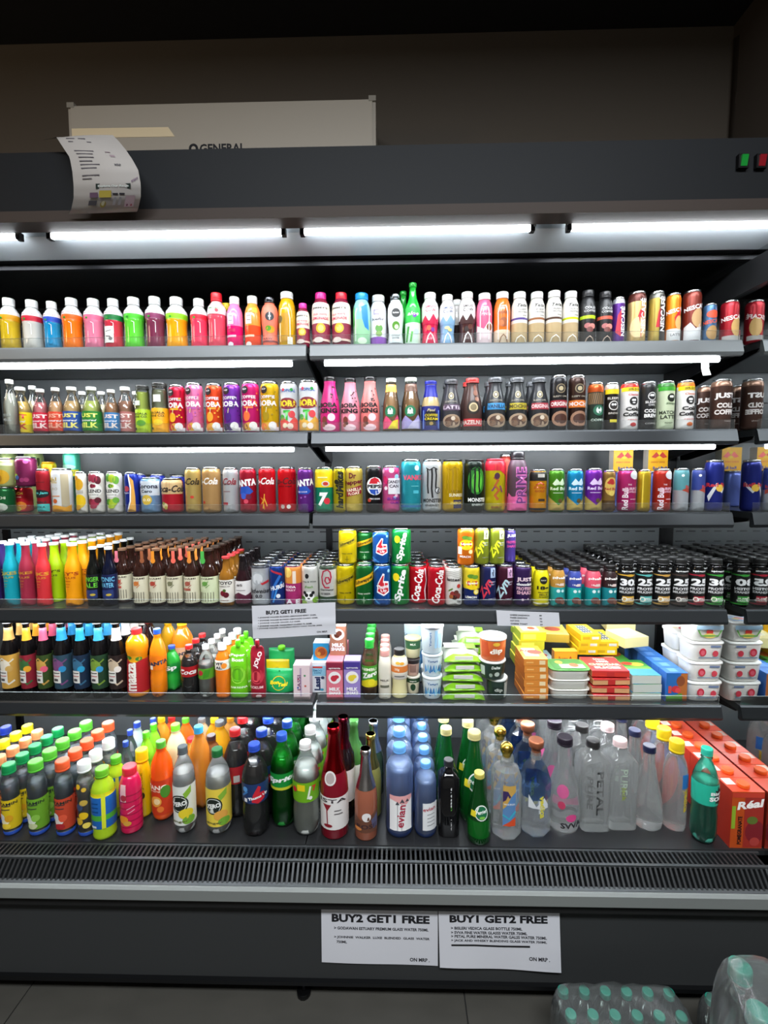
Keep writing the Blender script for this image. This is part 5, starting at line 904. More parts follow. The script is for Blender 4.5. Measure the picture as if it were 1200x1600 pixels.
pouch(440, 44, 1012, 'green zip pouch at the back, behind the yellow pouch', '18a45c', dict(rows=ROWZ, cap='6ac818'))
crt = lambda *a, **k: box('s5', *a, **k)
r1 = crt(473, 26, 1035, 'white and pink drink carton with upright lettering', 'e6d0d4', .05, 5, side='dcc4ca', top='e8c4cc', sd='white and pink drink carton', P=[L([(-.1, .1), (-.1, .92)], .05, 'b8a0b8'), C(-.4, .6, .03, 'c04a5a'), C(.4, .7, .03, '4a8a5a'), C(.45, .4, .03, 'c05a4a'), C(-.45, .35, .03, '5a6ab0'), T('LASSI', -.3, .5, .1, '7a4a70', .44, 90)])
r2 = crt(498, 26, 1031, 'blue and white drink carton with upright dark lettering', 'dfe6ea', .05, 4, side='c4d4e0', top='e6e6e6', sd='blue and white drink carton', bands=[(.56, .9, '8ac4dc')], P=[T('Lassi', -.05, .30, .2, '1c2e5a', .46, 90, .05), T('SMOO', 0, .74, .07, '2a6a90', .3, b=.03), T('COW', 0, .66, .07, '2a6a90', .24, b=.03), Rr(-.6, .6, .82, .88, 'b83a34'), C(.6, .5, .06, '2a3a60', .05), C(.5, .1, .06, '3aa0c0', .04)])
MS = lambda c1, f1: [Rr(-1, 1, .78, .97, c1), T('epigamia', 0, .82, .05, 'f2eef0', .3, b=.03), C(0, .58, .16, 'f2eeee', .16), C(-.1, .56, .08, f1), C(.2, .6, .07, f1, .05), T('MILK', 0, .28, .09, 'f6f2f4', .28, b=.05), T('SHAKE', 0, .18, .08, 'f6f2f4', .3, b=.05)]
r3 = crt(524, 26, 1029, 'pink milkshake carton with strawberries', 'e0788a', .05, 4, side='c85a70', top='d88a98', sd='pink milkshake carton', P=MS('8a2440', 'c83040'))
r4 = crt(551, 26, 1028, 'lilac milkshake carton with vanilla flower', '9a86c8', .05, 5, side='7a66b0', top='a898d0', sd='lilac milkshake carton', P=MS('4a3a90', 'e8d040'))
crt(503, 25, 996, 'bright blue snack carton with round orange dish on top of cartons', '2a9ad0', .05, on=r2, y0=r2[1]+.02, top='d8e0e4', side='2080b4', hh=.06, P=[C(0, .45, .36, 'c87830', .36), C(.1, .5, .22, 'a04a20', .22), C(-.25, .4, .1, 'e0a040')])
crt(529, 25, 977, 'brown chocolate milkshake carton stacked on the pink one', 'a87058', .05, on=r3, y0=r3[1]+.02, top='c89a80', side='8a5440', hh=.1, P=[C(0, .72, .22, 'efe6e0', .2), C(-.1, .7, .1, '5a2a1c'), C(.2, .76, .09, '6a3424')] + [T('MILK', 0, .36, .13, 'f6f2f4', .4, b=.05), T('SHAKE', 0, .22, .12, 'f6f2f4', .46, b=.05)])
bot('s5', 'slim', 577, 25, 998, 'clear lemon drink bottle with green cap and lime label', 'd8dcc8', '2aa83a', fin='g', liq=(.55, '8a5a34'), hmax=.205, n=5, label=(.22, .58, '4a9a2a'), sd='clear lemon drink bottle with green cap', P=[T('NIMBU', 0, .52, .05, 'f0f4dc', .26, b=.03), T('Zero', .05, .43, .09, 'f6f6ee', .28, 14, .05, .2), G([(-1.2, .22), (-1.2, .3), (0, .36), (1.2, .3), (1.2, .22)], 'd8c820'), C(.3, .3, .06, 'e8d82a')])
bot('s5', 'smooth', 601, 21, 1014, 'cream drink bottle with pink rimmed cap', 'e2dccc', 'e8a8a0', n=4, hmax=.19, sd='cream drink bottle with pink rimmed cap', P=[T('MILK', 0, .4, .04, '5a5248', .18), Rr(-.7, .7, .25, .3, '6a6a5a')])
bot('s5', 'shake', 624, 27, 1013, 'cream dressing bottle with orange label and black cap', 'e6dca6', '1e1c1c', n=2, hmax=.19, label=(.4, .84, 'efe6d4'), sd='cream dressing bottle with black cap', lbands=[(.55, .68, 'e0803a')], P=[C(-.2, .75, .05, 'e8b040', .03), C(.3, .74, .05, 'd89a30', .03), T('20g', -.3, .615, .06, 'f6e8d8', .1), Rr(-.8, .9, .42, .52, 'd8d0c4'), L([(-.6, .47), (.6, .47)], .02, '4a4a4a')])
def tub(xc, w, yt, desc, c, s, **kw): return item('s5', 'tub', xc, w, yt, desc, dict(c=c, **s), kw.pop('n', 1), **kw)
q = tub(645, 24, 1059, 'cream pot with dark green band at the bottom of its stack', 'd8d0b4', dict(bands=[(.62, .9, '2a4a30')], lid='e4e0d0', P=[C(0, .38, .16, '24442c', .2), T('epigamia', 0, .72, .1, 'e8e4d8', .4)]), hh=.062, name='yogurt_pot')
q = tub(645, 23, 1030, 'pinkish pot in the middle of the small pot stack', 'c8a494', dict(bands=[(.7, .9, '2a2426')], lid='3a3436', P=[Rr(-.5, .5, .2, .66, '8a6a60')]), on=q, y0=q[1], hh=.058, name='yogurt_pot')
tub(645, 27, 995, 'cream pot with green foil top of the small pot stack', 'd0c8a0', dict(bands=[(.45, .9, '2f5a38')], lid='d8d4a0', P=[T('MILK', 0, .7, .1, 'e8e4d8', .3)]), on=q, y0=q[1], hh=.07, name='yogurt_pot')
YP = [T('Yogurt', 0, .66, .14, '3a6aa0', .5, b=.03)] + [L([(-.9+.3*i, .15+.1*(i % 2)), (-.8+.3*i, .5), (-.7+.3*i, .2)], .07, ('3a8ac8', '8ac8e4', '2a70b0')[i % 3]) for i in range(7)]
q = tub(675, 33, 1058, 'white and blue yogurt pot, lowest of its stack', 'd2e0e8', dict(lid='e8f0f4', P=YP), hh=.078, name='yogurt_pot', n=2)
q = tub(675, 34, 1025, 'white and blue yogurt pot, middle of its stack', 'd2e0e8', dict(lid='dce8ee', P=YP), on=q, y0=q[1], hh=.076, name='yogurt_pot')
q3 = tub(675, 38, 982, 'white and blue yogurt pot, topmost of its stack', 'd6e4ec', dict(lid='eef4f8', P=[T('Yogurt', -.2, .5, .1, '4a7ab0', .5, 90, .03), L([(.3, .2), (.3, .8)], .1, '9ac4e0'), Rr(.5, 1.0, .2, .7, 'a8c8e0')]), on=q, y0=q[1], hh=.098, name='yogurt_pot')
tub(648, 36, 975, 'pale blue yogurt pot behind the small pot stack', 'c8dce8', dict(lid='e4eef4', P=YP), y0=1.66, hh=.24, name='yogurt_pot')
q = tub(776, 35, 1062, 'dark green dip tub with white lid, lowest of three', '2a3c34', dict(lid='e4e8e4', lo=.84, P=[Rr(-.6, .5, .2, .6, '1e2c26'), T('dip', 0, .45, .2, 'c8d0c8', .4), Rr(.6, 1.2, .1, .8, 'b8c0b8')]), hh=.072, name='dip_tub', cat='tub')
q = tub(769, 47, 1032, 'dark green dip tub with white lid, middle of three', '25382e', dict(lid='e8ece8', lo=.84, P=[T('Delite', .1, .66, .16, 'e0e8e0', .5, 0, .03, .2), C(.2, .3, .15, 'b8c4b8', .12), C(-.3, .25, .1, '8a9a8c', .1), Rr(-1.3, -.8, .2, .7, 'c8d0cc')]), on=q, y0=q[1]-.002, hh=.062, name='dip_tub', cat='tub', k=.9)
tub(770, 48, 997, 'orange dip tub with white lid on top of the dark tubs', 'dc6a34', dict(lid='eef0ee', lo=.84, P=[T('dip', .1, .40, .28, 'f4e8d8', .6, 8, .05), C(.1, .72, .16, 'f0c040', .08), G([(-1.2, .1), (-.4, .2), (-.6, .8), (-1.2, .8)], 'c04a24')], TP=[C(0, .5, .42, 'e06a30', .42), T('dip', 0, .5, .3, 'f4e0c8', .5, 0, .05)]), on=q, y0=q[1], hh=.078, name='dip_tub', cat='tub', k=.9)
# flat packs, boxes and tubs further right
def flat(name, cat, x0, x1, yb, hgt, dp, desc, c, y, z, rz=0.0, **kw):
    """a flat pack lying at shelf depth y, bottom at height z above the shelf, spanning pixels x0..x1 of its front edge"""
    xa = atY(x0, yb, y)[0]; xb = atY(x1, yb, y)[0]; R = (xb-xa)/2
    parts = build_box(hgt, R, dict(c=c, d=dp, **kw))
    put(parts, name, ((xa+xb)/2, y+dp/2, SH['s5']+.0005+z), desc, cat, kw.get('grp', 'packs on the fifth shelf'), rz)
    PLACED['s5'].append(((xa+xb)/2, y+dp/2, R, SH['s5']+z, hgt, dp/2))
def packet(x0, x1, yb, desc, y, z, hgt, dp, trim, bodyc, rz=0.0, rx=0.0):
    """soft plastic packet with crimped green edge"""
    xa = atY(x0, yb, y)[0]; xb = atY(x1, yb, y)[0]; R = (xb-xa)/2; b = MB(); m = mat(bodyc, 'p'); g = mat(trim, 'p'); n = 8
    prof = [(-.5, .05), (-.44, .12), (-.36, .75), (-.1, 1), (.2, 1), (.4, .7), (.5, .08)]
    for j, (yy, t) in enumerate(prof):
        for i in range(n+1):
            u = i/n*2-1; e = (1-abs(u)**4)
            b.v.append((u*R, yy*dp, hgt*(.06+.94*t*e)+.002*math.sin(i*2.1+j*1.7)))
    for j in range(len(prof)-1):
        for i in range(n): a = j*(n+1)+i; b.face([a, a+1, a+n+2, a+n+1], g if j < 2 else m, True)
    nb = len(b.v)
    b.v += [(-R, -.5*dp, 0), (R, -.5*dp, 0), (R, .5*dp, 0), (-R, .5*dp, 0)]; b.face([nb+3, nb+2, nb+1, nb], m)
    top0 = (len(prof)-1)*(n+1)
    b.face([nb, nb+1]+[i for i in range(n, -1, -1)], g); b.face([nb+2, nb+3]+[top0+i for i in range(n+1)], m)
    b.face([nb+3, nb]+[j*(n+1) for j in range(len(prof))], g); b.face([nb+1, nb+2]+[j*(n+1)+n for j in range(len(prof)-1, -1, -1)], g)
    r_ = root('snack_packet', ((xa+xb)/2, y+dp/2, SH['s5']+.0005+z), desc, 'packet', 'green packets on the fifth shelf', rz); r_.rotation_euler = (rx, 0, rz)
    b.obj('wrapper', r_)
    b = MB(); b.box(-R*.45, R*.5, -.502*dp-.0012, -.5*dp, hgt*.3, hgt*.75, mat('d8d8d0', 'l')); b.obj('sticker', r_)
    b = MB(); b.box(-R*.9, R*.2, -.1*dp, .25*dp, hgt+.0022, hgt+.0032, mat('e8ead8', 'l')); b.box(R*.3, R*.8, -.15*dp, .2*dp, hgt+.0022, hgt+.0032, mat(trim, 'l')); b.obj('label_print', r_)
zz = 0
for i in range(5):
    packet(692+i*0.5, 758-i*1.2, 1095-i*18, f'green edged clear snack packet, {("lowest", "second", "third", "fourth", "fifth")[i]} in the lying pile', 1.50+.004*i, zz, .027, .13, '86c428', 'c4c8b8', rz=(.0, .05, -.04, .06, .02)[i]); zz += .0305
for i in range(4): packet(700+i*6, 752+i*4, 1040-i*12, f'green edged snack packet at the back of the pile, {("lowest", "second", "third", "topmost")[i]}', 1.665, .02+.035*i, .03, .14, '7cc024', 'a8b49c', rz=.1-.06*i)
for i in range(6):
    flat('cheese_box', 'box', 819 if i else 818, 856, 1098-i*10, .0225, .12, f'flat orange cheese box, {("lowest", "second", "third", "fourth", "fifth", "topmost")[i]} in the front orange pile', 'dc8a3a', 1.499, i*.0235, rz=(.0, .02, -.015, .02, .0, -.02)[i], side='c8702a', top='ecb030' if i == 5 else 'dc9a40', P=[Rr(.3, .8, .2, .8, 'f0d8a8'), Rr(-.8, -.2, .4, .6, 'f2b868')], TP=[Rr(-.7, .5, .2, .8, 'e8d8a8'), C(.3, .5, .2, 'b83a2a', .16), T('Amul', -.2, .6, .2, 'c02a2a', .5)])
for i in range(4): flat('cheese_box', 'box', 806+i*2, 846+i*2, 1035, .03, .09, f'yellow green cheese box, {("lowest", "second", "third", "topmost")[i]} in the pile behind the orange one', ('b8b430', 'a8b83a', 'c8c02c', 'e4d028')[i], 1.645, .055+.031*i, rz=.03*(i % 2), side='8a9a2a', top=('e8d850'), TP=[Rr(-.7, .6, .2, .8, 'f0e8b0'), C(.1, .5, .16, 'c03a2a')], P=[Rr(-.8, .2, .2, .8, 'e8dc60')])
for i in range(4): flat('butter_box', 'box', 806+i*10, 833+i*9, 1000, .026, .07, f'small lime yellow butter box, {("first", "second", "third", "fourth")[i]} along the back of the fifth shelf', ('c8d030', 'e8d820', 'b0cc38', 'd8d428')[i], 1.76, .12+.0265*(i), rz=(.1, -.05, .08, -.1)[i], side='8aa028', top='ecd838', P=[Rr(-.8, .3, .2, .8, 'f0ec90')], TP=[T('Amul', 0, .5, .3, 'c04030', .8)])
flat('cheese_box', 'box', 866, 902, 1035, .062, .03, 'upright orange box with lettering behind the white trays', 'e8a02c', 1.64, .05, top='dcc040', side='c87820', P=[Rr(-.85, .85, .12, .88, 'f0a828'), T('lumA', 0, .55, .3, 'c8402a', .8, b=.03)])
flat('cheese_box', 'box', 838, 868, 1030, .05, .1, 'light blue cheese spread box behind the orange pile', '9ac0d8', 1.66, .02, top='b8d4e4', side='6a98b8', TP=[Rr(-.6, .6, .3, .7, 'd8e0e8'), C(.2, .5, .14, 'a84040')])
flat('cheese_box', 'box', 850, 892, 1000, .03, .12, 'yellow green pizza cheese box lying behind the upright orange box', 'd8b848', 1.72, .115, rz=-.12, top='c8c060', side='a89a3a', TP=[Rr(-.7, .7, .2, .8, 'e8c050'), C(0, .5, .24, 'b04a30', .2)])
for i in range(3):
    xa = atY(861, 1090, 1.50)[0]; xb = atY(926, 1090, 1.50)[0]
    parts = build_tub(.034, (xb-xa)/2, dict(c='dcdcd4', sq=6, flat=.72, lo=.84, lid='e6e6de' if i < 2 else '4a8a3a', TP=[Rr(-1, 1, 0, 1, '3a7a34'), Rr(-.5, 1, .1, .5, 'c8d8b0'), C(.4, .4, .2, 'd8603a', .2), C(-.4, .7, .16, 'e0b040')] if i == 2 else None))
    put(parts, 'cheese_tray', ((xa+xb)/2, 1.50+.055, SH['s5']+.0005+.0335*i), f'white cheese slice tray, {("lowest", "middle", "topmost with green film") [i]} of the pile beside the red packs', 'tray', 'white trays on the fifth shelf')
    PLACED['s5'].append(((xa+xb)/2, 1.555, (xb-xa)/2, SH['s5']+.0335*i, .034, .05))
for i in range(4):
    top = i == 3
    flat('cheese_pack', 'pack', 926, 984, 1092-15*i, .02, .115, f'red edged cheddar slice pack, {("lowest", "second", "third", "topmost with big white lettering")[i]} in its pile', 'd8a070' if not top else 'd43a30', 1.502+.002*i, i*.026, rz=(.02, -.03, .03, -.02)[i], side='c88a58', top='d02c34', P=[Rr(-1, 1, .75, 1, 'c83a3a'), Rr(-.2, .2, .0, .75, 'c0302e')], TP=[T('Dlecta', 0, .84, .1, 'f6e8e0', .34), T('100%', .05, .66, .13, 'f6ece4', .34, b=.04), T('CHEDDAR', 0, .44, .15, 'f2d8b0', .9, b=.05), T('SLICES', 0, .22, .15, 'f2e4c8', .74, b=.05)])
for i in range(3):
    flat('cheese_pack', 'pack', 988, 1033, 1095-13*i, .027, .13, f'white cheese pack with green blue film, {("lowest", "middle", "topmost")[i]} of the pile beside the blue cartons', 'c8ccc4', 1.50+.002*i, i*.0285, rz=(-.02, .03, .0)[i], side='b4b8b0', top='3a8a3a', TP=[Rr(-1, 1, 0, .4, '3a8ac8'), Rr(-1, 1, .4, .55, '6ab040'), C(.2, .7, .2, 'd8b040', .12), C(-.4, .75, .14, 'c84030', .1)])
flat('cheese_pack', 'pack', 946, 985, 1040, .02, .14, 'green pizza cheese pack lying behind the red cheddar packs', '4a8a34', 1.625, .062, rz=.06, top='4a8a34', TP=[C(0, .5, .3, 'd86a30', .2), Rr(-.8, .0, .1, .3, 'e8e0c0')])
bl = crt(1052, 33, 1047, 'blue cheese carton with red cow head and orange corner', '2a6ab4', .045, 6, name='cheese_carton', sd='blue cheese carton', side='3a70c0', top='3a74c0', P=[G([(.2, 0), (1, 0), (1, 1), (.4, 1), (.1, .6)], 'b86a30'), C(.35, .72, .14, '8a4a2a', .18), C(-.1, .44, .14, 'c83038', .12), C(.1, .4, .09, 'e0484a'), Rr(-.8, -.5, .3, .55, 'c84a4a'), G([(-1, 0), (-1, .2), (0, .26), (.5, .3), (.6, 0)], '5a9a3a')], TP=[Rr(-.5, .3, .2, .8, '6a9ad8')])
for col_, (xc, w) in enumerate(((1097, 56),)):
    below = None
    for i in range(4):
        yt = (1072, 1043, 1013, 981)[i]; nm = ("lowest", "second", "third", "topmost")[i]
        TPc = [Rr(-.8, .8, .1, .9, 'e6e2dc'), C(0, .5, .2, 'c83a48', .2), C(.45, .4, .12, 'c88a90', .12), C(-.5, .6, .12, 'd8c8a0')]
        if i == 3: TPc = [Rr(-.8, .8, .1, .9, '9ab8d8'), C(0, .5, .2, 'c84a40', .2), C(.4, .4, .14, 'e0c060')]
        Pc = [C(-.35, .48, .17, 'c0283c', .2), C(-.35, .46, .1, 'd86070', .12), C(.4, .42, .14, 'c43a4a', .15), Rr(.1, .7, .72, .82, '6a7a9a'), L([(-.6, .22), (.6, .22)], .05, '7a8aa0')] if i < 3 else [C(0, .5, .16, 'c83a30', .18), C(0, .3, .3, 'd8c060', .12), L([(-.7, .6), (-.5, .3), (.5, .3), (.7, .6)], .07, '5a9a40'), Rr(-.8, .8, .6, .8, 'a8c8e0')]
        s_ = dict(c='e8e6e0', sq=5, flat=.8, lo=.82, lid='f4f4f0', P=Pc, TP=TPc, sd=f'white cheese tub, {nm} of its stack')
        below = item('s5', 'tub', xc, w, yt, f'white cheese tub with red cow, {nm} of the stack by the mirrored end', s_, 2 if i < 3 else 1, on=below, y0=None if below is None else below[1], name='cheese_tub', cat='tub', hh=.066)
for i, (x0, x1, yy, z_, d_) in enumerate(((968, 1012, 1.645, .125, 'front'), (952, 994, 1.765, .14, 'rear'))):
    flat('cheese_block', 'cheese', x0, x1, 1000, .035, .1, f'pale yellow wrapped cheese block, the {d_} one above the blue cartons', 'e8d898', yy, z_, rz=(.25, -.15)[i], top='ecdc9c', TP=[C(0, .5, .34, 'f2ecd0', .26), T('cheese', 0, .5, .12, '8a8050', .5)])
for i in range(5):
    flat('butter_box', 'box', 902+i*1.5+(24 if i > 2 else 0), 934+i*1.5+(26 if i > 2 else 0), 1025, .024, .13, f'bright yellow box with blue check, {("lowest", "second", "third", "fourth", "topmost")[i]} of the yellow boxes behind the cheddar packs', 'ecc41c', 1.665, .09+.0245*(i if i < 3 else i-3), rz=.04*(i % 3)-.03, side='d8a818', top='f0cc24', P=[Rr(-.8, -.1, .3, .7, 'c8a010'), Rr(.1, .8, .3, .7, 'd8d8d0')], TP=[Rr(-.5, .5, .15, .8, '4a5a7a')] + [Rr(-.5+.25*a_, -.38+.25*a_, .15+.16*b_, .23+.16*b_, 'e8e0c0') for a_ in range(4) for b_ in range(4)])
flush()

# ================================================================= BOTTOM DECK
def dk(fam, xc, w, yt, desc, c, cap=None, n=1, **kw): return bot('deck', fam, xc, w, yt, desc, c, cap, n, **kw)
def hyd(xc, w, yt, desc, cap, lab, art, n, **kw):
    return dk('hydra', xc, w, yt, desc, 'd4dde4', cap, n, fin='g', liq=(.74, 'b4bec8', 'f'), capv=(.87, 1, .74), label=(.1, .52, lab), sd=desc, bands=[(0, .06, '2a50b0', 'j')],
        P=[Rr(-1.3, -.75, .1, .52, 'c8ccd0'), L([(-.5, .44), (.6, .44)], .012, '3a3a3a'), L([(-.5, .39), (.5, .39)], .012, '3a3a3a'), T('VITAMIN', 0, .47, .04, '26302a', .3), C(-.1, .22, .06, art[0], .05), C(.35, .26, .05, art[1]), C(.0, .15, .06, art[2], .04), C(-.5, .28, .05, 'dfe6ea')], **kw)
hyd(13, 33, 1193, 'clear drink bottle with dark green cap and yellow label', '14904e', 'd4b81c', ('f0e8c0', 'd8a020', 'f0d040'), 5, dxb=.002)
hyd(55, 36, 1188, 'clear drink bottle with light green cap and green label', '5ac03a', '6aa02a', ('e0e8d8', '8ac04a', 'c8d0a0'), 5, dxb=.002)
hyd(97, 34, 1187, 'clear drink bottle with orange red cap and red label', 'ea5c30', 'c0442a', ('e8ddd4', 'e0583a', 'b02a30'), 5, dxb=.002)
dk('hydra', 131, 32, 1189, 'clear lemon drink bottle with white cap', 'd8e0e6', 'eef0f0', 5, fin='g', liq=(.74, 'b4bcb8', 'f'), capv=(.87, 1, .74), dxb=.002, bands=[(0, .06, '2a50b0', 'j')], P=[C(-.3, .7, .035, 'e8b828'), C(.4, .66, .03, 'e8c040'), C(.2, .3, .06, 'e8c020', .05), C(-.4, .22, .06, 'd8b030', .05), C(.5, .16, .05, 'f0d860', .04), C(-.2, .42, .05, '3a4a6a', .05), C(.3, .48, .05, 'c8a848', .04)])
hyd(-24, 33, 1196, 'clear drink bottle with peach cap at the frame edge', 'f4a06a', 'd8803a', ('f0d8c0', 'e89a50', 'd86a30'), 5, dxb=.003)
hyd(-60, 33, 1198, 'clear drink bottle with yellow cap at the frame edge', 'f0e020', '8a9a2a', ('f0e8c0', 'd8c020', 'f0d040'), 6, dxb=.003)
hyd(-97, 33, 1199, 'clear drink bottle with blue cap at the frame edge', '2a40a8', '5a6ab0', ('e0e8f0', '4a6ac0', '8aa0d0'), 6, dxb=.003)
hyd(-135, 33, 1199, 'clear drink bottle with red cap at the frame edge', 'd83040', 'b03a40', ('f0e0e0', 'd04a50', 'a02a30'), 6, dxb=.003)
dk('maxbot', 159, 41, 1199, 'lime and yellow sports bottle with blue label set forward', 'a8cc24', '6ec02a', 1, y0=1.340, label=(.18, .7, '1c62b0'), lbands=[(.3, .38, '4aa83a'), (.64, .7, 'e8e020')], P=[L([(.5, .18), (.55, .7)], .05, 'd8e030'), L([(-.9, .2), (-.95, .66)], .04, '8ac83a'), L([(-.5, .56), (.1, .56)], .014, '0e4a88'), L([(-.5, .5), (.1, .5)], .014, '0e4a88'), L([(-.5, .44), (.1, .44)], .014, '0e4a88'), Rr(-.6, -.1, .2, .23, 'd8e0e8')])
dk('maxbot', 181, 32, 1181, 'lime sports bottle with blue label behind the forward one', 'a8cc24', '5ab82a', 3, y0=1.431, label=(.18, .7, '1c62b0'), sd='lime sports bottle with blue label', P=[L([(.5, .18), (.55, .7)], .05, 'd8e030')])
dk('smooth', 202, 38, 1196, 'ribbed raspberry pink drink bottle with red cap', 'd41c52', 'e02a3e', 2, y0=1.366, capv=(.85, 1, .66), sd='ribbed raspberry pink drink bottle', bands=[(v, v+.02, 'a81440') for v in (.1, .2, .3, .4, .5, .6)], P=[Rr(-.5, .1, .52, .78, 'e8b8bc'), C(-.15, .58, .05, 'b03040'), C(-.3, .24, .08, 'e8902a', .06), C(.1, .18, .06, 'd8a040', .04), L([(.1, .4), (.8, .44)], .012, 'f0a0b8'), L([(.2, .34), (.8, .38)], .012, 'f0a0b8')])
dk('slim', 221, 27, 1170, 'slim yellow juice bottle with yellow cap', 'e8c40c', 'f0d416', 2, y0=1.429, capv=(.82, 1, .78), sd='slim yellow juice bottle', P=[C(.2, .34, .05, '3a3010', .06), Rr(-.4, .1, .4, .8, 'f2dc60'), T('JUICE', .3, .56, .06, '8a6a08', .26, 90)])
dk('straight', 251, 37, 1157, 'orange juice bottle with green cap and red orange label', 'f0560e', '5ab436', 3, y0=1.418, hmax=.27, label=(.1, .55, 'c83a1a'), sd='orange juice bottle with green cap', P=[T('TANG', -.2, .46, .06, 'f4e4d4', .26, b=.04), T('orange', -.2, .41, .025, 'f0c8a8', .2), C(-.2, .28, .07, 'e8a040'), C(-.1, .28, .04, 'f4d8a0'), C(.7, .4, .06, '4a8a2a', .08), C(.2, .18, .04, 'e87a30')])
dk('straight', 228, 26, 1143, 'bottle with bright green cap behind the yellow juice', '7ac82a', '52c024', 3, y0=1.502, hmax=.27)
for xc, yt, y_ in ((193, 1158, 1.46), (200, 1140, 1.53), (236, 1122, 1.60)):
    dk('straight', xc+3, 22, yt, f'clear bottle with dark blue cap {dict([(193, "behind the raspberry bottle"), (200, "second behind the raspberry bottle"), (236, "far back below the shelf")])[xc]}', 'd0d8e0', '2a48b4', 1, fin='g', liq=(.6, 'aab8c4', 'f'), y0=y_, hmax=.26)
dk('straight', 274, 34, 1131, 'cloudy lemonade bottle with lime cap behind the orange juice', 'd8d4a8', '6ac42c', 2, y0=1.523, hmax=.27)
def zero(xc, w, yt, desc, cap, lab, acc, y0): dk('straight', xc, w, yt, desc, 'f2f6f6', cap, 1, y0=y0, petal=.1, fin='g', liq=(.72, 'eef2f2', 'f'), label=(.12, .58, lab), P=[C(-.1, .38, .105, '1e2620', .105), C(-.1, .38, .09, 'd8dcd4', .09), C(-.1, .38, .082, '1e2620', .082), T('ZERO', -.1, .38, .055, 'f2f4f0', .17, 10, .05), C(.5, .26, .08, acc, .06), C(.75, .18, .07, '7ab03a', .05), G([(.3, .5), (1.0, .58), (1.0, .5), (.5, .44)], '8ab83a'), T('ginger', -.1, .17, .03, '6a6a3a', .2)])
zero(285, 37, 1165, 'clear soda bottle with grey cap and white lemon label', '5a6266', 'e4e8e2', 'e8d030', 1.366)
zero(339, 41, 1169, 'clear soda bottle with dark green cap and yellow label', '1f6a34', 'ecd04a', 'e8a84a', 1.368)
dk('straight', 310, 34, 1134, 'amber soda bottle with light blue cap behind the soda bottles', 'c87a2a', '3aa8dc', 3, y0=1.471, petal=.09, hmax=.28)
dk('straight', 299, 32, 1152, 'amber soda bottle with red cap between the clear soda bottles', 'd08a34', 'd82c34', 2, y0=1.460, petal=.09)
dk('soda', 330, 34, 1148, 'brown soda bottle with dark cap behind the yellow label soda', '7a4a2a', '3a2428', 2, y0=1.445, petal=.09, label=(.36, .58, '6a3a1a'))
dk('soda', 343, 34, 1126, 'golden soda bottle with grey cap further back', 'd89a1c', '6a6e70', 3, y0=1.533, petal=.09, hmax=.27)
dk('straight', 335, 30, 1121, 'golden bottle with yellow cap under the shelf edge', 'e0a020', 'f0d818', 1, y0=1.627, hmax=.26)
COLA = dict(fin='g', liq=(.80, '160a0a'), petal=.09)
dk('soda', 367, 40, 1138, 'large cola bottle with red cap and red label', 'e2e8e6', 'dc2a2e', 5, y0=1.434, hmax=.285, label=(.42, .62, 'a01c24'), sd='large cola bottle with red cap', P=[Rr(.1, .6, .44, .52, 'b8b0ac'), C(-.3, .46, .03, 'e8d8d8')], **COLA)
dk('soda', 397, 43, 1161, 'dark cola bottle with blue cap and navy label', 'dfe6e6', '2a4ec0', 5, y0=1.361, label=(.40, .62, '1e3868'), sd='dark cola bottle with blue cap', P=[G([(.0, .42), (.1, .5), (.5, .6), (.7, .58), (.6, .52), (1.0, .52), (1.0, .44), (.5, .4)], 'cc2434'), T('Thums Up', .5, .47, .04, 'f2f2f4', .22, 10, .05), C(-.5, .56, .03, '5a9ad8'), L([(-.8, .48), (-.3, .54)], .02, '3a7ac0'), Rr(-.6, -.35, .42, .46, 'e8e8ea')], **COLA)
dk('soda', 440, 39, 1145, 'green lemon soda bottle with blue cap and white script', '1c9a34', '2a58c4', 5, y0=1.398, petal=.09, fin='g', liq=(.78, '1e9e38'), label=(.44, .62, '128a34'), lbands=[(.44, .47, 'c8cc30')], sd='green lemon soda bottle with blue cap', P=[T('Sprite', .15, .55, .07, 'f4f8f4', .34, 5, .05, .2)])
dk('soda', 477, 43, 1158, 'clear cloudy lemon bottle with white cap and lime label', 'e0e8e6', 'f0f0ee', 5, y0=1.368, petal=.1, fin='g', liq=(.76, 'e6ece8'), label=(.40, .62, '6fae1c'), sd='cloudy lemon bottle with white cap', P=[Rr(-.5, .1, .53, .6, 'e8d018'), T('7', .8, .55, .06, 'd82a30', .05, b=.05), C(-.75, .54, .03, 'c82a34'), L([(.3, .44), (.5, .58)], .02, 'e8f0d8'), C(.5, .45, .02, 'f2f6e8')])
dk('champ', 521, 45, 1133, 'red sparkling drink bottle with red foil neck and cocktail label', '7c1022', None, 1, y0=1.364, fin='n', neck=(.6, 1.0, 'b8141e', 's'), label=(.1, .40, 'e6e2e0'), P=[T('ISTA', .0, .37, .035, '3a3034', .26), G([(-.75, .335), (-.1, .335), (-.4, .27)], '8a1a28'), L([(-.42, .28), (-.38, .15)], .01, '8a1a28'), C(-.35, .14, .04, '8a1a28', .015), L([(.1, .28), (.6, .28)], .008, '4a4446'), L([(.1, .25), (.7, .25)], .008, '4a4446'), C(-.2, .57, .06, 'd8d2d0', .06), C(-.2, .57, .045, 'a89a98', .045)])
dk('champ', 571, 37, 1169, 'rose sparkling bottle with silver foil neck', '9a5a44', None, 1, y0=1.354, fin='n', neck=(.57, 1.0, 'd4d0d2', 's'), P=[G([(-1.2, .1), (-1.2, .3), (-.4, .24), (.3, .28), (1.2, .34), (1.2, .1)], '6a4434'), C(.1, .28, .05, 'e8e4e4'), T('ROSE', .1, .17, .05, '3a2a30', .24), G([(.5, .24), (1.2, .3), (1.2, .14), (.7, .14)], '5a5a7a'), C(-.7, .14, .05, 'd8884a', .02)])
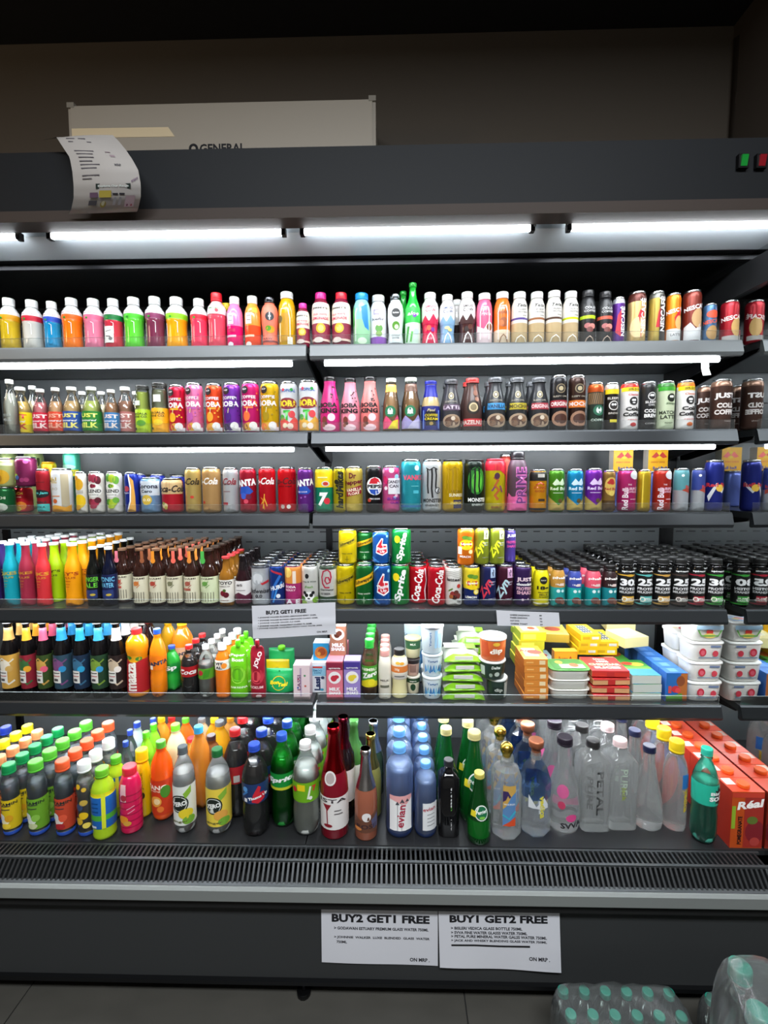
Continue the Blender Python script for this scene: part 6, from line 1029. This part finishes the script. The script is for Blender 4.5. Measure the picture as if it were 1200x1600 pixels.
dk('wine', 536, 36, 1119, 'dark wine bottle with maroon capsule behind the red bottle', '1a1012', None, 1, y0=1.425, fin='n', hmax=.33, neck=(.7, 1.0, '6a1c2c', 's'), label=(.18, .5, 'e4e0dc'))
dk('wine', 553, 34, 1124, 'green bottle with white label far behind the red bottle', '3a6a34', None, 1, y0=1.50, fin='n', hmax=.28, label=(.18, .5, 'e4e4de'))
dk('champ', 579, 34, 1146, 'sparkling bottle with gold foil neck behind the rose bottle', '8a8a4a', None, 1, y0=1.445, fin='n', neck=(.6, 1.0, 'c8b25a', 's'))
dk('champ', 583, 33, 1126, 'green sparkling bottle with pale silver foil behind the gold one', '2a4030', None, 1, y0=1.528, fin='n', hmax=.285, neck=(.6, 1.0, 'c8ccd0', 's'))
def evi(xc, w, yt, desc, n, y0, tall):
    dk('evian', xc, w, yt, desc, 'e0ecfc', '6eb2f6', n, y0=y0, fin='g', liq=(.8, 'c6dafc', 'f'), bands=[(0, .07, '4a78dc', 'g')], sd=desc, label=None,
       P=([Rr(-.75, .95, .1, .5, 'ececec'), G([(-.75, .5), (.95, .5), (.95, .46), (.5, .4), (.1, .41), (-.3, .44), (-.75, .45)], 'e8a8a8'), G([(-.3, .4), (-.15, .44), (0, .4)], '4a4a52'), G([(0, .42), (.18, .47), (.36, .42)], '4a4a52'), G([(.4, .43), (.55, .465), (.7, .43)], '4a4a52'), T('evian', .1, .27, .085, 'b03048', .26, 84, .02)] if tall else [Rr(-.3, 1.2, .12, .5, 'e6e8ea'), T('evian', .3, .42, .05, 'b03048', .18, 8, .02)] + [L([(.1, .34-.05*i), (.8, .35-.05*i)], .008, '6a6a72') for i in range(4)]))
evi(624, 46, 1163, 'large clear blue water bottle with pink white label', 6, 1.372, True)
evi(665, 37, 1189, 'smaller clear blue water bottle with white side label', 6, 1.366, False)
dk('square', 701, 33, 1186, 'black square water bottle with white upright lettering', '0c0c0e', '26262a', 4, y0=1.368, fin='n', sq=5, segs=24, sd='black square water bottle', P=[T('evocus', .35, .56, .07, 'd8d8da', .28, -90, .03), T('H2O', .35, .18, .06, 'b8b8ba', .16, -90), T('K', .35, .40, .06, '6ac04a', .05, -90)])
dk('perrier', 697, 38, 1136, 'green glass water bottle with cream cap behind the black bottle', '0c4a1c', 'd8cc8a', 2, y0=1.481, fin='n', hmax=.285, sd='green glass water bottle behind the black one', P=[C(-.3, .4, .07, '14582c', .09)])
PER = [C(.1, .48, .115, 'e8ece6', .105), C(.1, .48, .1, '1c6a44', .09), T('Perrier', .1, .495, .05, 'f0f4f0', .19, 8, .03), C(.15, .42, .045, '7ac04a', .02), Rr(-1.0, -.45, .42, .5, 'd8c82a')]
dk('perrier', 749, 38, 1206, 'small green glass water bottle standing forward on the deck', '0a3a14', 'c8bc5a', 1, y0=1.339, fin='n', P=PER, capv=(.93, 1, .44), bands=[(.12, .36, '0f5c1c')])
dk('perrier', 741, 44, 1142, 'large green glass water bottle with cream green cap', '0b4a1a', 'd8cc8a', 1, y0=1.429, fin='n', P=PER)
dk('perrier', 731, 38, 1124, 'green glass water bottle at the back under the shelf', '0b4a1a', 'd8cc8a', 1, y0=1.494, fin='n', hmax=.28, P=PER)
# clear glass bottles
GL = dict(fin='w')
LUX = [Rr(-.42, .42, .18, .62, '5a86b8'), G([(-.42, .62), (.42, .62), (.42, .55), (.1, .5), (-.2, .4), (-.42, .36)], 'c8a050'), G([(-.42, .56), (-.1, .56), (.1, .5), (-.42, .44)], '3a2a5a'), G([(-.42, .18), (.42, .28), (.42, .18)], 'd8502a'), L([(-.42, .3), (.0, .26), (.42, .34)], .02, '3ab0c8'), T('WATER', 0, .42, .02, 'e0e8f0', .12)]
dk('deca', 792, 49, 1160, 'eight sided clear bottle with gold ball stopper and painted label', 'e4ecea', None, 4, y0=1.368, ball='c8a848', segs=8, smooth=False, sd='eight sided clear bottle with gold stopper', P=LUX, **GL)
dk('vedica', 838, 50, 1155, 'six sided clear bottle with blue upper half and copper stopper', 'dfe8ec', None, 4, y0=1.371, segs=8, smooth=False, bands=[(.42, .8, '2a5ab8', 'g')], sd='six sided clear bottle, copper stopper', mush='b06a4a', P=[T('vedica', .2, .36, .06, 'd8cc3a', .24, -88, .04), T('HIMALAYAN', .0, .36, .02, 'e0e8f0', .14, -88), G([(-.7, .48), (-.2, .36), (.3, .46), (.6, .38), (.6, .34), (-.7, .34)], 'd8dce0')], **GL)
dk('svva', 883, 52, 1150, 'round shouldered clear bottle with dark cap and pink crown print', 'e4ecea', '241c28', 4, y0=1.375, sd='round shouldered clear bottle with dark cap', P=[T('SVVA', .25, .12, .06, '1c1c20', .24, 4, .03), C(.2, .2, .06, 'd84a8a', .04), C(-.4, .47, .07, 'c85a8a', .07), C(-.45, .33, .04, 'b83a5a')], **GL)
dk('square', 927, 44, 1155, 'square clear bottle with dark cap and dark upright lettering', 'e2eae8', '2c2a2a', 4, y0=1.375, sq=9, segs=32, sd='square clear bottle with dark cap', P=[T('PETAL', .2, .46, .08, '2a2c2c', .5, -90), T('PURE', -.5, .45, .06, '4a4c4c', .36, -90)], **GL)
dk('square', 969, 44, 1154, 'square clear bottle with pale pink cap', 'e2eae8', 'e4c8c8', 4, y0=1.375, sq=9, segs=32, sd='square clear bottle with pale pink cap', P=[T('PURE', -.1, .58, .08, 'a8b8a8', .3, -90), T('jack', -.1, .44, .06, '8a9a3a', .16, -90)], **GL)
dk('cone', 1015, 52, 1164, 'pear shaped clear bottle with navy cap', 'e2eae8', '1c2040', 4, y0=1.368, sd='pear shaped clear bottle with navy cap', **GL)
dk('slim', 1058, 41, 1156, 'clear bottle with yellow cap and blue label', 'e2eae8', 'ecc81c', 4, y0=1.382, capv=(.87, 1, .62), sd='clear bottle with yellow cap', P=[Rr(.05, .9, .5, .66, '2a6ab4'), T('vedica', .5, .36, .06, 'd0b82a', .26, -90, .04)], **GL)
dk('soda', 1105, 45, 1168, 'teal soda water bottle with teal cap and black starburst', 'a8dcd0', '2eb49a', 5, y0=1.350, petal=.1, fin='g', liq=(.66, '52bca4', 'j'), label=(.44, .66, '24ac90'), sd='teal soda water bottle', P=[G([(0.15, .55), (.28, .58), (.2, .62), (.4, .6), (.5, .65), (.7, .61), (1.0, .63), (1.1, .56), (1.1, .47), (.8, .48), (.6, .45), (.45, .48), (.25, .46), (.3, .5)], '16201e'), T('Bisleri', .65, .575, .035, 'f0f4f2', .2, b=.04), T('SODA', .65, .52, .05, 'f0f4f2', .22, b=.06)])
def real(xc, w, yt, desc, n, **kw): return box('deck', xc, w, yt, desc, 'b84a1a', .064, n, name='juice_carton', side='c83a2a', top='d8492e', capc='e05a1c', capy=-.008, sd=desc, P=[Rr(-1, 1, .9, 1, 'c03a28'), Rr(-.2, 1, .0, .9, '9a2a20'), T('Réal', .15, .78, .14, 'f6f2ee', .46, 8, .04, .2), T('POMEGRANATE', -.45, .32, .07, '2a1410', .5, 90, .04), Rr(-1, -.75, .35, .75, '8aa82a'), C(.5, .3, .16, '7a1c24', .2), C(.3, .5, .09, '5a6a2a', .07), C(.5, .12, .08, 'a83a34')], TP=[Rr(-.9, -.3, .5, .95, 'e8d8d0')], **kw)
real(1160, 50, 1226, 'orange red juice carton with white script beside the teal soda bottle', 6, y0=1.346)
flush()
for xc, yt, cc, cp, y_, d_ in ((252, 1120, 'e8a02c', 'f0c018', 1.60, 'orange bottle with yellow cap far back below the shelf edge'), (268, 1119, 'd85a2a', 'd8282c', 1.66, 'red orange bottle with red cap far back below the shelf edge'), (290, 1121, 'e86a1c', '62c030', 1.58, 'orange bottle with green cap far back below the shelf edge'), (315, 1122, 'e8c8a0', '8a8c8e', 1.64, 'pale peach bottle far back below the shelf edge'), (214, 1128, 'c0ccd4', '2a48b4', 1.58, 'cloudy bottle with blue cap far back below the shelf edge'), (360, 1120, 'd8a050', 'd89a28', 1.62, 'tan bottle far back below the shelf edge')):
    dk('straight', xc, 27, yt, d_, cc, cp, 1, y0=y_, petal=.09, hmax=.27)
flush()

# ================================================================= AIR CONDITIONER ON THE WALL
ax0, az1 = atY(106, 160, 1.80); ax1, _ = atY(587, 160, 1.80)
AC = root('air_conditioner', ((ax0+ax1)/2, 1.80, az1-.3), 'long white wall air conditioner half hidden behind the fridge canopy', 'air conditioner')
acw = ax1-ax0; acm = mat('b0a89d', 'p')
b = MB(); b.prism([(0, .02), (-.004, .05), (0, .285), (.012, .296), (.21, .30), (.21, .0), (.03, .0)], -acw/2, acw/2, acm); b.obj('casing', AC)
b = MB(); b.box(-acw/2+.012, acw/2-.012, -.0055, -.0002, .06, .283, mat('b4aca0', 'p')); b.obj('front_panel', AC)
for sx in (-1, 1):
    b = MB(); b.box(sx*(acw/2-.012)-.013, sx*(acw/2-.012)+.013, -.007, .03, .278, .2955, mat('9a948a', 'p')); b.obj('corner_clip', AC)
tx0 = atY(106, 205, 1.79)[0]-(ax0+ax1)/2; tx1 = atY(272, 205, 1.79)[0]-(ax0+ax1)/2
tz0 = atY(190, 213, 1.79)[1]-(az1-.3); tz1 = atY(190, 199, 1.79)[1]-(az1-.3)
b = MB(); y_ = -.0066
pt = [(tx0+.012, y_, tz0), (tx1, y_, tz0-.002), (tx1-.022, y_, tz1), (tx0+.012, y_, tz1+.002)]
b.poly(pt, mat('efdcb8', 'm')); b.poly([(p[0], y_+.001, p[2]) for p in pt][::-1], mat('efdcb8', 'm')); b.obj('tape_strip', AC)['label'] = 'cream adhesive tape strip'
gx, gz = atY(347, 232, 1.79)
me = print_mesh([T('GENERAL', .0, .0, .03, '1c1c20', .165, b=.03), C(-.105, .0, .017, '1c1c20'), C(-.105, .0, .008, 'b4aca0')], 1.0, 1.0, None, D=0.0)
o = link('brand_print', me, AC, (gx-(ax0+ax1)/2, -.0058, gz+.004-(az1-.3)))

# ================================================================= PAPERS
PAP = mat('d4d5dc', 'm')
def sheet(name, corners, Y, label, wave, prints, Wd, Hd, lift=None, bump=.0, ybase=0.0):
    """paper fixed to a face at depth Y; corners in pixels: top-left, top-right, bottom-right, bottom-left"""
    P4 = [Vector((atY(u, v, Y)[0], Y, atY(u, v, Y)[1])) for u, v in corners]
    c = (P4[0]+P4[1]+P4[2]+P4[3])/4
    r_ = root(name, c, label, 'paper sign', 'printed offer papers')
    nx, nz = 16, 10; b = MB()
    def at(s, t, e=0.0):
        p = (P4[0]*(1-s)+P4[1]*s)*(1-t)+(P4[3]*(1-s)+P4[2]*s)*t
        p.y -= wave(s, t)+e
        return p-c
    for j in range(nz+1):
        for i in range(nx+1): b.v.append(tuple(at(i/nx, j/nz)))
    n0 = len(b.v)
    for j in range(nz+1):
        for i in range(nx+1): b.v.append(tuple(at(i/nx, j/nz, -.0004)))
    for j in range(nz):
        for i in range(nx):
            a = j*(nx+1)+i; b.face([a, a+1, a+nx+2, a+nx+1], PAP, True); b.face([n0+a, n0+a+nx+1, n0+a+nx+2, n0+a+1], PAP, True)
    b.obj('sheet', r_)
    me = print_mesh(prints, Hd, Wd, None, D=0.0)
    for v in me.vertices:
        x, y, z = v.co; s = x/Wd; t = 1-z/Hd; v.co = at(s, t, .0006)
    link('lettering', me, r_)
    return r_
def line(txt, x0, x1, y, h, b=.03, col='2a2a30'):           # text between fractions x0..x1 of the sheet width
    return lambda ar: T(txt, (x0+x1)/2, 1-y, h, col, (x1-x0)*ar, 0, b)
def offer(corners, Y, label, lines, ar, wave, extra=()):
    Wd = 1.0; Hd = 1.0/ar
    sheet('offer_sign', corners, Y, label, wave, [f(ar) for f in lines] + list(extra), Wd, Hd)
offer([(394, 946), (524, 941), (525, 991), (396, 997)], YS-.0125, 'white BUY2 GET1 FREE paper hanging on the fourth shelf rail',
      [line('BUY2 GET1 FREE', .17, .65, .22, .12, .045, '16161c'), line('> JOHNNIE WALKER BLONDE LEMONADE BERRY 250ML', .07, .77, .37, .05), line('> JOHNNIE WALKER BLONDE LEMONADE CLASSIC 250ML', .07, .79, .46, .05), line('> JOHNNIE WALKER GINGER ALE 250ML', .07, .58, .54, .05), line('> JOHNNIE WALKER TANQUERAY CLASSIC TL 250ML', .07, .72, .62, .05), line('> JOHNNIE WALKER TANQUERAY PEACH TONIC WATER 250ML', .06, .84, .70, .05), line('ON MRP.', .77, .90, .90, .06)], 2.45,
      lambda s, t: .003+.003*math.sin(s*5+.5)+(.006*max(0, .1-abs(t-.62))*10*.5))
offer([(775, 953), (873, 957), (875, 979), (777, 977)], YS-.0125, 'small white price paper on the right part of the fourth shelf rail',
      [line('CHEESE SANDWICH', .21, .52, .26, .1), line('PANEER SANDWICH', .21, .48, .44, .1), line('HOT DOG', .21, .35, .64, .1), line('CHEESE TOAST', .21, .48, .84, .1), line('80', .68, .72, .24, .1), line('90', .68, .72, .46, .1), line('70', .68, .72, .66, .1), line('60', .68, .72, .86, .1)], 4.2, lambda s, t: .003+.002*math.sin(s*4))
b1 = MB()
offer([(502, 1419), (684, 1423), (684, 1508), (503, 1502)], 1.238, 'white BUY2 GET1 FREE paper on the fridge base',
      [line('BUY2 GET1 FREE', .09, .93, .16, .15, .045, '16161c'), line('> GODAWAN ESTUARY PREMIUM GLASS WATER 750ML', .11, .92, .345, .055), line('> JOHNNIE  WALKER  LUXE  BLENDED  GLASS  WATER', .11, .93, .515, .055), line('750ML', .13, .22, .60, .05), line('ON MRP .', .76, .93, .90, .07)], 2.1, lambda s, t: .0015+.002*t*(.5+.5*math.sin(s*6)))
offer([(685, 1421), (874, 1422), (876, 1517), (687, 1509)], 1.234, 'white BUY1 GET2 FREE paper with black underline on the fridge base',
      [line('BUY1 GET2 FREE', .09, .9, .15, .13, .045, '16161c'), line('> BISLERI VEDICA GLASS BOTTLE 750ML', .10, .69, .31, .05), line('> SVVA FINE WATER GLASSS WATER 750ML', .10, .73, .385, .05), line('> PETAL PURE MINERAL WATER GALSS WATER 750ML', .10, .89, .45, .05), line('> JACK AND WHISKY BLENDING GLASS WATER 750ML', .10, .89, .525, .05), line('ON MRP .', .74, .91, .80, .065)], 1.95, lambda s, t: .0015+.004*t*t*(.5+.5*math.sin(s*7+1)),
      [L([(.10, 1-.605), (.3, 1-.60), (.5, 1-.61), (.75, 1-.60)], .03, '0c0c10')])
# little white tag under the top shelf
tx, tz = atY(1101, 572, 1.50)
TG = root('paper_tag', (tx, 1.50, tz), 'small white paper tag hanging under the top shelf end', 'tag')
b = MB(); q = [(-.011, .0, .026), (.011, .0, .026), (.013, -.002, -.01), (.016, -.008, -.028), (-.008, -.008, -.03), (-.010, -.002, -.01)]
for yy in (0, .0012): b.poly([(p[0], p[1]+yy, p[2]) for p in (q if yy == 0 else q[::-1])], mat('eeeee6', 'm'))
b.obj('paper', TG)

# curled menu sheet over the canopy edge
def flyer():
    Yb = 1.292; r_ = root('menu_sheet', (atY(160, 280, Yb)[0], Yb, atY(160, 280, Yb)[1]), 'curled printed menu sheet hanging over the canopy edge', 'menu sheet')
    c = Vector(r_.location)
    rows = [(0.0, (66, 219), (176, 211), .012), (.08, (88, 214), (186, 221), .028), (.2, (97, 228), (198, 236), .05), (.35, (109, 246), (208, 251), .062), (.5, (113, 268), (216, 266), .066), (.65, (115, 290), (220, 288), .06), (.8, (115, 310), (220, 308), .045), (.92, (111, 328), (216, 326), .022), (1.0, (106, 335), (214, 331), .008)]
    def edge(t):
        for a, c_ in zip(rows, rows[1:]):
            if t <= c_[0]:
                k = (t-a[0])/(c_[0]-a[0])
                f = lambda p, q: (p[0]+(q[0]-p[0])*k, p[1]+(q[1]-p[1])*k)
                return f(a[1], c_[1]), f(a[2], c_[2]), a[3]+(c_[3]-a[3])*k
        return rows[-1][1:]
    def at(s, t, e=0.0):
        l, r2, o = edge(t); Y = Yb-o-e-.012*math.sin(PI*s)*(t < .99)
        u, v = l[0]+(r2[0]-l[0])*s, l[1]+(r2[1]-l[1])*s - 3*math.sin(PI*s)*(1-t)
        x, z = atY(u, v, Y); return Vector((x, Y, z))-c
    b = MB(); nx, nz = 10, 24; m = mat('98938f', 'm')
    for e in (0, -.0005):
        for j in range(nz+1):
            for i in range(nx+1): b.v.append(tuple(at(i/nx, j/nz, e)))
    n0 = (nx+1)*(nz+1)
    for j in range(nz):
        for i in range(nx):
            a = j*(nx+1)+i; b.face([a, a+1, a+nx+2, a+nx+1], m, True); b.face([n0+a, n0+a+nx+1, n0+a+nx+2, n0+a+1], m, True)
    b.obj('sheet', r_)
    pr = [L([(.14, 1-y), (.14+w, 1-y)], .012, '4a464c') for y, w in ((.10, .3), (.14, .36), (.26, .3), (.30, .26), (.345, .24), (.39, .2), (.43, .3), (.47, .24), (.55, .26), (.585, .14))]
    pr += [L([(.62, 1-.26), (.70, 1-.26)], .012, '6a5a60'), L([(.66, 1-.31), (.74, 1-.31)], .03, '8a7a80'), T('MRP', .72, 1-.43, .03, '3a363c', .1), T('enjoy', .92, 1-.60, .04, '5a3a5a', .12, 20)]
    pr += [Rr(.33, .85, 1-.70, 1-.64, '26302c'), T('Explore Our Range', .59, 1-.67, .03, 'c8d0cc', .46)]
    pr += [Rr(.24, .36, 1-.80, 1-.74, '5a4458'), Rr(.38, .56, 1-.80, 1-.72, '9a8a3a'), Rr(.58, .66, 1-.77, 1-.75, '26242a'), Rr(.68, .76, 1-.77, 1-.75, '26242a'), Rr(.24, .36, 1-.88, 1-.83, '4a4850'), C(.46, 1-.87, .045, '8a7a3a', .035), C(.46, 1-.86, .03, 'b8b49a', .025), Rr(.78, .92, 1-.90, 1-.78, 'b8a4b0'), C(.82, 1-.88, .012, '6a2a5a'), C(.88, 1-.88, .012, 'a03a50'), Rr(.6, .64, 1-.88, 1-.80, 'a8a8b0'), Rr(.68, .72, 1-.88, 1-.80, 'a8a8b0')]
    me = print_mesh(pr, 1.0, 1.0, None, D=0.0)
    for v in me.vertices: x, y, z = v.co; v.co = at(max(0, min(1, x)), max(0, min(1, 1-z)), .0012)
    link('label_print', me, r_)
flyer()

# ================================================================= SHRINK-WRAPPED WATER PACKS ON THE FLOOR
def water_pack(nm, loc, rz, nx, ny, label, R=.036, H=.24, only_top=False):
    r_ = root('water_pack', loc, label, 'water pack', 'wrapped water packs', rz)
    pr = PROF['straight']
    body = lathe('bottle', pr, H, R*.97, mat('b8ccc4', 'g'), segs=14)
    capm = cap_mesh(H, R*.97, (.915, 1, .52), mat('0a705e', 'p'), segs=16)
    for i in range(nx):
        for j in range(ny):
            x, y = (i-(nx-1)/2)*2*R, (j-(ny-1)/2)*2*R
            o = link('bottle', body, r_, (x, y, 0.001)); link('cap', capm, o)
    # shrink film: rounded block draped over the necks
    b = MB(); fm = mat('e8f0ec', 'x'); n = 40; hw, hd = nx*R+.003, ny*R+.003
    prof = [(0, 1.0), (.3, 1.0), (.62, 1.0), (.74, .985), (.84, .95), (.93, .90), (1.0, .84), (1.02, .7)]
    random.seed(len(nm)*13+nx)
    for v, k in prof:
        for q in range(n):
            a = 2*PI*q/n; e = (abs(math.cos(a))**8+abs(math.sin(a))**8)**(-1/8)
            wr = random.uniform(-.0015, .0015) if v < .9 else random.uniform(-.003, .003)
            inset = (1-k)*R*3.2
            x, y = (hw-inset)*math.cos(a)*e, (hd-inset)*math.sin(a)*e
            b.v.append((x+wr, y+wr, v*H+.002+(wr if 0 < v else 0)))
    for i in range(len(prof)-1):
        for q in range(n): a, c = i*n+q, i*n+(q+1) % n; b.face([a, c, c+n, a+n], fm, True)
    b.face([(len(prof)-1)*n+q for q in range(n)], fm)
    b.obj('shrink_film', r_)
    return r_
pcx = (atZ(878, 1548, .165)[0]+atZ(1047, 1548, .165)[0])/2
RB = .0272
water_pack('a', (pcx, atZ(960, 1548, .165)[1]-RB*2, 0), 0, 6, 3, 'low shrink wrapped pack of small water bottles with teal caps on the floor', RB, .165)
sx_, sy2 = atZ(1112, 1566, .165)
water_pack('ab', (sx_+RB*5.2, sy2-RB*1.6, 0), 0, 6, 3, 'low wrapped pack of small water bottles half hidden behind the tall pack', RB, .165)
# stacked packs of larger bottles, turned, at the frame edge
sx_, sy2 = atZ(1157, 1508, .61)
ang = math.radians(-16); RC = .038
cx, cy = 2*RC, -2*RC
ox, oy = sx_+cx*math.cos(ang)-cy*math.sin(ang)-RC*.0, sy2+cx*math.sin(ang)+cy*math.cos(ang)
w1 = water_pack('abc', (ox, oy, .0), ang, 3, 3, 'wrapped pack of large water bottles at the bottom of the turned stack', RC, .30)
w2 = water_pack('abcd', (ox, oy, .3095), ang, 3, 3, 'wrapped pack of large water bottles on top of the turned stack', RC, .30)
